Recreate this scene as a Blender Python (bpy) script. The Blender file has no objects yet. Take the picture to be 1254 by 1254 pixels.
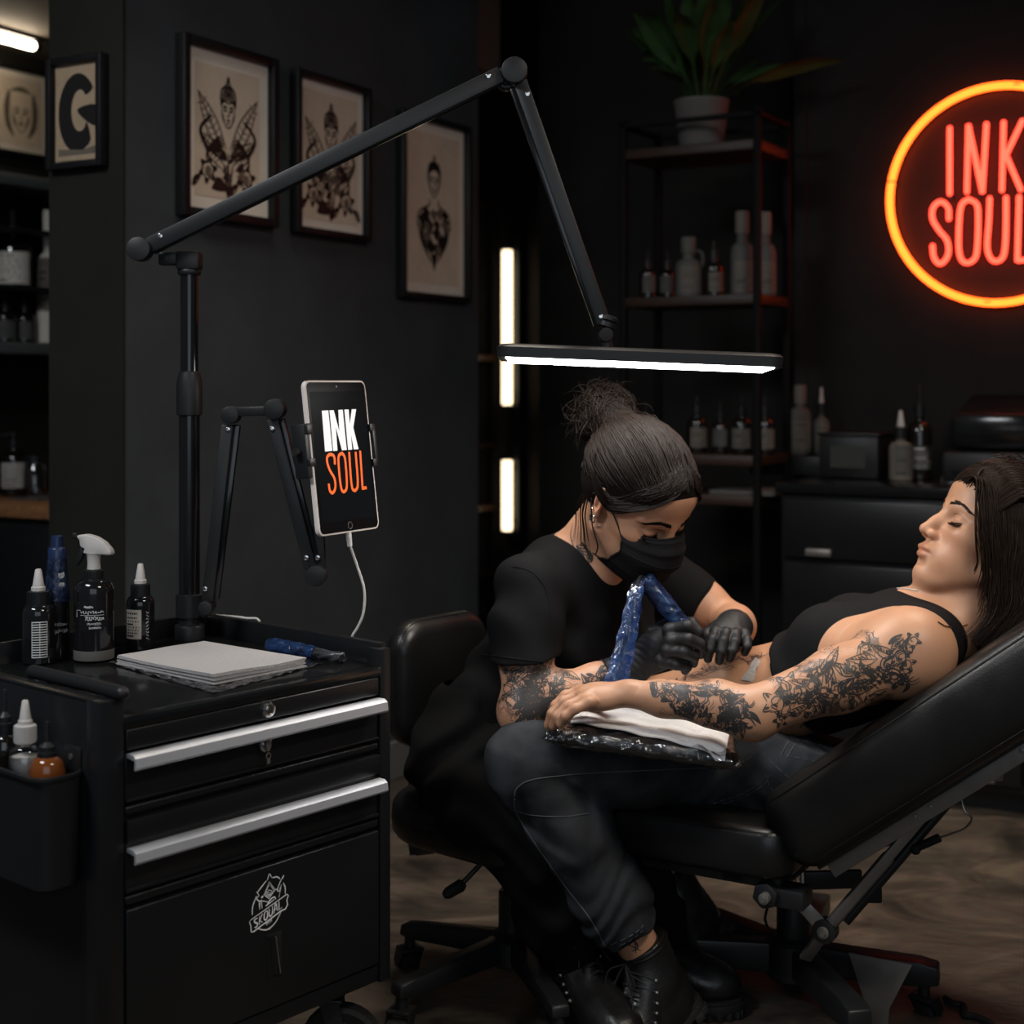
import bpy, bmesh, math, random
import numpy as np
from mathutils import Vector, Matrix, Quaternion
from mathutils.bvhtree import BVHTree
random.seed(7); RNG = np.random.default_rng(7)
SC = bpy.context.scene; COL = SC.collection
PI = math.pi; R = math.radians
CX, HY, F, H = 627.0, 470.0, 1800.0, 1.083      # optical axis column, horizon row, focal length in px, eye height (m)

def W(px, py, d): return Vector(((px-CX)/F*d, d, H-(py-HY)/F*d))
def G(px, py, z):
    d = (H-z)*F/(py-HY); return W(px, py, d)
E1 = Vector((math.cos(R(30)), -math.sin(R(30)), 0)); E2 = Vector((math.sin(R(30)), math.cos(R(30)), 0)); EZ = Vector((0, 0, 1))
def AB(a, b, z=0.0): return E1*a + E2*b + EZ*z           # room axes -> world
ROOM = Matrix((E1, E2, EZ)).transposed().to_4x4()
def onB(px, py, b):                                        # on the plane «b = const» of the room
    x = (px-CX)/F; d = b/(E2.x*x+E2.y); return W(px, py, d)
def onA(px, py, a):
    x = (px-CX)/F; d = a/(E1.x*x+E1.y); return W(px, py, d)
def ab(v): return (v.dot(E1), v.dot(E2), v.z)

# ---------------------------------------------------------------- materials
def new_mat(name):
    m = bpy.data.materials.new(name); m.use_nodes = True
    nt = m.node_tree; return m, nt, nt.nodes['Principled BSDF']
def N(nt, typ, **kw):
    n = nt.nodes.new(typ)
    for k, v in kw.items():
        if k.startswith('i_'): n.inputs[k[2:].replace('_', ' ')].default_value = v
        else: setattr(n, k, v)
    return n
def mat(name, col, rough=.5, metal=0., var=0., vscale=8., bump=0., bscale=60., spec=.5, coat=0., trans=0., alpha=1., ior=1.45, sheen=0., stretch=None, emit=None, estr=0., rvar=0.):
    m, nt, b = new_mat(name); L = nt.links.new
    b.inputs['Base Color'].default_value = (*col, 1); b.inputs['Roughness'].default_value = rough
    b.inputs['Metallic'].default_value = metal; b.inputs['Specular IOR Level'].default_value = spec
    b.inputs['Coat Weight'].default_value = coat; b.inputs['Transmission Weight'].default_value = trans
    b.inputs['Alpha'].default_value = alpha; b.inputs['IOR'].default_value = ior
    b.inputs['Sheen Weight'].default_value = sheen; b.inputs['Sheen Roughness'].default_value = .6
    if emit: b.inputs['Emission Color'].default_value = (*emit, 1); b.inputs['Emission Strength'].default_value = estr
    tc = N(nt, 'ShaderNodeTexCoord'); mp = N(nt, 'ShaderNodeMapping'); L(tc.outputs['Object'], mp.inputs[0])
    if stretch: mp.inputs['Scale'].default_value = stretch
    if var or rvar:
        n = N(nt, 'ShaderNodeTexNoise', i_Scale=vscale, i_Detail=5., i_Roughness=.6); L(mp.outputs[0], n.inputs['Vector'])
        if var:
            r = N(nt, 'ShaderNodeMapRange'); L(n.outputs[0], r.inputs[0]); r.inputs[1].default_value = .3; r.inputs[2].default_value = .7
            r.inputs[3].default_value = 1-var; r.inputs[4].default_value = 1+var
            mx = N(nt, 'ShaderNodeVectorMath', operation='SCALE'); mx.inputs[0].default_value = col; L(r.outputs[0], mx.inputs['Scale'])
            L(mx.outputs[0], b.inputs['Base Color'])
        if rvar:
            r2 = N(nt, 'ShaderNodeMapRange'); L(n.outputs[0], r2.inputs[0]); r2.inputs[1].default_value = .3; r2.inputs[2].default_value = .7
            r2.inputs[3].default_value = max(.03, rough-rvar); r2.inputs[4].default_value = rough+rvar; L(r2.outputs[0], b.inputs['Roughness'])
    if bump:
        n2 = N(nt, 'ShaderNodeTexNoise', i_Scale=bscale, i_Detail=4.); L(mp.outputs[0], n2.inputs['Vector'])
        bp = N(nt, 'ShaderNodeBump', i_Strength=bump, i_Distance=.004); L(n2.outputs[0], bp.inputs['Height']); L(bp.outputs[0], b.inputs['Normal'])
    return m
def emit_mat(name, col, strength):
    m = bpy.data.materials.new(name); m.use_nodes = True; nt = m.node_tree
    for n in list(nt.nodes): nt.nodes.remove(n)
    e = N(nt, 'ShaderNodeEmission', i_Strength=strength); e.inputs[0].default_value = (*col, 1)
    o = N(nt, 'ShaderNodeOutputMaterial'); nt.links.new(e.outputs[0], o.inputs[0]); return m

# ---------------------------------------------------------------- objects
_MW = {}
def setp(o, label=None, cat=None, group=None, kind=None):
    if label: o['label'] = label
    if cat: o['category'] = cat
    if group: o['group'] = group
    if kind: o['kind'] = kind
    return o
def empty(name, label, cat, loc=(0, 0, 0), rz=0., group=None):
    o = bpy.data.objects.new(name, None); COL.objects.link(o); o.empty_display_size = .05
    o.location = loc; o.rotation_euler = (0, 0, rz); _MW[o.name] = Matrix.Translation(Vector(loc)) @ Matrix.Rotation(rz, 4, 'Z')
    return setp(o, label, cat, group)
def link_mesh(name, me, mats, parent=None, base=True):
    """mesh in WORLD coordinates -> object; a child keeps its thing's axes, a top-level mesh gets its origin at its base"""
    o = bpy.data.objects.new(name, me); COL.objects.link(o)
    for m in (mats if isinstance(mats, (list, tuple)) else [mats]): me.materials.append(m)
    if parent is not None:
        mw = _MW[parent.name]; me.transform(mw.inverted()); o.parent = parent; _MW[o.name] = mw.copy()
    else:
        co = np.empty(len(me.vertices)*3, np.float32); me.vertices.foreach_get('co', co); co = co.reshape(-1, 3)
        c = (co.min(0)+co.max(0))/2; c[2] = co[:, 2].min(); c = Vector([float(t) for t in c]) if base else Vector((0, 0, 0))
        me.transform(Matrix.Translation(-c)); o.location = c; _MW[o.name] = Matrix.Translation(c)
    return o

class MB:
    """collects shapes into one mesh; T places the following shapes"""
    def __init__(s, T=None): s.bm = bmesh.new(); s.T = T or Matrix(); s.mi = 0
    def _fin(s, vs, T=None):
        M = s.T @ T if T is not None else s.T
        for v in vs: v.co = M @ v.co
    def _mark(s, n0):
        s.bm.faces.ensure_lookup_table()
        for f in s.bm.faces[n0:]: f.material_index = s.mi
    def box(s, lo, hi, bev=0., seg=2, T=None):
        b2 = bmesh.new(); bmesh.ops.create_cube(b2, size=1)
        lo, hi = Vector(lo), Vector(hi)
        for v in b2.verts: v.co = Vector([(lo[i]+hi[i])/2 + v.co[i]*(hi[i]-lo[i]) for i in range(3)])
        if bev: bmesh.ops.bevel(b2, geom=list(b2.edges), offset=bev, segments=seg, affect='EDGES', profile=.5)
        return s._merge(b2, T)
    def _merge(s, b2, T=None):
        M = s.T @ T if T is not None else s.T
        b2.normal_update(); vm = {}
        for v in b2.verts: vm[v] = s.bm.verts.new(M @ v.co)
        for f in b2.faces:
            try:
                g = s.bm.faces.new([vm[v] for v in f.verts]); g.material_index = s.mi
            except ValueError: pass
        b2.free(); return s
    def prism(s, pts, h0, h1, bev=0., seg=2, T=None):
        """polygon in local XY extruded along Z"""
        b2 = bmesh.new(); vs = [b2.verts.new((p[0], p[1], h0)) for p in pts]; f = b2.faces.new(vs)
        r = bmesh.ops.extrude_face_region(b2, geom=[f])
        for g in r['geom']:
            if isinstance(g, bmesh.types.BMVert): g.co.z = h1
        bmesh.ops.recalc_face_normals(b2, faces=b2.faces)
        if bev: bmesh.ops.bevel(b2, geom=list(b2.edges), offset=bev, segments=seg, affect='EDGES', profile=.5)
        return s._merge(b2, T)
    def lathe(s, prof, n=28, T=None, cap=True):
        """prof: (r, z) list"""
        b2 = bmesh.new(); rings = []
        for r, z in prof:
            rings.append([b2.verts.new((r*math.cos(2*PI*i/n), r*math.sin(2*PI*i/n), z)) for i in range(n)] if r > 1e-6 else [b2.verts.new((0, 0, z))])
        for a, b in zip(rings, rings[1:]):
            for i in range(n):
                j = (i+1) % n
                q = [a[i] if len(a) > 1 else a[0], a[j] if len(a) > 1 else a[0], b[j] if len(b) > 1 else b[0], b[i] if len(b) > 1 else b[0]]
                q = list(dict.fromkeys(q))
                if len(q) > 2: b2.faces.new(q)
        if cap:
            if len(rings[0]) > 1: b2.faces.new(rings[0][::-1])
            if len(rings[-1]) > 1: b2.faces.new(rings[-1])
        return s._merge(b2, T)
    def cyl(s, a, b, r, r2=None, n=20, bev=0.):
        a, b = Vector(a), Vector(b); d = b-a; L = d.length; r2 = r if r2 is None else r2
        T = Matrix.Translation(a) @ d.to_track_quat('Z', 'Y').to_matrix().to_4x4()
        pr = [(r, 0), (r2, L)] if not bev else [(r-bev, 0), (r-.3*bev, .3*bev), (r, bev), (r2, L-bev), (r2-.3*bev, L-.3*bev), (r2-bev, L)]
        return s.lathe(pr, n, T)
    def sph(s, c, r, n=14, T=None):
        b2 = bmesh.new(); bmesh.ops.create_uvsphere(b2, u_segments=n, v_segments=max(6, n*2//3), radius=1)
        r = (r, r, r) if isinstance(r, (int, float)) else r
        for v in b2.verts: v.co = Vector((v.co.x*r[0]+c[0], v.co.y*r[1]+c[1], v.co.z*r[2]+c[2]))
        return s._merge(b2, T)
    def tube(s, pts, r, n=8, closed=False, flat=None, up=None, cap=True):
        """tube along a polyline; r scalar or list; flat=(w,h) makes a flat strip section with 'up' fixing its thin axis"""
        P = [Vector(p) for p in pts]; m = len(P)
        rs = list(r) if isinstance(r, (list, tuple)) else [r]*m
        rings = []; prev = None
        for i, p in enumerate(P):
            if closed: t = P[(i+1) % m]-P[i-1]
            else: t = P[min(i+1, m-1)]-P[max(i-1, 0)]
            if t.length < 1e-9: t = Vector((0, 0, 1))
            t.normalize()
            if up is not None:
                u = Vector(up[i] if isinstance(up, list) else up); u = u-t*u.dot(t)
                if u.length < 1e-6: u = t.orthogonal()
                u.normalize()
            elif prev is None: u = t.orthogonal().normalized()
            else:
                u = prev-t*prev.dot(t)
                u = u.normalized() if u.length > 1e-6 else t.orthogonal().normalized()
            prev = u; v = t.cross(u)
            if flat:
                w, h = flat; k = rs[i]
                sec = [(-w/2, -h/2), (w/2, -h/2), (w/2, h/2), (-w/2, h/2)]
                rings.append([s.bm.verts.new(s.T @ (p+v*x*k+u*y*k)) for x, y in sec])
            else:
                rings.append([s.bm.verts.new(s.T @ (p+u*rs[i]*math.cos(2*PI*j/n)+v*rs[i]*math.sin(2*PI*j/n))) for j in range(n)])
        k = len(rings[0]); n0 = []
        pairs = list(zip(rings, rings[1:]))+([(rings[-1], rings[0])] if closed else [])
        for a, b in pairs:
            for j in range(k):
                f = s.bm.faces.new([a[j], a[(j+1) % k], b[(j+1) % k], b[j]]); f.material_index = s.mi
        if cap and not closed:
            s.bm.faces.new(rings[0][::-1]).material_index = s.mi; s.bm.faces.new(rings[-1]).material_index = s.mi
        return s
    def quad(s, pts):
        f = s.bm.faces.new([s.bm.verts.new(s.T @ Vector(p)) for p in pts]); f.material_index = s.mi; return s
    def grid(s, fn, nu, nv, wrap=False):
        V = [[s.bm.verts.new(s.T @ Vector(fn(i/(nu if wrap else nu-1), j/(nv-1)))) for j in range(nv)] for i in range(nu)]
        for i in range(nu if wrap else nu-1):
            for j in range(nv-1):
                f = s.bm.faces.new([V[i][j], V[(i+1) % nu][j], V[(i+1) % nu][j+1], V[i][j+1]]); f.material_index = s.mi
        return s
    def build(s, name, mats, parent=None, smooth=True, angle=38, recalc=True, label=None, base=True):
        me = bpy.data.meshes.new(name)
        if recalc: bmesh.ops.recalc_face_normals(s.bm, faces=s.bm.faces)
        s.bm.to_mesh(me); s.bm.free()
        if smooth:
            me.polygons.foreach_set('use_smooth', [True]*len(me.polygons)); me.set_sharp_from_angle(angle=R(angle))
        o = link_mesh(name, me, mats, parent, base)
        if label: o['label'] = label
        return o

def kids(o): return [c for c in bpy.data.objects if c.parent == o]
def dup(root, loc, rz, label, group=None, cat=None):
    def cp(o, par):
        c = o.copy(); COL.objects.link(c)
        if par is not None: c.parent = par
        for k in kids(o): cp(k, c)
        return c
    r = cp(root, None); r.location = loc; r.rotation_euler = (0, 0, rz); r['label'] = label
    if group: r['group'] = group
    if cat: r['category'] = cat
    _MW[r.name] = Matrix.Translation(Vector(loc)) @ Matrix.Rotation(rz, 4, 'Z'); return r
def smoothpts(P, n=6, closed=False):
    """Catmull-Rom"""
    P = [Vector(p) for p in P]; out = []; m = len(P)
    for i in range(m if closed else m-1):
        a, b, c, d = (P[(i-1) % m], P[i], P[(i+1) % m], P[(i+2) % m]) if closed else (P[max(i-1, 0)], P[i], P[i+1], P[min(i+2, m-1)])
        for k in range(n):
            t = k/n
            out.append(.5*((2*b)+(c-a)*t+(2*a-5*b+4*c-d)*t*t+(3*b-a-3*c+d)*t**3))
    if not closed: out.append(P[-1])
    return out
def frame(o, x, y, z=None):
    """4x4 from origin and axes"""
    x = Vector(x).normalized(); y = Vector(y); y = (y-x*y.dot(x)).normalized(); z = x.cross(y)
    M = Matrix((x, y, z)).transposed().to_4x4(); M.translation = Vector(o); return M

# ---------------------------------------------------------------- implicit surfaces (smooth unions -> one continuous skin)
class SDF:
    def __init__(s, lo, hi, h):
        s.h = h; s.lo = np.array(lo, np.float64); s.n = np.ceil((np.array(hi)-s.lo)/h).astype(int)+1
        s.D = np.full(s.n, .25, np.float32)
        s.ax = [(s.lo[i]+h*np.arange(s.n[i])).astype(np.float32) for i in range(3)]
    def _sl(s, lo, hi, pad):
        a = np.clip(np.floor((np.array(lo)-pad-s.lo)/s.h).astype(int), 0, s.n); b = np.clip(np.ceil((np.array(hi)+pad-s.lo)/s.h).astype(int)+1, 0, s.n)
        return tuple(slice(int(i), int(j)) for i, j in zip(a, b))
    def _pts(s, sl): return s.ax[0][sl[0]][:, None, None], s.ax[1][sl[1]][None, :, None], s.ax[2][sl[2]][None, None, :]
    def _put(s, sl, d, k, op):
        A = s.D[sl]
        if op == 'add':
            if k > 0: hh = np.maximum(k-np.abs(A-d), 0)/k; s.D[sl] = np.minimum(A, d)-hh*hh*k*.25
            else: s.D[sl] = np.minimum(A, d)
        else:
            d = -d
            if k > 0: hh = np.maximum(k-np.abs(A-d), 0)/k; s.D[sl] = np.maximum(A, d)+hh*hh*k*.25
            else: s.D[sl] = np.maximum(A, d)
    def cap(s, a, b, ra, rb=None, k=.02, op='add', flat=None):
        """tapered capsule; flat=(axis, factor): factor > 1 makes it thinner along axis"""
        a = np.array(a, np.float64); b = np.array(b, np.float64); rb = ra if rb is None else rb; r = max(ra, rb)
        sl = s._sl(np.minimum(a, b)-r, np.maximum(a, b)+r, k+2*s.h)
        if any(q.stop <= q.start for q in sl): return s
        x, y, z = s._pts(sl); px, py, pz = x-a[0], y-a[1], z-a[2]; d = b-a
        if flat:
            n = np.array(flat[0], np.float64); n /= np.linalg.norm(n); f = flat[1]-1
            t = px*n[0]+py*n[1]+pz*n[2]; px, py, pz = px+t*n[0]*f, py+t*n[1]*f, pz+t*n[2]*f
            d = d+n*(d@n)*f
        dd = float(d@d)+1e-12; t = np.clip((px*d[0]+py*d[1]+pz*d[2])/dd, 0, 1)
        q = np.sqrt((px-t*d[0])**2+(py-t*d[1])**2+(pz-t*d[2])**2)-(ra+(rb-ra)*t)
        if flat: q = q/np.float32(1+.5*(flat[1]-1)) if flat[1] > 1 else q
        s._put(sl, q.astype(np.float32), k, op); return s
    def chain(s, pts, rs, k=.02, op='add', flat=None):
        for i in range(len(pts)-1): s.cap(pts[i], pts[i+1], rs[i], rs[i+1], k, op, flat)
        return s
    def ell(s, c, r, Rm=None, k=.02, op='add'):
        """ellipsoid; Rm: 3 axes as rows"""
        c = np.array(c, np.float64); r = np.array(r if hasattr(r, '__len__') else (r,)*3, np.float64)
        A = np.eye(3) if Rm is None else np.array([list(v) for v in Rm], np.float64)
        e = np.sqrt((A**2*(r**2)[:, None]).sum(0)); sl = s._sl(c-e, c+e, k+2*s.h)
        if any(q.stop <= q.start for q in sl): return s
        x, y, z = s._pts(sl); px, py, pz = x-c[0], y-c[1], z-c[2]
        q = [(px*A[i, 0]+py*A[i, 1]+pz*A[i, 2])/r[i] for i in range(3)]
        k0 = np.sqrt(q[0]**2+q[1]**2+q[2]**2)+1e-6; k1 = np.sqrt((q[0]/r[0])**2+(q[1]/r[1])**2+(q[2]/r[2])**2)+1e-6
        s._put(sl, (k0*(k0-1)/k1).astype(np.float32), k, op); return s
    def rbox(s, c, hsz, r, Rm=None, k=.0, op='add'):
        c = np.array(c, np.float64); hs = np.array(hsz, np.float64); A = np.eye(3) if Rm is None else np.array([list(v) for v in Rm], np.float64)
        e = np.abs(A.T) @ hs; sl = s._sl(c-e, c+e, k+2*s.h)
        if any(q.stop <= q.start for q in sl): return s
        x, y, z = s._pts(sl); px, py, pz = x-c[0], y-c[1], z-c[2]
        q = [np.abs(px*A[i, 0]+py*A[i, 1]+pz*A[i, 2])-(hs[i]-r) for i in range(3)]
        out = np.sqrt(sum(np.maximum(t, 0)**2 for t in q))+np.minimum(np.maximum(np.maximum(q[0], q[1]), q[2]), 0)-r
        s._put(sl, out.astype(np.float32), k, op); return s
    def cut(s, p, n, k=.0, lo=None, hi=None):
        """drop what lies on the side the normal points to (optionally only inside a box)"""
        n = np.array(n, np.float64); n /= np.linalg.norm(n); p = np.array(p, np.float64)
        sl = s._sl(lo, hi, 0) if lo is not None else tuple(slice(0, int(q)) for q in s.n)
        x, y, z = s._pts(sl); d = ((x-p[0])*n[0]+(y-p[1])*n[1]+(z-p[2])*n[2]).astype(np.float32)
        s._put(sl, -d, k, 'sub'); return s
    def merge(s, o, k=.02): s._put(tuple(slice(0, int(q)) for q in s.n), o.D, k, 'add'); return s
    def like(s): o = SDF.__new__(SDF); o.h, o.lo, o.n, o.ax = s.h, s.lo, s.n, s.ax; o.D = np.full(s.n, .25, np.float32); return o
    def noise(s, fn, band=.02):
        m = np.abs(s.D) < band; idx = np.nonzero(m)
        P = [s.ax[i][idx[i]] for i in range(3)]; s.D[idx] += fn(*P).astype(np.float32); return s
    def mesh(s, iters=1):
        D = s.D; sg = D < 0; h = s.h; nx, ny, nz = D.shape
        cs = [sg[i:nx-1+i, j:ny-1+j, k:nz-1+k] for i in (0, 1) for j in (0, 1) for k in (0, 1)]
        cnt = np.zeros((nx-1, ny-1, nz-1), np.uint8)
        for c in cs: cnt += c
        idx = np.nonzero((cnt > 0) & (cnt < 8)); del cs; m = len(idx[0])
        vid = np.full((nx-1, ny-1, nz-1), -1, np.int32); vid[idx] = np.arange(m); del cnt
        acc = np.zeros((m, 3)); num = np.zeros(m)
        C = {(i, j, k): D[idx[0]+i, idx[1]+j, idx[2]+k].astype(np.float64) for i in (0, 1) for j in (0, 1) for k in (0, 1)}
        for a in C:
            for ax in range(3):
                if a[ax] == 0:
                    b = list(a); b[ax] = 1; b = tuple(b); da, db = C[a], C[b]; x = (da < 0) != (db < 0)
                    t = np.where(x, da/np.where(x, da-db, 1), 0)
                    for q in range(3): acc[:, q] += np.where(x, a[q]+(t if q == ax else 0), 0)
                    num += x
        V = s.lo+h*(np.stack(idx, 1)+acc/num[:, None]); faces = []
        for ax in range(3):
            b = [slice(None)]*3; c = [slice(None)]*3; b[ax] = slice(0, -1); c[ax] = slice(1, None)
            e = np.nonzero(sg[tuple(b)] != sg[tuple(c)]); e = list(e); u, v = [(1, 2), (2, 0), (0, 1)][ax]
            ok = (e[u] > 0) & (e[v] > 0) & (e[u] < D.shape[u]-1) & (e[v] < D.shape[v]-1); e = [q[ok] for q in e]
            def cell(du, dv):
                q = list(e); q[u] = q[u]+du; q[v] = q[v]+dv; return vid[tuple(q)]
            quad = np.stack([cell(-1, -1), cell(0, -1), cell(0, 0), cell(-1, 0)], 1)
            fl = ~sg[tuple(e)]; quad[fl] = quad[fl][:, ::-1]; faces.append(quad)
        Fc = np.concatenate(faces); Fc = Fc[(Fc >= 0).all(1)]
        for _ in range(iters):
            S = np.zeros_like(V); n = np.zeros(m)
            for i in range(4):
                a, b = Fc[:, i], Fc[:, (i+1) % 4]
                for q in range(3): S[:, q] += np.bincount(a, V[b, q], m)+np.bincount(b, V[a, q], m)
                n += np.bincount(a, minlength=m)+np.bincount(b, minlength=m)
            V = V*.4+.6*S/np.maximum(n, 1)[:, None]
        return V, Fc
def raw_mesh(name, V, Fc, attrs=None, smooth=True):
    me = bpy.data.meshes.new(name); Fc = np.asarray(Fc); m, k = Fc.shape
    me.vertices.add(len(V)); me.vertices.foreach_set('co', np.asarray(V, np.float32).ravel())
    me.loops.add(m*k); me.loops.foreach_set('vertex_index', Fc.astype(np.int32).ravel())
    me.polygons.add(m); me.polygons.foreach_set('loop_start', np.arange(0, m*k, k, dtype=np.int32))
    if smooth: me.polygons.foreach_set('use_smooth', np.ones(m, bool))
    for nm, (typ, arr) in (attrs or {}).items():
        at = me.attributes.new(nm, typ, 'POINT')
        at.data.foreach_set({'FLOAT': 'value', 'FLOAT_COLOR': 'color', 'FLOAT_VECTOR': 'vector'}[typ], np.asarray(arr, np.float32).ravel())
    me.update(); me.validate(); return me
def keep_big(V, Fc, least=400):
    """drop loose crumbs"""
    m = len(V); lab = np.arange(m)
    while True:
        mn = lab[Fc].min(1); new = lab.copy(); np.minimum.at(new, Fc.ravel(), np.repeat(mn, Fc.shape[1])); new = new[new]
        if (new == lab).all(): break
        lab = new
    c = np.bincount(lab, minlength=m); ok = c[lab] >= least; ids = np.cumsum(ok)-1
    Fk = Fc[ok[Fc].all(1)]; return V[ok], ids[Fk]
def sdf_obj(name, S, mats, parent=None, attrs=None, iters=1, label=None, crumbs=300, mi=None):
    V, Fc = S.mesh(iters); V, Fc = keep_big(V, Fc, crumbs)
    me = raw_mesh(name, V, Fc, {k: (t, f(V)) for k, (t, f) in (attrs or {}).items()})
    o = link_mesh(name, me, mats, parent)
    if mi is not None: me.polygons.foreach_set('material_index', mi(V[Fc].mean(1)).astype(np.int32))
    if label: o['label'] = label
    return o, (V, Fc)
def bvh_of(V, Fc): return BVHTree.FromPolygons([tuple(map(float, v)) for v in V], [tuple(map(int, f)) for f in Fc])
def hit(bvh, px, py):
    o = Vector((0, 0, H)); d = W(px, py, 1)-o
    return bvh.ray_cast(o, d.normalized())
def on_skin(bvh, pix, lift=.0006, step=4., graze=.0):
    """pixel polyline -> points + normals lying on a surface"""
    P = []; Nn = []
    for (a, b) in zip(pix, pix[1:]):
        k = max(1, int(math.hypot(b[0]-a[0], b[1]-a[1])/step))
        for i in range(k+(1 if b is pix[-1] else 0)):
            t = i/k; h_ = hit(bvh, a[0]+(b[0]-a[0])*t, a[1]+(b[1]-a[1])*t)
            if h_[0] is not None:
                n = h_[1]; vd = (h_[0]-Vector((0, 0, H))).normalized(); n = n if n.dot(vd) < 0 else -n
                if -n.dot(vd) < graze: continue
                P.append(h_[0]+n*lift); Nn.append(n)
    return P, Nn
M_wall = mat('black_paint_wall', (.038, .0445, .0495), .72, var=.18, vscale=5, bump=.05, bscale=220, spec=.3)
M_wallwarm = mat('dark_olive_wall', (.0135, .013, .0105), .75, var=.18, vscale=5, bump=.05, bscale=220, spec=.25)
M_wallback = mat('matte_black_wall', (.017, .0158, .0150), .85, var=.2, vscale=4, spec=.2)
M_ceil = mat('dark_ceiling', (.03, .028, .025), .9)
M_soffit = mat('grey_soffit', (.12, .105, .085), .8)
M_basebd = mat('grey_baseboard', (.10, .105, .105), .6)
M_black = mat('black_powder_coat', (.0085, .009, .010), .30, bump=.03, bscale=900, spec=.45)
M_blackgloss = mat('black_gloss_enamel', (.007, .0075, .008), .17, rvar=.06, vscale=14, spec=.55)
M_blackplastic = mat('black_plastic', (.010, .0105, .0115), .42, bump=.03, bscale=600, spec=.4)
M_blackmatte = mat('matte_black_metal', (.012, .0125, .0135), .42, spec=.4)
M_blackrub = mat('black_rubber', (.010, .010, .010), .7, spec=.3)
M_leather = mat('black_vinyl_upholstery', (.0085, .0083, .0083), .34, rvar=.1, vscale=9, bump=.10, bscale=420, spec=.45)
M_chrome = mat('chrome', (.62, .61, .6), .18, 1.)
M_steel = mat('dull_steel', (.24, .225, .21), .40, .7, rvar=.1, vscale=30)
M_alu = mat('satin_aluminium', (.60, .615, .65), .48, .7)
M_white = mat('white_plastic', (.62, .60, .58), .4)
M_whitedim = mat('off_white_plastic', (.45, .43, .41), .4)
M_paper = mat('white_paper_towel', (.36, .345, .338), .9, bump=.5, bscale=180, spec=.2)
M_label = mat('cream_label', (.45, .41, .36), .7)
M_labelgrey = mat('grey_label', (.085, .082, .075), .7); M_labelbg = mat('shaded_cream_label', (.135, .118, .098), .7); M_printdark = mat('sepia_print', (.38, .28, .185), .95, spec=.03, var=.15, vscale=14)  # M_labelbg: cream label darkened, the dim light at the back put in its colour
M_ink = mat('black_printing_ink', (.012, .012, .012), .7)
M_inkw = mat('white_printing_ink', (.52, .52, .52), .6)
M_matboard = mat('cream_mat_board', (.70, .65, .57), .95, spec=.03, var=.05, vscale=10)
M_print = mat('tan_art_paper', (.60, .51, .40), .95, spec=.03, var=.10, vscale=12)
M_artink = mat('charcoal_drawing_ink', (.016, .015, .014), .95, spec=.02)
M_artgrey = mat('grey_wash_ink', (.14, .115, .09), .95, spec=.02)
M_frame = mat('black_lacquer_frame', (.009, .009, .0095), .42, spec=.25)
M_shelfmetal = mat('black_shelf_metal', (.004, .004, .004), .6, spec=.12)
M_wood = mat('dark_wood_shelf', (.026, .0115, .0055), .5, var=.35, vscale=18, stretch=(.6, 8, 8))
M_woodtop = mat('warm_wood_counter', (.30, .135, .055), .5, var=.35, vscale=14, stretch=(.6, 8, 8))
M_pot = mat('grey_fluted_pot', (.125, .115, .108), .7, var=.1, vscale=12)
M_leaf = mat('deep_green_leaf', (.028, .060, .018), .6, var=.4, vscale=12, spec=.2)
M_soil = mat('potting_soil', (.015, .010, .007), .95)
M_darkglass = mat('dark_amber_glass', (.010, .008, .006), .08, spec=.6, coat=.3)
M_glossbottle = mat('glossy_black_bottle', (.008, .008, .009), .10, spec=.6)
M_bluecap = mat('blue_plastic', (.010, .022, .065), .3)
M_amberliq = mat('amber_liquid_bottle', (.15, .042, .009), .12, spec=.6)
M_milky = mat('milky_white_bottle', (.62, .57, .52), .15, spec=.6)
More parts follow.
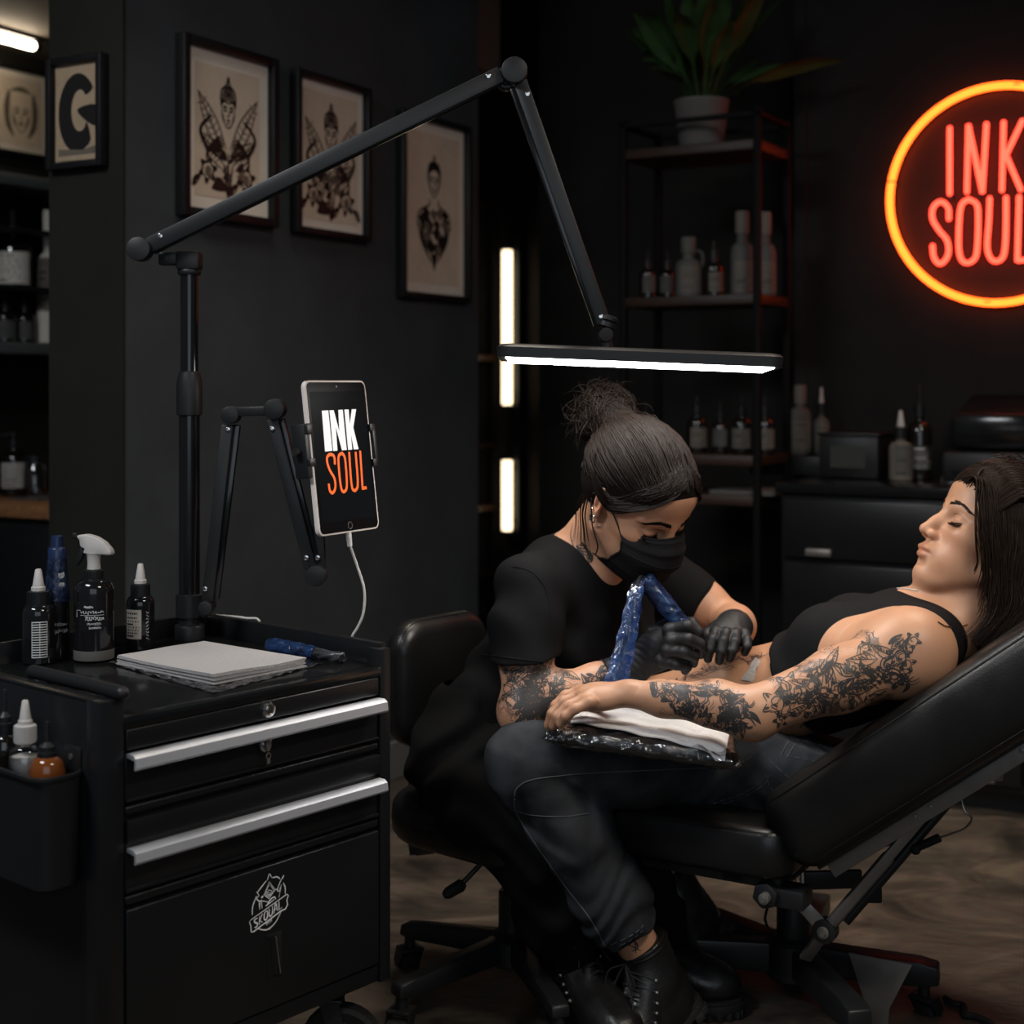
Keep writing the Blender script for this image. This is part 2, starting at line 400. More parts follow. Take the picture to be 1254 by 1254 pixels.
def glassmat(name, tint=(1, 1, 1), rough=.03, ior=1.5, gloss=1.0, haze=0., hcol=(.5, .5, .55), bump=0., bscale=40., hscale=30.):
    """thin film or pane: clear where you look through, mirror-like at a slant, with an optional milky haze"""
    m = bpy.data.materials.new(name); m.use_nodes = True; nt = m.node_tree; L = nt.links.new
    for n in list(nt.nodes): nt.nodes.remove(n)
    o = N(nt, 'ShaderNodeOutputMaterial'); t = N(nt, 'ShaderNodeBsdfTransparent'); t.inputs[0].default_value = (*tint, 1)
    g = N(nt, 'ShaderNodeBsdfGlossy', i_Roughness=rough); g.inputs[0].default_value = (1, 1, 1, 1)
    fr = N(nt, 'ShaderNodeFresnel', i_IOR=ior); mu = N(nt, 'ShaderNodeMath', operation='MULTIPLY'); mu.inputs[1].default_value = gloss; mu.use_clamp = True
    L(fr.outputs[0], mu.inputs[0]); mx = N(nt, 'ShaderNodeMixShader'); L(mu.outputs[0], mx.inputs[0]); base = t
    tc = N(nt, 'ShaderNodeTexCoord')
    if haze:
        d = N(nt, 'ShaderNodeBsdfDiffuse'); d.inputs[0].default_value = (*hcol, 1); h = N(nt, 'ShaderNodeMixShader')
        n = N(nt, 'ShaderNodeTexNoise', i_Scale=hscale, i_Detail=4., i_Distortion=1.2); L(tc.outputs['Object'], n.inputs['Vector'])
        r = N(nt, 'ShaderNodeMapRange'); r.inputs[1].default_value = .35; r.inputs[2].default_value = .75; r.inputs[3].default_value = haze*.25; r.inputs[4].default_value = min(1, haze*1.6)
        L(n.outputs[0], r.inputs[0]); L(r.outputs[0], h.inputs[0]); L(t.outputs[0], h.inputs[1]); L(d.outputs[0], h.inputs[2]); base = h
    if bump:
        n2 = N(nt, 'ShaderNodeTexNoise', i_Scale=bscale, i_Detail=3., i_Distortion=1.); L(tc.outputs['Object'], n2.inputs['Vector'])
        bp = N(nt, 'ShaderNodeBump', i_Strength=bump, i_Distance=.01); L(n2.outputs[0], bp.inputs['Height'])
        L(bp.outputs[0], g.inputs['Normal']); L(bp.outputs[0], fr.inputs['Normal'])
    L(base.outputs[0], mx.inputs[1]); L(g.outputs[0], mx.inputs[2]); L(mx.outputs[0], o.inputs[0]); return m
M_pane = glassmat('picture_glass', rough=.35, gloss=.02)
M_clear = glassmat('clear_plastic_film', tint=(.93, .93, .95), rough=.10, gloss=1.5, haze=.06, bump=.9, bscale=38)
M_filmcushion = glassmat('clear_wrap_film', tint=(.95, .95, .97), rough=.06, gloss=1.7, haze=.015, bump=1., bscale=30)
M_clearbottle = glassmat('clear_bottle', tint=(.96, .96, .96), rough=.04, gloss=1.4)
M_bluebottle = glassmat('translucent_blue_label', tint=(.25, .33, .55), rough=.12, gloss=.7, haze=.22, hcol=(.06, .10, .22), bump=.4, bscale=60, hscale=90)
M_bluefilm = glassmat('blue_plastic_sleeve', tint=(.22, .36, .72), rough=.16, gloss=.75, haze=.42, hcol=(.03, .078, .22), bump=.5, bscale=60, hscale=60)
# concrete floor
def floor_mat():
    m, nt, b = new_mat('worn_brown_concrete'); L = nt.links.new; tc = N(nt, 'ShaderNodeTexCoord')
    mp = N(nt, 'ShaderNodeMapping'); mp.inputs['Scale'].default_value = (1, 1.6, 1); mp.inputs['Rotation'].default_value = (0, 0, R(25)); L(tc.outputs['Object'], mp.inputs[0])
    n = N(nt, 'ShaderNodeTexNoise', i_Scale=3.2, i_Detail=9., i_Roughness=.65, i_Distortion=.9); L(mp.outputs[0], n.inputs['Vector'])
    r = N(nt, 'ShaderNodeValToRGB'); e = r.color_ramp.elements
    e[0].position = .34; e[0].color = (.018, .014, .0105, 1); e[1].position = .70; e[1].color = (.150, .115, .084, 1)
    k = e.new(.5); k.color = (.070, .053, .039, 1); L(n.outputs[0], r.inputs[0])
    n3 = N(nt, 'ShaderNodeTexNoise', i_Scale=38., i_Detail=6.); L(mp.outputs[0], n3.inputs['Vector'])
    mx = N(nt, 'ShaderNodeMix', data_type='RGBA', blend_type='MULTIPLY'); mx.inputs[0].default_value = .45
    L(r.outputs[0], mx.inputs[6]); L(n3.outputs[1], mx.inputs[7]); 
    # dark blotchy stains
    n4 = N(nt, 'ShaderNodeTexNoise', i_Scale=1.7, i_Detail=7., i_Roughness=.7, i_Distortion=1.6); L(mp.outputs[0], n4.inputs['Vector'])
    r4 = N(nt, 'ShaderNodeMapRange'); L(n4.outputs[0], r4.inputs[0]); r4.inputs[1].default_value = .48; r4.inputs[2].default_value = .62; r4.inputs[4].default_value = .85
    m2 = N(nt, 'ShaderNodeMix', data_type='RGBA'); L(r4.outputs[0], m2.inputs[0]); L(mx.outputs[2], m2.inputs[6]); m2.inputs[7].default_value = (.016, .013, .010, 1)
    L(m2.outputs[2], b.inputs['Base Color']); b.inputs['Roughness'].default_value = .55
    r2 = N(nt, 'ShaderNodeMapRange'); L(n.outputs[0], r2.inputs[0]); r2.inputs[3].default_value = .38; r2.inputs[4].default_value = .75; L(r2.outputs[0], b.inputs['Roughness'])
    bp = N(nt, 'ShaderNodeBump', i_Strength=.25, i_Distance=.01); L(n3.outputs[0], bp.inputs['Height']); L(bp.outputs[0], b.inputs['Normal']); return m
M_floor = floor_mat()
# ================================================================ the room
def struct(name, lo, hi, m, bev=0.):
    b = MB(ROOM.copy()); b.box(lo, hi, bev); return setp(b.build(name, m, smooth=False), kind='structure')
struct('floor', (-4.2, -1.2, -.06), (2.6, 6.0, 0), M_floor)
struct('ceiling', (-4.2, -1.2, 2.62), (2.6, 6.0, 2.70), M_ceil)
struct('wall_left', (-2.52, 2.32, 0), (-2.30, 3.78, 2.62), [M_wall])
# the short warm-toned end of that partition
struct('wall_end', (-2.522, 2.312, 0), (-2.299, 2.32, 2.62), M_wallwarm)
struct('wall_back', (-1.47, 4.33, 0), (2.6, 4.45, 2.62), M_wallback)
struct('wall_recess', (-2.50, 4.52, 0), (-1.47, 4.64, 2.62), M_wallback)
struct('wall_alcove', (-3.82, 5.30, 0), (-2.50, 5.42, 2.62), M_wallback)
struct('wall_far_left', (-3.82, 1.6, 0), (-3.70, 5.30, 2.62), M_wallwarm)
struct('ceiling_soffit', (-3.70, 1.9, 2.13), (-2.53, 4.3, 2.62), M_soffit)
struct('baseboard_left', (-2.30, 2.33, 0), (-2.285, 3.78, .105), M_basebd, .004)
struct('baseboard_back', (-1.47, 4.315, 0), (2.6, 4.33, .10), M_wallback, .004)
struct('trim_1', (-1.50, 4.318, 0), (-1.462, 4.46, 2.62), M_wallback, .003)

# ---------------------------------------------------------------- pictures
def ribbon(b, pts, w, z=.0, n=5, taper=True, closed=False):
    P = smoothpts([(p[0], p[1], z) for p in pts], n, closed); m = len(P)
    rs = [max(.25, math.sin(PI*min(1, .12+.88*i/(m-1)))**.6) if taper else 1. for i in range(m)]
    b.tube(P, rs, flat=(w, w*.04+.0002), up=Vector((0, 0, 1)) if b.T == Matrix() else None, closed=closed, cap=False)
class Art:
    """ink drawing lying on a sheet; local x right, y up, z out"""
    def __init__(s, b, T, z): s.b, s.T, s.z, s.k = b, T, z, 0
    def line(s, pts, w, n=5, closed=False):
        P = smoothpts([(p[0], p[1], 0) for p in pts], n, closed); m = len(P); L = []; Rr = []
        s.k += 1; z = s.z+.00002*(s.k % 12)
        for i, p in enumerate(P):
            t = (P[(i+1) % m]-P[i-1]) if closed else (P[min(i+1, m-1)]-P[max(i-1, 0)])
            if t.length < 1e-9: t = Vector((1, 0, 0))
            t.normalize(); nn = Vector((-t.y, t.x, 0)); k = w/2*(1 if closed else max(.3, math.sin(PI*min(1, .1+.85*i/max(1, m-1)))**.5))
            L.append(s.b.bm.verts.new(s.T @ (p+nn*k+Vector((0, 0, z))))); Rr.append(s.b.bm.verts.new(s.T @ (p-nn*k+Vector((0, 0, z)))))
        for i in range(m if closed else m-1):
            j = (i+1) % m; f = s.b.bm.faces.new([L[i], Rr[i], Rr[j], L[j]]); f.material_index = s.b.mi
    def fill(s, pts, n=5, smooth=True):
        P = smoothpts([(p[0], p[1], 0) for p in pts], n, True) if smooth else [Vector((p[0], p[1], 0)) for p in pts]
        s.k += 1; z = s.z+.00002*(s.k % 12)
        f = s.b.bm.faces.new([s.b.bm.verts.new(s.T @ (p+Vector((0, 0, z)))) for p in P]); f.material_index = s.b.mi
    def dot(s, x, y, rx, ry=None): s.fill([(x+rx*math.cos(a*PI/4), y+(ry or rx)*math.sin(a*PI/4)) for a in range(8)], 2)
def rose(A, x, y, r, w):
    A.line([(x+r*.12*t*math.cos(t*1.25), y+r*.12*t*math.sin(t*1.25)) for t in range(1, 9)], w, 4)
    for k in range(6):
        a = k*PI/3+.3; c, s = math.cos(a), math.sin(a)
        A.line([(x+r*.55*math.cos(a-.55), y+r*.55*math.sin(a-.55)), (x+r*1.08*c, y+r*1.08*s), (x+r*.55*math.cos(a+.55), y+r*.55*math.sin(a+.55))], w*1.3, 4)
        A.line([(x+r*.6*c, y+r*.6*s), (x+r*.95*c, y+r*.95*s)], w*2.2, 3)
    A.b.mi = 2; A.dot(x, y, r*.38); A.b.mi = 1
    for k in (-1, 1): A.line([(x+k*r*.9, y-r*.5), (x+k*r*1.5, y-r*.8), (x+k*r*1.75, y-r*1.4)], w*3, 4); A.line([(x+k*r*.9, y-r*.5), (x+k*r*1.3, y-r*1.1), (x+k*r*1.75, y-r*1.4)], w, 4)
def face_art(A, x, y, s, w, helmet=True, hair=False):
    A.line([(x-.5*s, y+.25*s), (x-.46*s, y-.35*s), (x-.2*s, y-.78*s), (x, y-.9*s), (x+.2*s, y-.78*s), (x+.46*s, y-.35*s), (x+.5*s, y+.25*s)], w)
    for k in (-1, 1):
        A.line([(x+k*.40*s, y+.08*s), (x+k*.22*s, y+.16*s), (x+k*.08*s, y+.08*s)], w*1.5); A.dot(x+k*.23*s, y-.02*s, .085*s, .06*s)
        A.line([(x+k*.38*s, y-.01*s), (x+k*.22*s, y-.09*s), (x+k*.1*s, y-.03*s)], w*.8)
        A.b.mi = 2; A.fill([(x+k*.46*s, y-.1*s), (x+k*.4*s, y-.45*s), (x+k*.22*s, y-.74*s), (x+k*.3*s, y-.4*s)]); A.b.mi = 1
    A.line([(x+.05*s, y+.02*s), (x+.07*s, y-.26*s), (x-.05*s, y-.31*s), (x-.09*s, y-.25*s)], w*.9)
    A.fill([(x-.17*s, y-.50*s), (x, y-.45*s), (x+.17*s, y-.50*s), (x, y-.58*s)]); A.line([(x-.12*s, y-.67*s), (x+.12*s, y-.67*s)], w)
    if helmet:
        A.fill([(x-.55*s, y+.12*s), (x-.60*s, y+.5*s), (x-.30*s, y+.62*s), (x, y+.38*s), (x+.30*s, y+.62*s), (x+.60*s, y+.5*s), (x+.55*s, y+.12*s), (x+.3*s, y+.36*s), (x, y+.30*s), (x-.3*s, y+.36*s)])
        A.line([(x-.6*s, y+.45*s), (x-.5*s, y+.95*s), (x-.12*s, y+1.28*s), (x, y+1.65*s), (x+.12*s, y+1.28*s), (x+.5*s, y+.95*s), (x+.6*s, y+.45*s)], w*1.6)
        A.b.mi = 2; A.fill([(x-.5*s, y+.6*s), (x-.35*s, y+1.0*s), (x, y+1.25*s), (x+.35*s, y+1.0*s), (x+.5*s, y+.6*s), (x, y+.45*s)]); A.b.mi = 1
        for k in (-.3, -.1, .12, .32): A.line([(x+k*s, y+.6*s), (x+k*.8*s, y+.95*s), (x+k*.2*s, y+1.25*s)], w)
        A.dot(x, y+.78*s, .1*s)
    if hair:
        A.fill([(x-.52*s, y-.3*s), (x-.66*s, y+.3*s), (x-.5*s, y+.85*s), (x, y+1.05*s), (x+.5*s, y+.85*s), (x+.66*s, y+.3*s), (x+.52*s, y-.3*s), (x+.46*s, y+.25*s), (x+.2*s, y+.52*s), (x-.2*s, y+.5*s), (x-.46*s, y+.25*s)])
        A.line([(x-.05*s, y+1.0*s), (x+.03*s, y+1.3*s), (x+.06*s, y+1.0*s)], w*2)
def blade(A, x0, y0, x1, y1, w):
    d = Vector((x1-x0, y1-y0)); n = Vector((-d.y, d.x)).normalized()*w*3; 
    A.line([(x0, y0), (x1, y1)], w*1.2); A.line([(x0+n.x, y0+n.y), ((x0+x1)/2+n.x*1.6, (y0+y1)/2+n.y*1.6), (x1, y1)], w); A.line([(x0-n.x, y0-n.y), ((x0+x1)/2-n.x*1.6, (y0+y1)/2-n.y*1.6), (x1, y1)], w)
    for t in range(2, 9):
        px, py = x0+d.x*t/10, y0+d.y*t/10; A.line([(px, py), (px+n.x*1.5+d.x*.05, py+n.y*1.5+d.y*.05)], w*.7, 2); A.line([(px, py), (px-n.x*1.5+d.x*.05, py-n.y*1.5+d.y*.05)], w*.7, 2)
def art_warrior(A, w, h, sd):
    r = random.Random(sd); w, h = w*1.28, h*1.22; s = w*.16; wd = w*.015; cy = h*.15
    for k in (-1, 1):
        blade(A, k*w*.06, -h*.12, k*w*.36, h*.22+r.random()*h*.06, wd); blade(A, k*w*.05, -h*.2, k*w*.33, -h*.02, wd)
        A.line([(k*.2*w, h*.1), (k*.33*w, 0), (k*.26*w, -h*.1), (k*.1*w, -h*.16)], wd*2.5)
        for t in range(7): A.line([(k*w*.05, -h*(.05+.02*t)), (k*w*(.12+.02*t), -h*(.03+.015*t)), (k*w*(.2+.01*t), -h*(.08+.02*t))], wd*(1+.4*(t % 3)))
    for t in range(12):
        x = (r.random()-.5)*.36*w; y = -h*(.08+.22*r.random()); A.b.mi = 1 if t % 3 else 2; A.fill([(x, y), (x+.05*w, y+.02*h), (x+.07*w*r.random(), y-.04*h), (x-.03*w, y-.03*h)]); A.b.mi = 1
    face_art(A, 0, cy, s, wd)
    rose(A, -w*.24, -h*.25, w*.10, wd); rose(A, w*.22, -h*.27, w*.11, wd)
    A.line([(0, -h*.12), (0, -h*.40)], wd*1.4); A.line([(-.05*w, -h*.2), (0, -h*.4), (.05*w, -h*.2)], wd*2)
    A.fill([(-.2*w, -h*.36), (-.1*w, -h*.28), (-.02*w, -h*.36)])
def art_lady(A, w, h, sd):
    r = random.Random(sd); w, h = w*1.12, h*1.12; s = w*.18; wd = w*.015
    face_art(A, 0, h*.17, s, wd, False, True)
    A.line([(-.08*w, h*.06), (-.09*w, h*.02), (-.26*w, -h*.03), (-.29*w, -h*.12)], wd*1.6); A.line([(.08*w, h*.06), (.09*w, h*.02), (.26*w, -h*.03), (.29*w, -h*.12)], wd*1.6)
    for t in range(26):
        u = r.random(); y = -h*.03-h*.22*u; x = (r.random()-.5)*.5*w*(1-.6*u)
        A.b.mi = 1 if t % 3 else 2
        A.fill([(x-.05*w, y+.01*h), (x, y+.03*h), (x+.06*w, y), (x+.01*w, y-.035*h)]); A.b.mi = 1
        A.line([(x-.06*w, y), (x, y+.03*h), (x+.06*w, y+.01*h)], wd)
    for k in (-1, 1):
        for t in range(5): A.line([(k*.28*w-k*t*.03*w, -h*.08-.02*t*h), (k*.22*w-k*t*.02*w, -h*.2-.01*t*h), (k*.05*w, -h*.32)], wd*1.4)
        A.fill([(k*.28*w, -h*.05), (k*.22*w, -h*.12), (k*.2*w, -h*.2), (k*.17*w, -h*.1)])
    A.fill([(-.07*w, -h*.24), (0, -h*.36), (.07*w, -h*.24), (0, -h*.27)]); A.line([(0, -h*.3), (0, -h*.37)], wd*2)
def art_letter(A, w, h, sd):
    P = [(w*.45*math.cos(t), h*.42*math.sin(t)) for t in [R(q) for q in range(35, 330, 20)]]; Q = [(w*.20*math.cos(t)+.06*w, h*.22*math.sin(t)+.02*h) for t in [R(q) for q in range(325, 40, -20)]]
    A.fill(P+Q, 2); A.fill([(w*.0, h*.04), (w*.46, h*.06), (w*.46, -h*.16), (w*.16, -h*.08)], 3)
    A.b.mi = 2; A.fill([(-.45*w, -.45*h), (.45*w, -.45*h), (.45*w, -.36*h), (.1*w, -.40*h), (-.45*w, -.37*h)], smooth=False); A.b.mi = 1
def art_face(A, w, h, sd):
    r = random.Random(sd)
    A.b.mi = 2
    for k in (-1, 1): A.fill([(k*.26*w, .3*h), (k*.40*w, .1*h), (k*.36*w, -.22*h), (k*.16*w, -.38*h), (k*.27*w, -.1*h)])
    A.fill([(-.26*w, .3*h), (0, .38*h), (.26*w, .3*h), (0, .30*h)]); A.b.mi = 1
    face_art(A, 0, 0, w*.42, w*.02, False, False)
    for t in range(14): A.line([(-.4*w+r.random()*.1*w, .3*h-t*.04*h), (-.28*w, .28*h-t*.045*h)], w*.012, 2); A.line([(.4*w-r.random()*.1*w, .3*h-t*.04*h), (.28*w, .28*h-t*.045*h)], w*.012, 2)
def picture(label, c00, c11, x, art, sd, fw=.022, mat_w=.035, dep=.03, group=None, name='framed_picture', matm=None, prm=None):
    """c00: lower left corner on the wall, c11: upper right; x: direction to the right along the wall"""
    w = (c11-c00).dot(x); h = c11.z-c00.z; o = c00+x*(w/2); base = Vector((o.x, o.y, c00.z))
    root = empty(name, label, 'picture', base, 0, group); T = frame(base+EZ*(h/2), x, EZ)
    b = MB(T)
    for s in (-1, 1):
        b.box((s*w/2 if s < 0 else w/2-fw, -h/2, 0), (-w/2+fw if s < 0 else w/2, h/2, dep), .004); b.box((-w/2+fw*.9, s*h/2 if s < 0 else h/2-fw, 0), (w/2-fw*.9, -h/2+fw if s < 0 else h/2, dep-.001), .004)
    b.build('frame', M_frame, root)
    b = MB(T); iw, ih = w-2*fw, h-2*fw; b.box((-iw/2, -ih/2, .004), (iw/2, ih/2, .010)); b.build('mat_board', matm or M_matboard, root, False)
    pw, ph = iw-2*mat_w, ih-2*mat_w
    b = MB(T); b.mi = 0; b.box((-pw/2, -ph/2, .010), (pw/2, ph/2, .0112)); b.mi = 1; A = Art(b, T, .0115); art(A, pw, ph, sd)
    b.build('print', [prm or M_print, M_artink, M_artgrey], root, False, recalc=False)
    b = MB(T); b.box((-iw/2, -ih/2, .018), (iw/2, ih/2, .0195)); b.build('glass_pane', M_pane, root, False)
    return root
g = 'tattoo drawings on the black partition'
def pic_on(plane, x, l, t, r_, b_, *a, **k):
    bl = plane(l, b_); tr = plane(r_, t); return picture(a[0], bl, tr, x, *a[1:], **k)
A0 = -2.30
bl = onA(214, 264, A0); tr = onA(331, 74, A0); picture('black framed drawing of a helmeted head with crossed blades, largest and nearest the wall corner', bl, tr, E2, art_warrior, 3, .022, .032, group=g)
bl = onA(354, 285, A0); tr = onA(445, 110, A0); picture('middle black framed drawing of a helmeted head, behind the sloping lamp arm', bl, tr, E2, art_warrior, 8, .018, .022, group=g)
bl = onA(484, 364, A0); tr = onA(568, 157, A0); picture('tall black framed drawing of a dark haired bust, on the far end of the partition', bl, tr, E2, art_lady, 5, .018, .028, group=g)
bl = onB(66, 211, 2.312); tr = onB(134, 65, 2.312); picture('small dark framed print of a bold black curved shape on the partition end', bl, tr, E1, art_letter, 5, .016, .004, .028, name='framed_picture', matm=M_printdark, prm=M_printdark)
bl = onA(-14, 186, -3.70); tr = onA(58, 92, -3.70); picture('framed pencil portrait of a face in the back room at far left', bl, tr, E2, art_face, 4, .014, .02, .03)

# ---------------------------------------------------------------- back room at far left
def tube_light(name, label, a, b_, r, col, st, holder=True, group=None):
    a, b_ = Vector(a), Vector(b_); c = (a+b_)/2; c.z = min(a.z, b_.z); root = empty(name, label, 'light', c, 0, group)
    m = MB(); d = (b_-a).normalized(); n = 14
    m.cyl(a, b_, r, n=16, bev=r*.5); m.build('glowing_tube', emit_mat('warm_tube_glow', col, st), root)
    for e0, e1 in ((a-d*r*1.2, a+d*.004), (b_-d*.004, b_+d*r*1.2)): m = MB(); m.cyl(e0, e1, r*1.08, n=16); m.build('end_cap', M_blackmatte, root)
    return root, a, b_
p0, p1 = G(-40, 34, 2.10), G(42, 57, 2.10)
rt, a, b_ = tube_light('ceiling_tube_light', 'glowing warm tube light under the soffit at top left', p0, p1, .014, (1., .82, .60), 24)
m = MB(); m.box((-.02, -.018, 0), ((p1-p0).length+.02, .018, .014), .003, T=frame(p0+EZ*.016, p1-p0, EZ.cross(p1-p0))); m.build('mounting_rail', M_blackmatte, rt)
for (y0, y1, lab) in ((305, 497, 'upper warm light tube standing in the dark alcove behind the lamp'), (562, 651, 'lower short warm light tube in the dark alcove beside the artist')):
    rt, a, b_ = tube_light('wall_tube_light', lab, onB(621, y1, 5.20), onB(621, y0, 5.20), .021, (1., .78, .50), 2.6, group='alcove light tubes')
    m = MB(ROOM); q = ab(a); q2 = ab(b_); m.box((q[0]-.028, 5.245, q[2]-.06), (q[0]+.028, 5.298, q2[2]+.06), .004); m.box((q[0]-.008, 5.2, q[2]+.02), (q[0]+.008, 5.25, q[2]+.05)); m.box((q[0]-.008, 5.2, q2[2]-.05), (q[0]+.008, 5.25, q2[2]-.02)); m.build('mounting_rail', M_blackmatte, rt)
# bottles: prototypes are built once, then copied
def bottle(name, label, r, h, body, neck=.34, cap='dropper', capm=None, lab=None, labz=(.15, .6), group=None, nz=None, n=26, cat='bottle', labarc=1.0, ck=1.):
    """round bottle at the origin: h is the height of body and neck"""
    root = empty(name, label, cat, (0, 0, 0), 0, group); rn = r*neck
    zs = h*.70 if nz is None else nz
    pr = [(0, 0), (r*.9, 0), (r, r*.12), (r, zs-.02*h)]+[(rn+(r-rn)*math.cos(t)**.9, zs-.02*h+(h*.17)*math.sin(t)) for t in (R(18), R(38), R(58), R(78), R(89))]+[(rn, h*.9), (rn*1.05, h*.93), (rn, h)]
    m = MB(); m.lathe(pr, n); m.build('bottle_body', body, root)
    capm = capm or M_blackplastic; m = MB(); rc = rn*1.28
    if cap in ('dropper', 'nozzle', 'twist'):
        hc = h*(.25*ck if cap == 'nozzle' else .17); z0 = h*.92
        for i in range(26):
            a0 = 2*PI*i/26; m.box((rc*.97, -rc*.05, z0+.002), (rc*1.05, rc*.05, z0+hc*.95), T=Matrix.Rotation(a0, 4, 'Z'))
        m.lathe([(rc, z0), (rc, z0+hc), (rc*.8, z0+hc*1.05)], n); m.build('screw_cap', capm, root)
        m = MB(); z1 = z0+hc*1.0
        if cap == 'dropper': pr = [(rc*.55, z1), (rc*.55, z1+h*.05), (rc*.42, z1+h*.08), (rc*.5, z1+h*.14), (rc*.48, z1+h*.24), (rc*.3, z1+h*.29), (0, z1+h*.30)]
        elif cap == 'nozzle': pr = [(rc*.66, z1), (rc*.66, z1+h*.07*ck), (rc*.55, z1+h*.085*ck), (rc*.30, z1+h*.35*ck), (rc*.22, z1+h*.365*ck), (0, z1+h*.37*ck)]
        else: pr = [(rc*.9, z1), (rc*.9, z1+h*.05), (rc*.3, z1+h*.09), (rc*.22, z1+h*.27), (0, z1+h*.28)]
        m.lathe(pr, 18); m.build('nozzle' if cap != 'dropper' else 'dropper_bulb', {'nozzle': M_whitedim, 'dropper': M_blackrub, 'twist': capm}[cap], root)
    elif cap == 'pump':
        z0 = h*.92; m.lathe([(rc, z0), (rc, z0+h*.1), (rc*.4, z0+h*.11), (rc*.3, z0+h*.2)], n); m.cyl((0, 0, z0+h*.2), (0, 0, z0+h*.25), rc*.75, n=16, bev=.001); m.cyl((0, 0, z0+h*.225), (-rc*2.2, 0, z0+h*.2), rc*.28, rc*.2, n=12); m.build('pump_head', capm, root)
    elif cap == 'tall':
        z0 = h*.92; m.lathe([(rc, z0), (rc*1.02, z0+h*.3), (rc*.9, z0+h*.33), (0, z0+h*.33)], n); m.build('cap', capm, root)
    if lab:
        z0, z1 = h*labz[0], h*labz[1]; rr = r*1.006; k = 15; half = labarc
        m = MB(); m.grid(lambda u, v: (rr*math.sin((u-.5)*2*half), -rr*math.cos((u-.5)*2*half), z0+(z1-z0)*v), k, 2); m.mi = 1
        def bar(u0, u1, v0, v1): m.grid(lambda u, v: (rr*1.003*math.sin((u0+(u1-u0)*u-.5)*2*half), -rr*1.003*math.cos((u0+(u1-u0)*u-.5)*2*half), z0+(z1-z0)*(v0+(v1-v0)*v)), 6, 2)
        rr_ = random.Random(int(h*1e4)+int(r*1e5))
        for i, v in enumerate((.86, .72, .60, .50, .40, .30, .20, .10)): bar(.08, .5+.42*rr_.random(), v-.025, v+(.03 if i else .05))
        m.build('label_sheet', [lab, M_ink if lab is not M_ink else M_inkw], root, recalc=False)
    return root
def place(o, p, rz=0., label=None): o.location = p; o.rotation_euler = (0, 0, rz); _MW[o.name] = Matrix.Translation(Vector(p)) @ Matrix.Rotation(rz, 4, 'Z'); return o
# wall shelf in the back room
def shelf_board(b, a0, a1, b0, b1, z, t): b.box((a0, b0, z-t), (a1, b1, z), .003)
rt = empty('wall_shelf', 'dark wall shelf holding bottles in the back room at far left', 'shelf', AB(-3.58, 3.3, 1.20))
zs = {}
for py, t in ((214, .035), (279, .014), (350, .014), (419, .035)):
    p = onA(30, py, -3.46); z = p.z; zs[py] = z; m = MB(ROOM); shelf_board(m, -3.70, -3.46, 2.5, 3.62, z, t); m.build('shelf_board', M_basebd if t > .02 else M_blackmatte, rt)
m = MB(ROOM); m.box((-3.70, 3.60, zs[419]-.035), (-3.46, 3.64, zs[214]), .003); m.build('side_panel', M_blackmatte, rt)
# counter in the back room
pc = G(68, 620, .74); q = ab(pc)
rt = empty('wooden_counter', 'dark counter with a warm wood top in the back room at far left', 'counter', AB(-3.3, q[1]+.2, 0))
m = MB(ROOM); m.box((-3.69, q[1], .70), (q[0]+.01, 3.62, .74), .004); m.build('wood_top', M_woodtop, rt)
m = MB(ROOM); m.box((-3.69, q[1]+.03, 0), (q[0]-.02, 3.60, .699), .004); m.build('cabinet_body', M_blackmatte, rt)
m = MB(ROOM); m.box((q[0]-.33, q[1]+.018, .08), (q[0]-.04, q[1]+.03, .66), .003); m.build('door_panel', M_blackmatte, rt)
m = MB(ROOM); pp = G(48, 612, .741); qq = ab(pp); m.box((qq[0]-.10, qq[1]-.03, .741), (qq[0]+.03, qq[1]+.13, .744)); setp(m.build('paper_sheet', M_labelgrey, smooth=False), 'loose paper sheet on the wood counter at far left', 'paper')

bA = bottle('dropper_bottle', 'dark bottle with cream label on the wood counter at far left', .043, .165, M_darkglass, lab=M_label, labz=(.16, .62), cap='pump')
pA = onA(17, 600, -3.56); pA.z = .741; place(bA, pA, R(20))
jar = empty('glass_jar', 'clear glass jar beside the dark labelled bottle on the wood counter', 'jar', (onA(43, 599, -3.50).x, onA(43, 599, -3.50).y, .741)); m = MB(Matrix.Translation(jar.location)); m.lathe([(0, 0), (.034, 0), (.036, .01), (.036, .085), (.030, .095), (.030, .105), (.027, .105), (.027, .095), (.033, .083), (.033, .012), (0, .008)], 24); m.build('glass_body', M_clearbottle, jar)
m = MB(Matrix.Translation(jar.location)); m.lathe([(.033, .105), (.033, .125), (0, .128)], 24); m.build('lid', M_blackplastic, jar)
bB = bottle('square_label_bottle', 'bottle with a wide cream label on the upper back room shelf', .055, .17, M_darkglass, lab=M_matboard, labz=(.05, .62), cap='dropper', neck=.25, labarc=1.3)
place(bB, onA(16, 348, -3.55)); bB.location.z = zs[350]
bC = bottle('tall_white_bottle', 'tall white bottle at the right end of the back room shelf', .03, .33, M_matboard, lab=M_labelbg, labz=(.3, .8), cap='tall', capm=M_matboard)
place(bC, onA(58, 418, -3.52)); bC.location.z = zs[419]
bD = bottle('dropper_bottle', 'small dark dropper bottle with grey label on the lower back room shelf', .034, .11, M_darkglass, lab=M_labelgrey, labz=(.1, .6))
place(bD, onA(30, 418, -3.54)); bD.location.z = zs[419]
d2 = dup(bD, onA(6, 418, -3.54), .4, 'small dark dropper bottle at the left frame edge on the lower back room shelf'); d2.location.z = zs[419]

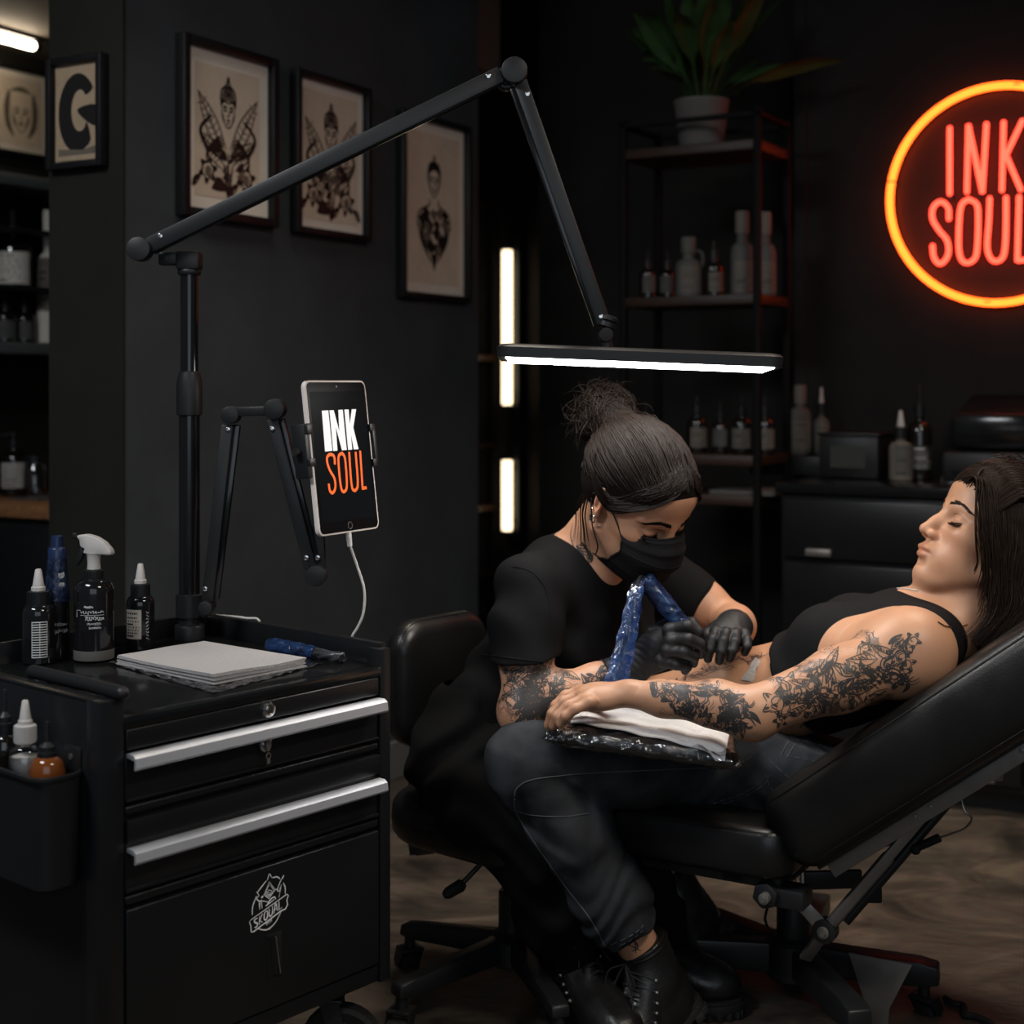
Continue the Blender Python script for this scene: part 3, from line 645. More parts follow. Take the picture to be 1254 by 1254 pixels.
# dim shelves behind the tubes
rt = empty('alcove_shelf', 'dim narrow shelf unit in the alcove left of the light tubes', 'shelf', AB(-3.30, 5.17, .0))
m = MB(ROOM)
for a_ in (-3.46, -3.14): m.box((a_, 5.05, 0), (a_+.02, 5.07, 2.1)); m.box((a_, 5.27, 0), (a_+.02, 5.29, 2.1))
m.build('upright_posts', M_blackmatte, rt)
for z in (.30, .58, .84, 1.2, 1.84): m = MB(ROOM); m.box((-3.46, 5.05, z-.02), (-3.12, 5.29, z), .002); m.build('shelf_board', M_wood, rt)

# ---------------------------------------------------------------- shelf unit with the plant
SA0, SA1, SB0, SB1 = -1.845, -1.42, 3.81, 4.07
rt = empty('shelf_unit', 'black metal shelf unit with dark wood boards behind the artist', 'shelf', AB((SA0+SA1)/2, (SB0+SB1)/2, 0))
for a_ in (SA0, SA1-.02):
    for b0 in (SB0, SB1-.02): m = MB(ROOM); m.box((a_, b0, 0), (a_+.02, b0+.02, 1.84), .002); m.build('post', M_shelfmetal, rt)
SZ = (1.754, 1.33, .885, .775, .2)
for z in SZ: m = MB(ROOM); m.box((SA0+.004, SB0+.004, z-.028), (SA1-.004, SB1-.004, z), .003); m.build('shelf_board', M_wood, rt)
m = MB(ROOM)
for z in (1.83,):
    for b0 in (SB0, SB1-.02): m.box((SA0, b0, z-.012), (SA1, b0+.02, z))
    for a_ in (SA0, SA1-.02): m.box((a_, SB0, z-.012), (a_+.02, SB1, z))
m.build('top_rail', M_shelfmetal, rt)
# plant
pp = onB(859, 168, 3.94); pp.z = SZ[0]
rt = empty('potted_plant', 'leafy green plant in a pale grey pot on top of the shelf unit', 'plant', pp); T = Matrix.Translation(pp)
m = MB(T); m.lathe([(0, 0), (.058, 0), (.062, .004), (.078, .135), (.080, .137), (.080, .143), (.073, .143), (.071, .12), (0, .118)], 48); m.build('pot', M_pot, rt)
m = MB(T); m.lathe([(0, .128), (.05, .126), (.0705, .122)], 24, cap=False); m.build('soil', M_soil, rt)
def leaf(base, tip, w, droop, rr):
    base, tip = Vector(base), Vector(tip); side = (tip-base).cross(EZ)
    side = side.normalized() if side.length > 1e-4 else Vector((1, 0, 0)); side = (side+EZ*rr).normalized()
    m = MB(T); mid = base.lerp(tip, .5)+EZ*droop; nrm = (tip-base).cross(side).normalized()
    def fn(u, v):
        t = v; p = base*(1-t)**2+(2*t*(1-t))*mid+tip*t*t; st = .32
        ww = .0035 if t < st else .0035+w*math.sin(PI*((t-st)/(1-st))**.75)**.9*(1 if t < .999 else 0)
        x = (u-.5)*2; return p+side*x*ww+nrm*(abs(x)*ww*.35)
    m.grid(fn, 7, 16); return m.build('leaf', M_leaf, rt, angle=80)
rl = random.Random(11)
for i in range(38):
    az = i*2.4+rl.random()*.5; el = .55+.75*rl.random(); L = .20+.20*rl.random()
    if i in (3, 8, 13, 20): el = .35
    bx = Vector((.03*math.cos(az), .03*math.sin(az), .12)); tp = bx+Vector((math.cos(az)*math.cos(el)*L, math.sin(az)*math.cos(el)*L, math.sin(el)*L*1.1-.02))
    leaf(bx, tp, .022+.014*rl.random(), .07+.07*rl.random(), rl.uniform(-.5, .5))
# bottles on the unit
g = 'bottles on the metal shelf unit'
def at_shelf(px, b_, z): p = onB(px, 400, b_); p.z = z; return p
w1 = bottle('dropper_bottle', 'small dark dropper bottle with grey label, leftmost on the second shelf', .024, .105, M_darkglass, lab=M_labelgrey, labz=(.2, .66), group=g); place(w1, at_shelf(793, 3.93, SZ[1]), .3)
dup(w1, at_shelf(817, 3.98, SZ[1]), -.2, 'second dark dropper bottle from the left on the second shelf', g)
w2 = bottle('jug_bottle', 'stout pale bottle with patterned label in the middle of the second shelf', .037, .14, M_labelgrey, lab=M_labelbg, labz=(.12, .62), cap='tall', capm=M_labelgrey, neck=.45, group=g, nz=.09); place(w2, at_shelf(843, 3.92, SZ[1]), .2)
m = MB(_MW[w2.name]); m.tube(smoothpts([(.016, 0, .135), (.040, 0, .132), (.043, 0, .10), (.034, 0, .085)], 5), .004); m.build('jug_handle', M_labelgrey, w2)
w3 = bottle('dropper_bottle', 'dark bottle with cream label right of the jug on the second shelf', .030, .12, M_darkglass, lab=M_labelbg, labz=(.14, .6), cap='twist', group=g); place(w3, at_shelf(874, 3.95, SZ[1]), .4)
w4 = bottle('tall_bottle', 'tall pale bottle with white cap beside the right front post of the unit', .033, .19, M_labelgrey, lab=M_labelbg, labz=(.06, .5), cap='tall', capm=M_labelbg, neck=.46, group=g, nz=.12); place(w4, at_shelf(909, 3.90, SZ[1]), .1)
w5 = dup(w4, at_shelf(936, 3.95, SZ[1]), .5, 'tall pale bottle lit orange at the right end of the second shelf', g)
for px, lb, pr_ in ((791, 'small dark bottle half hidden behind the lamp panel on the third shelf', w1), (853, 'bottle with large cream label on the third shelf above the artist', w3), (882, 'dark bottle between two cream labelled bottles on the third shelf', w1), (908, 'cream labelled bottle left of the post on the third shelf', w3), (936, 'cream labelled bottle at the right end of the third shelf', w3)):
    dup(pr_, at_shelf(px, 3.93, SZ[2]), rl.uniform(-.3, .3), lb, g)
for px in (900, 945):
    pass
m = MB(ROOM); q = ab(at_shelf(925, 3.90, SZ[3])); m.box((q[0]-.11, 3.83, SZ[3]), (q[0]+.08, 4.02, SZ[3]+.012), .002); setp(m.build('paper_stack', M_labelgrey, smooth=False), 'low stack of pale paper on the fourth shelf of the unit', 'paper')

# ---------------------------------------------------------------- neon sign
NB = 4.33-.036
cN = onB(1222, 238, NB); rad = 133*cN.y/F
rt = empty('neon_sign', 'round neon sign with an orange ring and red lettering on the back wall', 'neon sign', cN-EZ*rad); T = frame(cN, E1, EZ)
M_neonr = emit_mat('orange_neon_ring', (1., .100, .0100), 6.2); M_neonl = emit_mat('red_neon_letters', (1., .058, .032), 4.2)
m = MB(T); m.tube([(rad*math.cos(2*PI*i/96), rad*math.sin(2*PI*i/96), 0) for i in range(96)], .0105, 10, closed=True); m.build('ring_tube', M_neonr, rt)
px2 = lambda px, py: T.inverted() @ onB(px, py, NB)
def stroke(P, n=6): 
    m = MB(T); Q = smoothpts(P, n); m.tube(Q, .0072, 10); m.sph(Q[0], .0072, 10); m.sph(Q[-1], .0072, 10); return m.build('letter_tube', M_neonl, rt)
def nl(*pp): return [px2(*p) for p in pp]
def straight(P): 
    out = []
    for a, b in zip(P, P[1:]): out += [a, a.lerp(b, .04), a.lerp(b, .5), a.lerp(b, .96)]
    return out+[P[-1]]
stroke(straight(nl((1163, 157), (1163, 237))))
stroke(straight(nl((1184, 235), (1186, 154), (1203, 235), (1208, 152))))
stroke(straight(nl((1227, 233), (1229, 150)))); stroke(straight(nl((1252, 148), (1232, 190), (1250, 232))))
stroke(nl((1162, 268), (1161, 254), (1152, 247), (1143, 254), (1142, 268), (1150, 282), (1160, 295), (1161, 312), (1152, 323), (1144, 316), (1142, 301)))
stroke(nl((1186, 244), (1178, 250), (1175, 266), (1174, 300), (1177, 317), (1185, 322), (1194, 316), (1197, 300), (1198, 266), (1196, 250), (1186, 244)))
stroke(nl((1212, 243), (1211, 270), (1209, 302), (1213, 316), (1220, 320), (1228, 315), (1231, 300), (1232, 270), (1232, 242)))
stroke(straight(nl((1248, 241), (1246, 319), (1262, 318))))
m = MB(T); m.prism([((rad-.012)*math.cos(2*PI*i/72), (rad-.012)*math.sin(2*PI*i/72)) for i in range(72)], -.030, -.025); m.build('acrylic_backing', mat('smoked_backing', (.055, .030, .022), .8, spec=.1), rt)
for a_ in (80, 265, 170, 350):
    m = MB(T); x, y = rad*math.cos(R(a_)), rad*math.sin(R(a_)); m.cyl((x*.985, y*.985, -.0355), (x*.985, y*.985, -.006), .006, n=12); m.tube([(x+.013*math.cos(t), y+.013*math.sin(t)*.2, .013*math.sin(t)) for t in [i*PI/6 for i in range(12)]], .002, 6, closed=True); m.build('standoff', M_blackplastic, rt)
for x, y in ((-.13, .0), (-.05, .0), (.05, .01)): m = MB(T); m.cyl((x, y, -.0355), (x, y, -.006), .004, n=10); m.build('standoff', M_blackplastic, rt)

# ---------------------------------------------------------------- counter on the right, with what stands on it
CB0, CB1, CA0, CA1, CZ = 3.80, 4.31, -1.355, .75, .818
rt = empty('drawer_counter', 'long black drawer counter along the back wall under the neon sign', 'counter', AB((CA0+CA1)/2, 4.05, 0))
m = MB(ROOM); m.box((CA0-.012, CB0-.02, CZ-.028), (CA1, CB1, CZ), .004); m.build('worktop', M_blackgloss, rt)
m = MB(ROOM); m.box((CA0, CB0, .06), (CA1, CB1, CZ-.029), .003); m.box((CA0+.03, CB0+.05, 0), (CA1, CB1, .06)); m.build('carcass', M_black, rt)
w_ = .62
for i in range(3):
    for (z0, z1) in ((.62, .775), (.42, .605), (.08, .405)):
        a_ = CA0+.012+i*(w_+.01); m = MB(ROOM); m.box((a_, CB0-.018, z0), (a_+w_-.005, CB0-.001, z1), .003); d = m.build('drawer', M_black, rt)
        for aa in (a_+.10, a_+w_-.10): m = MB(ROOM); m.box((aa-.035, CB0-.034, z0+.006), (aa+.035, CB0-.018, z0+.026), .004); h_ = m.build('pull', M_steel, d)
g = 'bottles on the drawer counter'
def on_counter(px, b_, z=CZ): p = onB(px, 560, b_); p.z = z; return p
m = MB(ROOM); q = ab(on_counter(1000, 4.2)); m.box((q[0]-.17, 4.10, CZ), (q[0]+.10, 4.30, CZ+.055), .003); setp(m.build('riser_board', M_blackmatte), 'low black riser under two pale bottles at the left of the drawer counter', 'riser')
c1 = bottle('spray_bottle', 'large frosted bottle with tall white cap at the left of the counter', .033, .165, M_labelgrey, lab=M_labelbg, labz=(.12, .6), cap='tall', capm=M_labelbg, neck=.42, group=g); place(c1, on_counter(980, 4.19, CZ+.055), .2)
c2 = bottle('slim_bottle', 'slim frosted nozzle bottle right of the large frosted bottle', .023, .13, M_labelgrey, lab=M_labelbg, labz=(.1, .7), cap='nozzle', group=g); place(c2, on_counter(1006, 4.2, CZ+.055), .1)
c3 = bottle('nozzle_bottle', 'white labelled nozzle bottle at the front of the counter', .032, .125, M_labelbg, lab=M_labelgrey, labz=(.1, .8), cap='nozzle', group=g, neck=.4); place(c3, on_counter(1103, 4.02), .2)
c4 = bottle('pump_bottle', 'tall dark pump bottle right of the white nozzle bottle', .034, .19, M_darkglass, lab=M_ink, labz=(.15, .5), cap='dropper', group=g); place(c4, on_counter(1126, 4.08), .1)
dup(w1, on_counter(1044, 4.26), 0., 'dark dropper bottle behind the black box, left one', g); dup(w1, on_counter(1065, 4.265), 0., 'dark dropper bottle behind the black box, right one', g)
rt = empty('organizer_box', 'black plastic organizer box on the counter beside the riser', 'box', on_counter(1050, 4.12)); q = ab(rt.location)
m = MB(ROOM); m.box((q[0]-.085, 4.03, CZ+.001), (q[0]+.085, 4.22, CZ+.118), .006); m.build('box_body', M_blackplastic, rt)
m = MB(ROOM); m.box((q[0]-.09, 4.025, CZ+.118), (q[0]+.09, 4.225, CZ+.128), .004); m.build('lid', M_blackplastic, rt)
m = MB(ROOM); m.box((q[0]-.05, 4.0275, CZ+.03), (q[0]+.05, 4.0295, CZ+.09)); m.build('front_label', mat('dim_label', (.03, .03, .028), .6), rt)
# stencil printer
q = ab(on_counter(1228, 4.1)); rt = empty('stencil_printer', 'black desktop printer with orange lit lid at the right end of the counter', 'printer', AB(q[0], 4.1, CZ))
m = MB(ROOM); m.box((q[0]-.13, 3.96, CZ+.001), (q[0]+.16, 4.24, CZ+.085), .012); m.build('printer_body', M_blackplastic, rt)
m = MB(ROOM); m.box((q[0]-.115, 3.99, CZ+.09), (q[0]+.15, 4.25, CZ+.19), .02); m.build('upper_housing', M_blackgloss, rt)
m = MB(ROOM @ Matrix.Translation((q[0], 4.12, CZ+.195)) @ Matrix.Rotation(R(14), 4, 'X')); m.box((-.11, -.13, 0), (.145, .12, .012), .005); m.build('lid', M_blackgloss, rt)
m = MB(ROOM); m.box((q[0]-.10, 3.952, CZ+.03), (q[0]+.13, 3.97, CZ+.05), .003); m.build('paper_slot', M_blackrub, rt)
m = MB(Matrix.Translation(on_counter(1168, 4.0))); m.lathe([(0, 0.001), (.035, .001), (.034, .012), (.02, .05), (.012, .06), (0, .06)], 24); setp(m.build('steel_cup', M_steel), 'small dull steel cone cup left of the printer', 'cup')
# ================================================================ tool cabinet
EX = Vector((.653, .757, 0)).normalized(); EY = Vector((-EX.y, EX.x, 0))
CW, CD, CT, CB = .512, .46, .655, .185
PL = Vector((-.185, 2.24, 0))-EX*CW
TC = frame(PL, EX, EY); TCi = TC.inverted()
def C(x, y, z): return TC @ Vector((x, y, z))
cab = empty('tool_cabinet', 'black steel rolling tool cabinet with two silver drawer pulls and a white emblem', 'cabinet', C(CW/2, CD/2, 0))
def caster(T, r, w, parent, plate=True, rz=0.):
    """T: top of the stem, z up; wheel hangs below"""
    T = T @ Matrix.Rotation(rz, 4, 'Z'); m = MB(T)
    if plate: m.box((-.03, -.025, -.006), (.03, .025, 0), .002)
    m.cyl((0, 0, -.03), (0, 0, 0), .010, n=14)
    for s in (-1, 1): m.prism([(-.018, -.025), (.014, -.025), (.026, -.03-r*.9), (.020, -.04-r), (.008, -.04-r)], s*(w/2+.003)-.0015, s*(w/2+.003)+.0015, T=Matrix.Rotation(R(90), 4, 'X'))
    m.box((-.02, -w/2-.004, -.028), (.018, w/2+.004, -.022), .002); fk = m.build('caster_fork', M_blackmatte, parent)
    cz = -.035-r; m = MB(T @ Matrix.Translation((.014, 0, cz)) @ Matrix.Rotation(R(90), 4, 'X'))
    m.lathe([(0, -w/2-.001), (r*.62, -w/2), (r*.66, -w/2+.002), (r*.9, -w/2), (r, -w/2+.004), (r, w/2-.004), (r*.9, w/2), (r*.66, w/2-.002), (r*.62, w/2), (0, w/2+.001)], 28); m.build('wheel', M_blackrub, fk)
PW, PW2 = .036, .022
m = MB(TC)
m.box((0, 0, CB), (PW, .03, .681), .0015); m.box((CW-PW2, 0, CB-.008), (CW, .03, .681), .0015)            # front posts
m.box((0, .028, CB-.008), (.016, CD, .681), .0015); m.box((CW-.012, .028, CB-.008), (CW, CD, .6545), .0015)    # sides
m.box((.012, CD-.014, CB), (CW-.01, CD, .654), .001); m.box((.01, .02, CB-.003), (CW-.01, CD-.01, CB+.012), .001)
m.box((PW, .004, CB-.006), (CW-PW2, .022, .2035), .001)
m.box((PW, .012, .20), (CW-PW2, .03, .645))                                                   # dark backing behind the drawer fronts
m.build('body', M_black, cab, angle=30)
m = MB(TC); m.box((PW-.001, -.001, .641), (CW-PW2+.001, .02, .655), .001); m.box((.012, .015, .643), (CW-.012, CD-.012, .6548), .0006); m.build('top_tray', M_blackgloss, cab)
m = MB(TC); m.box((.0, CD-.010, .640), (CW, CD+.001, .688), .0015); m.box((CW-.011, .012, .640), (CW+.001, CD, .688), .0015); m.box((.0, .03, .676), (.022, CD, .6815), .001); m.build('tray_rim', M_black, cab)
m = MB(TC @ Matrix.Translation((.030, -.004, .6885))); m.tube([(0, 0, 0), (.003, .075, 0), (.003, .215, 0)], .0095, 14); m.sph((0, 0, 0), .0095); m.box((-.006, .03, -.03), (.010, .05, -.006), .002); m.box((-.004, .17, -.03), (.012, .19, -.006), .002)
m.build('push_bar', M_blackplastic, cab)
def front(name, z0, z1, y0=-.001, y1=.012, bev=.0028, x0=PW+.003, x1=CW-PW2-.003, parent=cab, M_=M_black, T=TC):
    m = MB(T); m.box((x0, y0, z0), (x1, y1, z1), bev, 3); return m.build(name, M_, parent, angle=60)
tp = front('top_panel', .6125, .640)
def pull(z0, z1, d):
    m = MB(TC); x0, x1 = PW+.004, CW-PW2-.003
    pr = [(.0, z1), (-.013, z1), (-.019, z1-.004), (-.021, z0+.003), (-.019, z0), (-.016, z0), (-.0165, z1-.007), (.0, z1-.005)]
    T = TC @ Matrix(((0, 0, 1, 0), (1, 0, 0, 0), (0, 1, 0, 0), (0, 0, 0, 1))); m.T = T; m.prism(pr, x0, x1); return m.build('drawer_pull', M_alu, d)
d1 = front('drawer', .5465, .6095, .002); pull(.590, .609, d1)
m = MB(TC); m.box((PW+.003, -.0015, .5465), (CW-PW2-.003, .004, .5495), .001); m.build('lower_lip', M_black, d1)
front('rail', .530, .5405, .001)
d2 = front('drawer', .430, .5235, .002); pull(.470, .488, d2)
m = MB(TC); m.box((PW+.003, -.0035, .494), (CW-PW2-.003, .004, .5235), .0015); m.box((PW+.003, -.0015, .430), (CW-PW2-.003, .004, .4345), .001); m.build('front_fold', M_black, d2)
front('rail', .4135, .425, .001)
dr = front('door', .207, .4085, -.0015)
# locks
def lock(x, z, par, key=False):
    T = TC @ Matrix.Translation((x, -.001, z)) @ Matrix.Rotation(R(90), 4, 'X'); m = MB(T)
    m.lathe([(0, 0), (.0105, 0), (.0112, .002), (.0105, .0045), (.0075, .006), (.0072, .003), (0, .003)], 28); m.box((-.0016, -.004, .003), (.0016, .004, .0052)); m.cyl((0, 0, .002), (0, 0, .0075), .0042, n=16)
    lk = m.build('lock', M_chrome, par)
    if key:
        m = MB(T); m.prism([(.0045*math.cos(i*PI/8), .0075*math.sin(i*PI/8)) for i in range(16)], .008, .0105, .0005); m.tube([(.004*math.cos(t), -.011-.004+.004*math.sin(t), .0095) for t in [i*PI/6 for i in range(12)]], .0008, 6, closed=True); m.prism([(-.0025, -.018), (.0025, -.018), (.003, -.026), (-.003, -.026)], .008, .010, .0004); m.build('key', M_steel, lk)
tl = TCi @ G(327, 862, .628); 
def fx(px):  # local x on the front plane for an image column
    k = (px-CX)/F; return (k*PL.y-PL.x)/(EX.x-k*EX.y)
lock(fx(327), .6275, tp); lock(fx(323), .580, d1, True)
# emblem: line drawing on the door
m = MB(TC @ Matrix.Translation((fx(328), -.0017, .356)) @ Matrix.Rotation(R(90), 4, 'X')); A = Art(m, m.T, 0.0001); m.mi = 0
s = .0395*1.0; lw = .00145; K = .030
def q(*pp): return [((x-348)/190*K*1.27, -(y-440)/255*.037) for x, y in pp]
A.line(q((204, 500), (206, 420), (240, 330)), lw*1.2); A.line(q((245, 300), (330, 212)), lw*1.2); A.line(q((378, 205), (425, 212), (452, 245)), lw*1.2); A.line(q((480, 290), (497, 340), (497, 405)), lw*1.2)
A.line(q((245, 640), (300, 678), (350, 685), (410, 645), (462, 560)), lw*1.2); A.line(q((336, 215), (354, 158), (374, 200)), lw, 2); A.line(q((350, 680), (358, 694)), lw*2, 2)
A.line(q((354, 235), (306, 345), (350, 395), (405, 330), (354, 235)), lw, 1); A.line(q((352, 260), (320, 340), (350, 375), (392, 330), (354, 262)), lw*.7, 2)
A.line(q((350, 310), (330, 340), (352, 362), (376, 335), (350, 312)), lw*.9, 3); A.line(q((340, 330), (360, 350)), lw*.8, 2)
A.line(q((240, 290), (262, 335), (240, 350), (260, 385), (300, 400), (350, 430)), lw, 2); A.line(q((265, 390), (268, 470)), lw*1.6, 2); A.line(q((280, 380), (290, 470)), lw, 2)
A.line(q((486, 216), (455, 262), (425, 340), (445, 355), (462, 300), (440, 420)), lw, 2); A.line(q((486, 216), (474, 250)), lw, 2); A.line(q((330, 460), (345, 430), (370, 405), (400, 398), (412, 425)), lw*1.6, 3); A.line(q((320, 455), (400, 420)), lw*1.4, 2)
A.line(q((405, 330), (430, 330)), lw, 2); A.line(q((300, 350), (280, 365)), lw*2, 2)
A.line(q((190, 540), (512, 412), (526, 430), (512, 470), (520, 515), (498, 552), (465, 552), (215, 660), (192, 655), (190, 600), (178, 555), (190, 540)), lw*1.4, 1)
def letter(ch, x, y, w, h):
    P = {'S': [[(.9, .9), (.3, 1), (.1, .75), (.5, .5), (.9, .28), (.6, 0), (.1, .12)]], 'K': [[(.1, 0), (.1, 1)], [(.9, 1), (.15, .45), (.9, 0)]], 'O': [[(.5, 1), (.12, .8), (.12, .2), (.5, 0), (.88, .2), (.88, .8), (.5, 1)]], 'U': [[(.1, 1), (.1, .2), (.5, 0), (.9, .2), (.9, 1)]], 'A': [[(.05, 0), (.35, .9), (.5, 1), (.65, .9), (.95, 0)], [(.25, .35), (.75, .35)]], 'L': [[(.1, 1), (.1, 0), (.9, 0)]]}[ch]
    for L in P: A.line([(x+a*w, y+b*h+(x+a*w)*.32) for a, b in L], .0023, 3 if ch in 'SOU' else 1)
x0 = -.0262
for i, ch in enumerate('SKOUAL'): letter(ch, x0+i*.0088, -.0200, .0072, .0122)
for k in range(5): A.line([((k-2)*.0022, -.0245+k*.0006), ((k-2)*.0022+.0007, -.0300+k*.0008)], .0013, 2)
m.build('emblem', mat('white_emblem_print', (.88, .88, .88), .5), dr, False, recalc=False)
# recessed finger pull
xh = fx(330); m = MB(TC); m.box((xh-.006, -.0022, .250), (xh+.020, .004, .312), .0005); m.build('finger_recess', mat('recess_shade', (.002, .002, .002), .9), dr)  # near-black box on the door face paints the shade inside the recess
m = MB(TC); m.grid(lambda u, v: (xh-.006+.012*u+.010*v, -.0026-.006*math.sin(u*PI)*(1-v*.4), .310-.056*v), 8, 10); m.build('curved_lip', M_blackgloss, dr); m = MB(TC); m.tube([(xh+.005+.010*v, -.0075+.0015*v, .309-.055*v-.002*math.sin(v*3)) for v in [i/10 for i in range(11)]], .0011, 6); m.build('lip_highlight', M_steel, dr)  # thin steel tube stands in for the highlight along the lip
for x, y, a in ((.075, .06, .2), (CW-.065, .06, -.9), (.06, CD-.07, .4), (CW-.065, CD-.07, -.5)): caster(TC @ Matrix.Translation((x, y, CB-.008)), .064, .032, cab, rz=a)

# storage bin on the cabinet side
bn = empty('storage_bin', 'black plastic bin holding bottles, hung on the cabinet side', 'bin', C(-.035, .17, .446))
def rrect(x0, x1, y0, y1, r, n=5):
    P = []
    for cx, cy, a0 in ((x1-r, y1-r, 0), (x0+r, y1-r, 90), (x0+r, y0+r, 180), (x1-r, y0+r, 270)):
        for i in range(n+1): a = R(a0+90*i/n); P.append((cx+r*math.cos(a), cy+r*math.sin(a)))
    return P
m = MB(TC); bm = m.bm; rings = []
for (z, dx, dy, rr) in ((.449, .007, .007, .020), (.446, .011, .011, .016), (.446, .011, .011, .016), (.449, .007, .007, .020), (.56, .002, .002, .022), (.588, .0, .0, .023), (.588, -.004, -.004, .026), (.592, -.004, -.004, .026), (.592, .003, .003, .020), (.46, .010, .010, .016)):
    P = rrect(-.068+dx, -.001-dx*.2, .026+dy, .31-dy, rr); rings.append([bm.verts.new(TC @ Vector((x, y, z))) for x, y in P])
for a, b in zip(rings[2:], rings[3:]):
    for i in range(len(a)): j = (i+1) % len(a); bm.faces.new([a[i], a[j], b[j], b[i]])
bm.faces.new(rings[2]); bm.faces.new(rings[-1]); m.build('bin_body', M_blackplastic, bn)
m = MB(TC); m.prism([(.040, .585), (.040, .614), (.044, .618), (.074, .618), (.077, .614), (.077, .585)], -.003, 0, .0008, T=Matrix(((0, 0, 1, 0), (1, 0, 0, 0), (0, 1, 0, 0), (0, 0, 0, 1)))); m.build('hanging_tab', M_blackmatte, bn)
m = MB(TC); m.cyl((-.0045, .060, .604), (-.003, .060, .604), .004, n=14); m.build('tab_screw', M_steel, bn)
g = 'bottles in the storage bin'
t = bottle('nozzle_bottle', 'clear bottle of milky fluid with white nozzle cap in the side bin', .0225, .170, M_clearbottle, cap='nozzle', capm=M_whitedim, neck=.48, group=g, nz=.128, ck=.52)
m = MB(); m.lathe([(0, .002), (.0205, .002), (.0210, .10), (.0212, .132), (.019, .139), (0, .139)], 24); m.build('milky_fluid', M_milky, t); place(t, C(-.031, .122, .4615))
t = bottle('nozzle_bottle', 'round amber bottle with black nozzle at the front of the side bin', .0225, .140, M_amberliq, cap='twist', capm=M_blackplastic, neck=.40, group=g, nz=.126); place(t, C(-.031, .070, .4615))
t = bottle('nozzle_bottle', 'black capped bottle at the frame edge in the side bin', .018, .160, M_darkglass, cap='twist', capm=M_blackplastic, neck=.42, group=g, nz=.135); place(t, C(-.031, .172, .4615))
t = bottle('nozzle_bottle', 'brown bottle at the back of the side bin', .020, .13, M_darkglass, cap='twist', capm=M_blackplastic, neck=.42, group=g, nz=.11); place(t, C(-.031, .24, .4615))

# ---------------------------------------------------------------- things on the cabinet
g = 'bottles on the tool cabinet'; ZT = .6551
def script_marks(b, r, z0, z1, half, seed, dense=1.):
    rr_ = random.Random(seed); 
    def P(u, z): a = (u-.5)*2*half; return (r*math.sin(a), -r*math.cos(a), z0+(z1-z0)*z)
    return P, rr_
def curl(b, r, z, a0, a1, amp, w, seed, n=26):
    """handwritten-looking line around a bottle"""
    k = random.Random(seed); pts = []
    for i in range(n):
        t = i/(n-1); a = a0+(a1-a0)*t+.04*math.sin(i*2.1); pts.append((r*math.sin(a), -r*math.cos(a), z+amp*math.sin(i*1.7+k.random()*2)*(.5+.5*k.random())))
    b.tube(smoothpts(pts, 3), w, 4)
t1 = bottle('nozzle_bottle', 'black bottle with white nozzle and barcode label, leftmost on the cabinet', .0245, .094, M_glossbottle, cap='nozzle', neck=.52, group=g, nz=.077)
m = MB()
for i in range(15):
    z = .012+.0038*i; m.grid(lambda u, v: (.0247*math.sin(.15+u*.95), -.0247*math.cos(.15+u*.95), z+v*.0016), 8, 2)
for aa in (.15, .62, 1.08): m.grid(lambda u, v: (.0248*math.sin(aa+u*.04), -.0248*math.cos(aa+u*.04), .012+v*.055), 2, 2)
m.build('label_print', M_inkw, t1, recalc=False); p = G(47, 812, ZT); place(t1, p, R(-14))
t2 = bottle('nozzle_bottle', 'black bottle with white nozzle and cream label, beside the lamp pole', .0225, .090, M_glossbottle, lab=M_label, labz=(.22, .74), labarc=.66, cap='nozzle', neck=.52, group=g, nz=.074)
m = MB(); curl(m, .0227, .045, 1.05, 1.06, .0, .0006, 3)
for i in range(9): z = .020+.0052*i; m.tube([(.0227*math.sin(1.0+.12*k_), -.0227*math.cos(1.0+.12*k_), z+.0016*math.sin(k_*3.+i)) for k_ in (0, .5, 1, 1.6)], .0006, 4)
m.build('side_print', M_inkw, t2, recalc=False); place(t2, G(172, 795, ZT), R(-20))
# spray bottle
sp = bottle('spray_bottle', 'black spray bottle with white trigger head and white script lettering', .0305, .128, M_glossbottle, cap='none', neck=.42, group=g, nz=.108)
m = MB()
for i in range(24): a0 = 2*PI*i/24; m.box((.0142, -.0008, .121), (.0155, .0008, .139), T=Matrix.Rotation(a0, 4, 'Z'))
m.lathe([(.0145, .120), (.0150, .121), (.0150, .139), (.012, .141)], 24); m.build('screw_cap', M_blackplastic, sp)
Th = Matrix.Rotation(R(90), 4, 'X')
m = MB(); m.lathe([(.0105, .140), (.0098, .150), (.0105, .163), (.012, .166)], 20)
m.prism([(-.026, .193), (-.024, .188), (-.021, .186), (-.020, .176), (-.012, .172), (-.016, .166), (-.004, .163), (.012, .164), (.030, .163), (.0325, .166), (.030, .172), (.020, .183), (.006, .191), (-.010, .195)], -.0085, .0085, .003, T=Th); m.build('spray_head', M_whitedim, sp)
m = MB(); m.prism([(-.034, .188), (-.034, .196), (-.027, .1965), (-.025, .187)], -.006, .006, .0015, T=Th); m.build('spray_tip', M_blackplastic, sp)
m = MB(); m.prism([(-.020, .176), (-.015, .170), (-.017, .160), (-.026, .145), (-.030, .147), (-.024, .162)], -.005, .005, .0015, T=Th); m.build('trigger', M_blackplastic, sp)
m = MB()
for z, a0, a1, am, w in ((.086, -.05, .40, .0022, .0004), (.078, -.25, .95, .0028, .00045), (.068, .0, .95, .0038, .0006), (.060, .1, .8, .0022, .0003), (.054, .2, .8, .0018, .0003)): curl(m, .0307, z, a0, a1, am, w, int(z*1e4), 30)
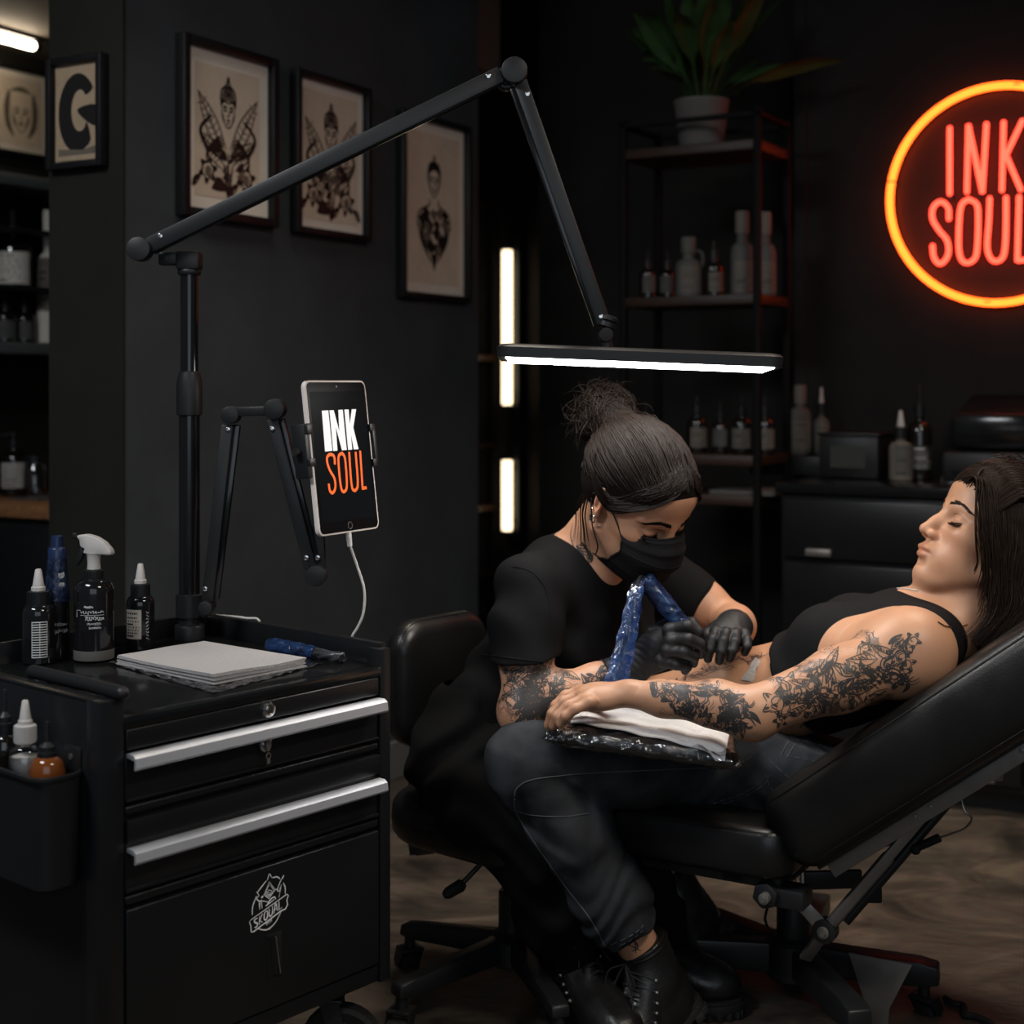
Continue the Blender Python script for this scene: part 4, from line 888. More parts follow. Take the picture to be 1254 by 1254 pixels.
m.tube([(.0307*math.sin(t), -.0307*math.cos(t), .0735) for t in [-.25+.1*i for i in range(13)]], .0004, 4); m.tube([(.0307*math.sin(t), -.0307*math.cos(t), z) for t, z in ((-.5, .070), (-.5, .081), (-.25, .081))], .0004, 4)
m.build('script_lettering', M_inkw, sp, recalc=False)
m = MB(); m.lathe([(.0306, .003), (.0308, .004), (.0308, .017), (.0306, .018)], 40, cap=False); m.build('base_band', M_labelgrey, sp, recalc=False)
place(sp, G(115, 808, ZT), R(-10))
# blue capped tall bottle
bl = empty('blue_capped_bottle', 'tall tapered bottle with dark blue cap between the leftmost bottle and the spray bottle', 'bottle', (0, 0, 0), 0, g)
m = MB(); m.lathe([(0, 0), (.018, 0), (.0195, .003), (.0185, .03), (.0195, .06), (.0180, .10), (.0150, .15), (.0125, .156)], 28); m.build('bottle_body', M_glossbottle, bl)
m = MB(); m.lathe([(.0198, .09), (.0190, .105), (.0150, .152), (.0137, .158)], 28, cap=False); m.build('blue_film', M_bluebottle, bl)
m = MB(); m.lathe([(.0140, .153), (.0142, .171), (.0128, .173), (.0100, .174), (.0092, .190), (.0075, .191), (0, .190)], 24); m.build('cap', M_bluecap, bl)
m = MB(); curl(m, .0195, .045, -.2, .9, .004, .0003, 5); curl(m, .0195, .055, -.3, .8, .003, .0003, 6); curl(m, .0180, .115, .1, .7, .007, .0003, 7); curl(m, .0170, .130, .1, .7, .006, .0003, 8); m.build('script_lettering', M_inkw, bl, recalc=False)
place(bl, G(70, 806, ZT), .3)

# paper towels: a stack of folded sheets on clear film
def quadsheet(cs, z0, z1, n, wob, seed, mt, name, parent, thick):
    k = random.Random(seed); m = MB(); ph = [k.random()*6 for _ in range(4)]
    def P(u, v, z):
        p = cs[0]*(1-u)*(1-v)+cs[1]*u*(1-v)+cs[2]*u*v+cs[3]*(1-u)*v
        return Vector((p.x, p.y, z+wob*(math.sin(u*5+ph[0])*math.sin(v*4+ph[1])*.6+.4*math.sin((u+v)*9+ph[2])*(u*(1-u)*2))))
    top = lambda u, v: P(u, v, z1); bot = lambda u, v: P(u, v, z0)
    m.grid(top, n, n); m.grid(bot, n, n)
    for f in ((lambda t, s: P(t, 0, z0+(z1-z0)*s)), (lambda t, s: P(t, 1, z0+(z1-z0)*s)), (lambda t, s: P(0, t, z0+(z1-z0)*s)), (lambda t, s: P(1, t, z0+(z1-z0)*s))): m.grid(f, n, 2)
    bmesh.ops.remove_doubles(m.bm, verts=m.bm.verts, dist=1e-5); return m.build(name, mt, parent, angle=40)
cs0 = [G(143, 803, .670), G(249, 784, .672), G(376, 805, .672), G(262, 826, .672)]
ctr = (cs0[0]+cs0[1]+cs0[2]+cs0[3])/4
pt = empty('paper_towel_stack', 'stack of white folded paper towels on the tool cabinet', 'paper towels', Vector((ctr.x, ctr.y, ZT)))
k = random.Random(4)
for i in range(6):
    z0 = ZT+.0022+i*.0024; cs = [c.lerp(ctr, .012*k.random()+(.02 if i in (1, 3) else 0))+Vector((k.uniform(-.002, .002), k.uniform(-.002, .002), 0)) for c in cs0]
    quadsheet(cs, z0, z0+.0021, 14, .0022*(i/5), 3, M_paper, 'paper_sheet', pt, .002)
m = MB(); cf = [G(130, 812, ZT), G(250, 792, ZT), G(398, 813, ZT), G(262, 850, ZT)]; k = random.Random(2)
m.grid(lambda u, v: (lambda p: Vector((p.x, p.y, ZT+.0006+.0030*abs(math.sin(u*31+v*17)*math.sin(v*23-u*9))*(1 if min(u, v, 1-u, 1-v) < .16 else .35))))(cf[0]*(1-u)*(1-v)+cf[1]*u*(1-v)+cf[2]*u*v+cf[3]*(1-u)*v), 40, 40)
setp(m.build('clear_film', M_clear), 'crinkled clear plastic film under the paper towels', 'plastic film')
# wrapped pen lying on the tray
a_, b_ = G(332, 790, .669), G(418, 806, .665); T = frame(a_, b_-a_, EZ); L = (b_-a_).length; TX = T @ Matrix.Rotation(R(90), 4, 'Y')
pen = empty('tattoo_pen', 'tattoo pen in blue plastic wrap lying on the cabinet tray', 'tattoo machine', Vector(((a_.x+b_.x)/2, (a_.y+b_.y)/2, ZT)))
m = MB(TX); m.lathe([(0, 0), (.008, .001), (.0105, .006), (.0105, L*.35), (.0095, L*.52), (.007, L*.62), (.006, L*.68)], 20); m.build('pen_body', M_blackgloss, pen)
m = MB(TX); m.lathe([(.0075, L*.62), (.0062, L*.72), (.0066, L*.78), (.0052, L*.93), (.0062, L*.95), (.0055, L*1.0), (0, L)], 16); m.build('grip', M_blackplastic, pen)
m = MB(TX); m.grid(lambda u, v: ((.0116+.0012*math.sin(u*19+v*26)*math.sin(v*11))*math.cos(2*PI*u)*(1-.35*max(0, v-.6)), (.0116+.0012*math.sin(u*19+v*26))*math.sin(2*PI*u)*(1-.35*max(0, v-.6)), -.002+v*L*.66), 28, 26, wrap=True); m.build('blue_wrap', M_bluefilm, pen)
m = MB(TX); m.grid(lambda u, v: ((.0075+.002*math.sin(u*25+v*15))*math.cos(2*PI*u), (.0075+.002*math.sin(u*25+v*9))*math.sin(2*PI*u), L*.6+v*L*.42), 24, 16, wrap=True); m.build('clear_wrap', M_clear, pen)

# ---------------------------------------------------------------- lamp stand on the cabinet
LD = 2.43
base = G(232, 782, ZT); PX, PY = base.x, base.y
def PZ(py): return H-(py-HY)/F*PY
lamp = empty('task_lamp', 'black articulated task lamp with a long lit panel over the artist', 'lamp', (PX, PY, ZT))
Tp = Matrix.Translation((PX, PY, 0))
m = MB(Tp); m.lathe([(0, ZT), (.0245, ZT), (.0245, PZ(765)-.002), (.0235, PZ(765)), (.018, PZ(764)), (.018, PZ(755))], 32); m.build('base_clamp', M_blackplastic, lamp)
m = MB(Tp); m.cyl((0, 0, PZ(760)), (0, 0, PZ(470)), .0172, n=32); m.build('lower_pole', M_blackgloss, lamp)
m = MB(Tp); m.cyl((0, 0, PZ(480)), (0, 0, PZ(325)), .0145, n=32); m.build('upper_pole', M_blackgloss, lamp)
m = MB(Tp); m.lathe([(.0172, PZ(509)), (.0212, PZ(508)), (.0215, PZ(505)), (.0215, PZ(470)), (.0175, PZ(456)), (.0145, PZ(455))], 32); m.build('height_collar', M_blackplastic, lamp)
m = MB(Tp); m.box((-.0195, -.02, PZ(331)), (.0195, .02, PZ(308)), .005); m.lathe([(.0175, PZ(337)), (.0195, PZ(335)), (.0195, PZ(331)), (.0185, PZ(330))], 28); m.box((-.05, -.011, PZ(325)), (-.015, .011, PZ(309)), .003); m.cyl((-.034, -.0125, PZ(317)), (-.034, -.010, PZ(317)), .004, n=12); m.build('swivel_head', M_blackmatte, lamp)
def disc(m, p, r, t, off=0.): m.cyl((p.x, p.y-t/2+off, p.z), (p.x, p.y+t/2+off, p.z), r, n=36, bev=.0015)
def arm(m, a, b, w, t, chn=True):
    T = frame(a, b-a, Vector((0, 0, 1)).cross(b-a) if False else Vector((0, -1, 0))); L = (b-a).length; T = T
    m.box((0, -t/2, -w/2), (L, t/2, w/2), .0022, T=T); 
def screw(p, name='screw'):
    m = MB(); m.cyl((p.x, p.y, p.z), (p.x, p.y-.0018, p.z), .0042, n=14, bev=.0006); m.cyl((p.x, p.y-.0018, p.z), (p.x, p.y-.0022, p.z), .0018, n=6); return m.build('screw', M_chrome, lamp if name == 'screw' else name)
J0, J1, J2 = W(173, 306, LD), W(630, 89, 2.41), W(741, 408, 2.40)
m = MB(); disc(m, J0, .0195, .030, -.008); m.build('joint_disc', M_blackplastic, lamp)
m = MB(); disc(m, J0, .0135, .036); m.build('joint_axle', M_steel, lamp)
m = MB(); arm(m, W(184, 301, LD), W(614, 92, 2.41), .0265, .021); m.build('lower_arm', M_blackmatte, lamp)
m = MB(); arm(m, W(186, 306, LD+.004), W(612, 99, 2.414), .017, .015); m.build('tension_rod', M_blackgloss, lamp)
m = MB(); disc(m, J1, .0212, .030, -.010); m.build('joint_disc', M_blackplastic, lamp)
m = MB(); disc(m, W(620, 97, 2.43), .0185, .03, .0); m.box((J1.x-.02, J1.y+.0, J1.z-.02), (J1.x+.015, J1.y+.022, J1.z+.012), .004); m.build('elbow_bracket', M_blackplastic, lamp)
m = MB(); arm(m, W(637, 100, 2.41), W(739, 396, 2.40), .0225, .020); m.build('upper_arm', M_blackmatte, lamp)
m = MB(); arm(m, W(630, 108, 2.414), W(733, 398, 2.404), .016, .014); m.build('tension_rod', M_blackgloss, lamp)
for px, py, d in ((196, 289, LD), (598, 93, 2.41), (646, 115, 2.41), (736, 388, 2.40)): screw(W(px, py, d-.0105))
m = MB(); m.lathe([(0, 0), (.011, 0), (.0155, .003), (.0155, .010), (.012, .012), (.016, .014), (.016, .019), (.010, .022), (0, .022)], 24, T=frame(W(742, 402, 2.40), (1, 0, -.35), (0, 1, 0)) ); m.sph(W(741, 412, 2.40), .0125); m.cyl(W(742, 412, 2.40), W(744, 428, 2.40), .009, n=16); m.build('head_joint', M_blackplastic, lamp)
m = MB(); disc(m, W(742, 410, 2.39), .0115, .02); m.build('joint_knob', M_blackrub, lamp)
# light head
HC = W(781, 438.5, 2.40); HX = (W(950, 446, 2.39)-W(612, 433, 2.41)).normalized(); HYv = Vector((0, math.cos(R(1.9)), -math.sin(R(1.9)))); TH = frame(HC, HX, HYv); HL, HWd = .226, .085
m = MB(TH); bm = m.bm; rings = []
for z, ins, r in ((-.0085, .002, .018), (-.0105, .004, .018), (-.0105, .0, .020), (.006, -.0015, .022), (.0105, .004, .02), (.0120, .012, .016)):
    rings.append([bm.verts.new(TH @ Vector((x, y, z))) for x, y in rrect(-HL+ins, HL-ins, -HWd+ins, HWd-ins, r, 6)])
for a, b in zip(rings[1:], rings[2:]):
    for i in range(len(a)): j = (i+1) % len(a); bm.faces.new([a[i], a[j], b[j], b[i]])
bm.faces.new(rings[1][::-1]); bm.faces.new(rings[-1]); rings[0] and [bm.verts.remove(v) for v in rings[0]]
m.build('lamp_head', M_blackmatte, lamp, angle=30)
m = MB(TH); m.box((-HL+.014, -HWd+.007, -.0125), (HL-.014, HWd-.007, -.0106)); m.build('light_panel', emit_mat('cool_white_panel', (1., .965, .93), 17), lamp, False)

# ---------------------------------------------------------------- tablet arm and tablet
ta = empty('tablet_holder', 'black folding tablet arm clamped to the lamp pole', 'tablet holder', (PX, PY, PZ(757)))
m = MB(Tp); m.lathe([(.0172, PZ(756)), (.0225, PZ(755)), (.0225, PZ(728)), (.0172, PZ(727))], 28); m.box((.012, -.012, PZ(754)), (.035, .012, PZ(737)), .003); m.build('pole_clamp', M_blackplastic, ta)
q0, q1, q2, q3, q4 = W(254, 743, 2.41), W(284, 508, 2.41), W(338, 501, 2.38), W(388, 704, 2.38), W(390, 560, 2.40)
def jd(p, r, t, off): m = MB(); disc(m, p, r, t, off); return m.build('joint_disc', M_blackplastic, ta)
jd(q0, .0115, .040, 0); jd(q1, .0145, .034, -.004); jd(q2, .0165, .036, -.004); jd(q3, .0165, .036, 0)
m = MB(); arm(m, W(255, 736, 2.41), W(279, 520, 2.41), .0195, .017); m.build('first_arm', M_blackmatte, ta)
m = MB(); arm(m, W(264, 733, 2.414), W(290, 520, 2.414), .013, .012); m.build('tension_rod', M_blackgloss, ta)
m = MB(); arm(m, W(290, 504, 2.40), W(332, 503, 2.385), .0155, .016); m.build('bridge', M_blackmatte, ta)
m = MB(); arm(m, W(334, 513, 2.38), W(381, 696, 2.38), .0200, .017); m.build('second_arm', M_blackmatte, ta)
m = MB(); arm(m, W(344, 513, 2.384), W(388, 690, 2.384), .013, .012); m.build('tension_rod', M_blackgloss, ta)
m = MB(); arm(m, W(392, 697, 2.385), W(387, 555, 2.40), .0185, .014); m.build('third_arm', M_blackmatte, ta)
for px, py, d in ((251, 721, 2.41), (279, 526, 2.41), (333, 525, 2.38), (375, 683, 2.38), (389, 683, 2.385)): screw(W(px, py, d-.009), ta)
TBx = Vector((.50, .866, .0)); TBy = (W(408, 463, 2.35)-W(426, 651, 2.35)); TT = frame(W(417.5, 559, 2.36), TBx, TBy+Vector((0, .02, 0))); tw, th = .081, .1225
tab = empty('tablet', 'tablet with white bezel showing white and orange lettering, held by the folding arm', 'tablet', W(426, 655, 2.36))
m = MB(TT); m.prism(rrect(-tw, tw, -th, th, .012), -.004, .004, .0014); m.build('case', mat('silver_white_case', (.66, .60, .56), .35), tab)
m = MB(TT); m.prism(rrect(-tw+.004, tw-.004, -th+.003, th-.003, .009), .004, .0046); m.build('front_glass', mat('tablet_black_glass', (.003, .0032, .004), .3, spec=.08), tab)
m = MB(TT); m.prism([(-tw+.010, -th+.02), (tw-.010, -th+.02), (tw-.010, th-.018), (-tw+.010, th-.018)], .0046, .0049); scr = m.build('screen', mat('lit_screen', (.003, .0035, .004), .3, emit=(.02, .023, .026), estr=.12, spec=.03), tab)
M_scrw = mat('screen_white', (.1, .1, .1), .5, emit=(.80, .79, .78), estr=.95); M_scro = mat('screen_orange', (.1, .02, .0), .5, emit=(1., .115, .004), estr=1.)
def tx(px, py):  # image point -> tablet plane
    o = Vector((0, 0, H)); d = W(px, py, 1)-o; Ti = TT.inverted(); o2 = Ti @ o; d2 = Ti.to_3x3() @ d; t = (.0049-o2.z)/d2.z; p = o2+d2*t; return (p.x, p.y)
m = MB(TT); m.mi = 0
def poly(*pp): A.fill([tx(*p) for p in pp], smooth=False)
A = Art(m, TT, .0050)
poly((394, 503), (402, 502.5), (407, 552), (398, 553)); poly((403.4, 502.5), (408.6, 502.3), (415.4, 528), (414.2, 502), (419.6, 501.7), (424.6, 551), (418.6, 551.4), (411.2, 523), (413.2, 551.8), (408, 552.3)); poly((421.6, 501.6), (426.8, 501.4), (431.3, 550.6), (426.2, 551)); poly((428.0, 522), (430.6, 501.3), (436, 501.1), (432.2, 526), (429.2, 530)); poly((428.6, 527), (432.4, 523), (439, 550), (433.2, 550.5))
A.mi = 1; m.mi = 1
def ostroke(*pp, n=5): A.line([tx(*p) for p in pp], .0052, n)
def os2(pts, w=.0050, n=4):
    P = smoothpts([(*tx(*p), 0) for p in pts], n)
    for a, b in zip(P, P[1:]):
        d = (b-a); e = d.normalized()*w*.2; a2 = a-e; b2 = b+e; nn = Vector((-d.y, d.x, 0)).normalized()*w/2
        A.fill([(a2+nn)[:2], (a2-nn)[:2], (b2-nn)[:2], (b2+nn)[:2]], smooth=False)
os2([(410, 568), (409, 559), (404.5, 556.5), (400.5, 560), (401, 568), (404.5, 577), (409.5, 586), (410.5, 597), (407.5, 603.5), (404, 601), (402.5, 593)])
os2([(419, 555), (415, 558), (414.5, 568), (417, 594), (420, 602), (424, 599), (424.5, 588), (422.5, 562), (419, 555)])
os2([(427.5, 554), (430, 590), (432.5, 600), (436.5, 599), (438, 590), (435.5, 554)]); os2([(441, 552.5), (444, 598)], n=1); os2([(443.5, 598), (448.5, 597.2)], n=1)
m.build('lettering', [M_scrw, M_scro], scr, False, recalc=False)
m = MB(TT); m.tube([(.0055*math.cos(i*PI/10), -th+.0115+.0055*math.sin(i*PI/10), .0048) for i in range(20)], .0005, 6, closed=True); m.build('home_button', M_steel, tab)
m = MB(TT); m.cyl((0, th-.010, .0045), (0, th-.010, .005), .0016, n=10); m.build('camera_dot', M_steel, tab)
m = MB(TT)
m.box((-tw-.012, -.03, -.022), (-tw-.001, .055, .004), .002); m.box((-tw-.010, -.012, -.004), (-tw+.006, .0, .008), .002); m.box((-tw-.010, .038, -.004), (-tw+.006, .055, .008), .002); m.box((-.075, -.02, -.022), (.075, .045, -.008), .003)
m.build('clamp_jaw', M_blackplastic, ta)
m = MB(TT); m.box((tw+.001, -.02, -.020), (tw+.010, .05, .009), .002); m.box((tw-.005, -.02, .0048), (tw+.009, -.008, .009), .001); m.box((tw-.005, .038, .0048), (tw+.009, .05, .009), .001); m.build('clamp_jaw', M_blackplastic, ta)
m = MB(TT); m.cyl((-tw-.013, .012, -.01), (-tw-.024, .012, -.01), .006, n=16); m.cyl((-.0, -.01, -.022), (-.0, -.05, -.032), .010, n=14); m.build('tilt_knob', M_blackrub, ta)
# charging cable
m = MB(); tb = TT @ Vector((0, -th, 0)); dn = (TT.to_3x3() @ Vector((0, -1, 0)))
m.cyl(tb+dn*.0, tb+dn*.022, .0045, .0040, n=14); cab_pts = [tb+dn*.02, W(436, 690, 2.36), W(446, 722, 2.36), W(446, 750, 2.345), W(438, 772, 2.33), C(CW-.03, .30, .690), C(CW-.017, .33, .665)]
cab_pts = [tb+dn*.02, W(437, 692, 2.365), W(446, 722, 2.37), W(445, 750, 2.375), W(438, 768, 2.38), W(431, 781, 2.385)]
m.tube(smoothpts(cab_pts+[W(436, 795, 2.40), W(440, 830, 2.42)], 8), .0021, 8); setp(m.build('charging_cable', M_white), 'white charging cable hanging from the tablet', 'cable')
m = MB(); m.tube(smoothpts([C(.28, .475, .62), C(.30, .475, .675), W(205, 762, 2.49), W(222, 757, 2.50), W(262, 754, 2.53), W(300, 757, 2.53), W(318, 764, 2.52), C(.53, .36, .60)], 8), .0022, 8); setp(m.build('power_cable', M_whitedim), 'pale power cable looping behind the lamp pole at the cabinet back', 'cable')
# ================================================================ the artist's rolling chair
def cushion(T, hx, hy, z0, z1, r, rr=.02, n=7, dome=.0):
    """soft box: plan rounded rectangle 2hx x 2hy in T, rounded rim, slightly domed"""
    m = MB(T); bm = m.bm; rings = []
    for i in range(9):
        a = -PI/2+PI*i/8; ins = rr*(1-math.cos(a)); z = (z0+rr if a < 0 else z1-rr)+rr*math.sin(a)
        if i == 4: z = (z0+z1)/2
        rings.append([bm.verts.new(T @ Vector((x, y, z))) for x, y in rrect(-hx+ins, hx-ins, -hy+ins, hy-ins, max(.006, r-ins), n)])
    for f, z in ((.6, z1+dome*.7), (.25, z1+dome)): rings.append([bm.verts.new(T @ Vector((x, y, z))) for x, y in rrect(-(hx-rr)*f, (hx-rr)*f, -(hy-rr)*f, (hy-rr)*f, max(.004, (r-rr)*f), n)])
    for a, b in zip(rings, rings[1:]):
        for i in range(len(a)): j = (i+1) % len(a); bm.faces.new([a[i], a[j], b[j], b[i]])
    bm.faces.new(rings[0][::-1]); bm.faces.new(rings[-1]); return m
def piping(T, hx, hy, r, z, rad=.0028, n=7):
    m = MB(T); m.tube([(x, y, z) for x, y in rrect(-hx, hx, -hy, hy, r, n)], rad, 6, closed=True); return m
sx, sy = 0.0, 2.60
st = empty('rolling_chair', 'black padded rolling chair the artist sits on, with low backrest and lever', 'chair', (sx, sy, 0))
ang = math.atan2(-.64, .77); fwd = Vector((math.cos(ang), math.sin(ang), 0)); lat = Vector((-fwd.y, fwd.x, 0))
TS = frame(Vector((sx+.015, sy+.01, 0)), fwd, lat)
c = cushion(TS, .20, .20, .285, .362, .13, .028, 9, .006); seat = c.build('seat', M_leather, st, angle=70)
c = piping(TS, .197, .197, .128, .334); c.build('seam_piping', M_leather, seat)
m = MB(TS); m.box((-.09, -.07, .262), (.09, .07, .287), .004); m.build('seat_plate', M_blackmatte, st)
bc = W(536, 829, 2.79); TB = frame(bc-fwd*.0, lat, EZ)    # local x = lateral, y = up, z = fwd
c = cushion(TB, .125, .118, -.03, .03, .06, .028, 9, .004); bk = c.build('backrest', M_leather, st, angle=70)
c = piping(TB, .122, .115, .058, .012); c.build('seam_piping', M_leather, bk)
m = MB(TB); m.prism(rrect(-.10, .10, -.09, .09, .05), -.042, -.028, .003); m.build('backrest_shell', M_blackplastic, bk)
m = MB(); base_b = bc-fwd*.045; m.tube(smoothpts([base_b+EZ*.02, base_b-EZ*.12, base_b-EZ*.34-fwd*.0, Vector((bc.x, bc.y, .272))+fwd*.03, Vector((sx, sy, .272))], 5), 1., flat=(.05, .010), up=lat.cross(EZ) if False else fwd); m.build('backrest_bar', M_blackmatte, st)
m = MB(); m.cyl((sx, sy, .175), (sx, sy, .268), .016, n=24); m.build('gas_lift', M_steel, st)
m = MB(); m.lathe([(.021, .06), (.024, .062), (.024, .185), (.020, .19)], 28, T=Matrix.Translation((sx, sy, 0))); m.build('column_sleeve', M_blackplastic, st)
hd = m = MB(); m.lathe([(.036, .060), (.042, .064), (.042, .105), (.030, .116), (.024, .117)], 28, T=Matrix.Translation((sx, sy, 0))); m.build('base_hub', M_blackplastic, st)
for i in range(5):
    a = R(217+72*i); dr_ = Vector((math.cos(a), math.sin(a), 0)); T = frame(Vector((sx, sy, 0)), dr_, Vector((-dr_.y, dr_.x, 0)))
    m = MB(T @ Matrix.Rotation(R(90), 4, 'X')); m.prism([(.03, .068), (.03, .112), (.215, .086), (.243, .080), (.246, .060), (.22, .056)], -.016, .016, .005); lg = m.build('base_leg', M_blackplastic, st)
    caster(T @ Matrix.Translation((.232, 0, .060)), .023, .034, st, False, rz=i*1.3+.6)
hl = W(585, 1072, 2.55); m = MB(); hl2 = W(548, 1094, 2.52); m.cyl(Vector((sx-.03, sy-.05, .275)), hl2.lerp(hl, .4), .0045, n=12); lv = m.build('lever', M_blackmatte, st)
m = MB(); m.tube([hl2.lerp(hl, .55), hl2.lerp(hl, .45), hl2, hl2.lerp(hl, -.12)], [.007, .011, .010, .006], 12); m.build('lever_grip', M_blackrub, lv)

# ================================================================ the client's reclining chair
ch = empty('tattoo_chair', 'black padded reclining tattoo chair on a wheeled steel base, the client lies on it', 'chair', W(972, 1220, 2.60)*1.0)
ch.location.z = 0; _MW[ch.name] = Matrix.Translation(ch.location)
S0 = Vector((.425, 2.30, 0))                    # near right corner of the seat
TQ = frame(S0, E1, E2)                          # x along the chair to the right, y away from the viewer
SW = .56
c = cushion(TQ @ Matrix.Translation((-.20, SW/2, 0)), .205, SW/2, .296, .378, .05, .020, 7, .004); s_ = c.build('seat_cushion', M_leather, ch, angle=60)
c = piping(TQ @ Matrix.Translation((-.20, SW/2, 0)), .2045-.007, SW/2-.007, .045, .371, .0022); c.build('seam_piping', M_leather, s_)
TH_ = R(37.5)
bd = E1*math.cos(TH_)+EZ*math.sin(TH_); bn_ = E1*(-math.sin(TH_))+EZ*math.cos(TH_)      # along the back, out of the back
B0 = TQ @ Vector((.022, 0, .305))
TBk = frame(B0, bd, E2)                         # x up the back, y depth; z = normal -> check sign
if TBk.to_3x3().col[2].dot(bn_) < 0: TBk = frame(B0, bd, -E2)
sgn = 1 if (TBk.to_3x3().col[1].dot(E2) > 0) else -1
c = cushion(TBk @ Matrix.Translation((.42, sgn*SW/2, 0)), .43, SW/2, .0, .135, .06, .045, 8, .004); bk_ = c.build('back_cushion', M_leather, ch, angle=60)
c = piping(TBk @ Matrix.Translation((.42, sgn*SW/2, 0)), .43-.014, SW/2-.014, .05, .122, .0022); c.build('seam_piping', M_leather, bk_)
c = piping(TBk @ Matrix.Translation((.42, sgn*SW/2, 0)), .43-.014, SW/2-.014, .05, .014, .0022); c.build('seam_piping', M_leather, bk_)
# steel frame under the back
def bar(name, a, b, w, t, mt, par, up=None, bev=.0015):
    T = frame(a, b-a, Vector((0, -1, 0)) if up is None else up); m = MB(T); L = (b-a).length; m.box((0, -t/2, -w/2), (L, t/2, w/2), bev); return m.build(name, mt, par)
def pin(par, p, r, t=.012, mt=None, name='pivot_bolt'):
    m = MB(); a = p; b = p-E2*t; m.cyl(a, b, r, n=24, bev=r*.15); m.cyl(b, b-E2*.003, r*.55, n=6); return m.build(name, mt or M_steel, par)
dn_ = 2.30
PB = lambda x, y, z: TBk @ Vector((x, sgn*y, z))
for k, yy in enumerate((.07, SW-.07)):
    rail = bar('back_rail', PB(.03, yy, -.014), PB(.62, yy, -.014), .026, .014, M_steel if k == 0 else M_blackmatte, ch, up=-E2)
    if k == 0:
        for x in (.20, .23, .40, .43, .50): pin(rail, PB(x, yy-.007, -.012), .0038, .003)
m = MB(TBk); m.box((.02, sgn*.05 if sgn > 0 else -SW+.05, -.004), (.80, sgn*(SW-.05) if sgn > 0 else -.05, .004), .002); m.build('back_board', M_blackmatte, ch)
pv = W(944, 1091, 2.36)
m = MB(TQ); m.box((-.36, .04, .274), (-.02, .06, .297), .002); m.box((-.36, SW-.06, .274), (-.02, SW-.04, .297), .002); m.box((-.30, .04, .276), (-.26, SW-.04, .295), .002); m.box((-.12, .04, .276), (-.08, SW-.04, .295), .002); m.build('seat_frame', M_blackmatte, ch)
m = MB(frame(pv, E1, E2)); m.prism([(.022*math.cos(i*PI/3+.3), .022*math.sin(i*PI/3+.3)) for i in range(6)], -.01, .03, .003, T=Matrix.Rotation(R(90), 4, 'X')); m.box((.0, -.02, -.018), (.06, .03, .012), .003); pb = m.build('pivot_block', M_blackmatte, ch)
pin(pb, W(940, 1097, 2.34), .009, .02, M_steel)
m = MB(); m.cyl(pv+E2*.0, pv+E2*(SW-.1), .011, n=18); m.build('pivot_shaft', M_blackmatte, ch)
j1 = W(1011, 1139, 2.36); a0 = W(972, 1096, 2.37); top = W(1137, 992, 2.30); lo_ = W(986, 1174, 2.42)
bar('link', a0, j1, .022, .008, M_steel, ch); bar('link', j1, lo_, .020, .008, M_steel, ch)
m = MB(); m.cyl(j1+E2*.012, j1-E2*.012, .0195, n=28, bev=.002); jj = m.build('link_joint', M_blackmatte, ch); pin(jj, j1-E2*.012, .010, .004); 
m = MB(); m.cyl(j1, j1.lerp(top, .62), .0105, n=20); m.build('strut_tube', M_steel, ch)
bar('strut_bar', j1.lerp(top, .10)-E2*.012, top-E2*.012, .016, .008, M_steel, ch); m = MB(); m.cyl(j1.lerp(top, .5), top, .006, n=14); m.build('strut_rod', M_chrome, ch)
o_ = Vector((.03, .04, -.03)); m = MB(); m.cyl(W(1035, 1128, 2.42), W(1180, 960, 2.40), .009, n=16); m.build('gas_spring', M_blackmatte, ch)
m = MB(); q_ = W(1068, 1094, 2.42); m.box(q_-Vector((.014, .012, .013)), q_+Vector((.014, .012, .013)), .003); m.build('lever_knob', M_blackrub, ch)
bar('cross_brace', W(985, 1078, 2.50), W(1055, 1076, 2.50), .030, .012, M_blackmatte, ch)
for px, py in ((1115, 990), (1066, 1021), (1213, 938)): 
    pin(ch, W(px, py, 2.32), .0055, .006, M_chrome)
m = MB(); m.box(W(1196, 946, 2.31)-Vector((.012, .008, .012)), W(1218, 930, 2.31)+Vector((.012, .008, .010)), .003); m.build('rail_bracket', M_steel, ch)
m = MB(); m.tube(smoothpts([W(1082, 1004, 2.31), W(1086, 1018, 2.30), W(1094, 1024, 2.31), W(1090, 1034, 2.32), W(1080, 1036, 2.33)], 6), .0018, 6); m.tube(smoothpts([W(1176, 972, 2.33), W(1181, 992, 2.32), W(1190, 1002, 2.32), W(1182, 1014, 2.34), W(1165, 1021, 2.36), W(1150, 1026, 2.38)], 6), .0018, 6); m.build('release_cable', M_steel, ch)
m = MB(); m.cyl(W(1150, 1026, 2.38), W(1125, 1037, 2.40), .007, n=14); m.sph(W(1121, 1040, 2.40), .009); m.build('cable_grip', M_blackrub, ch)
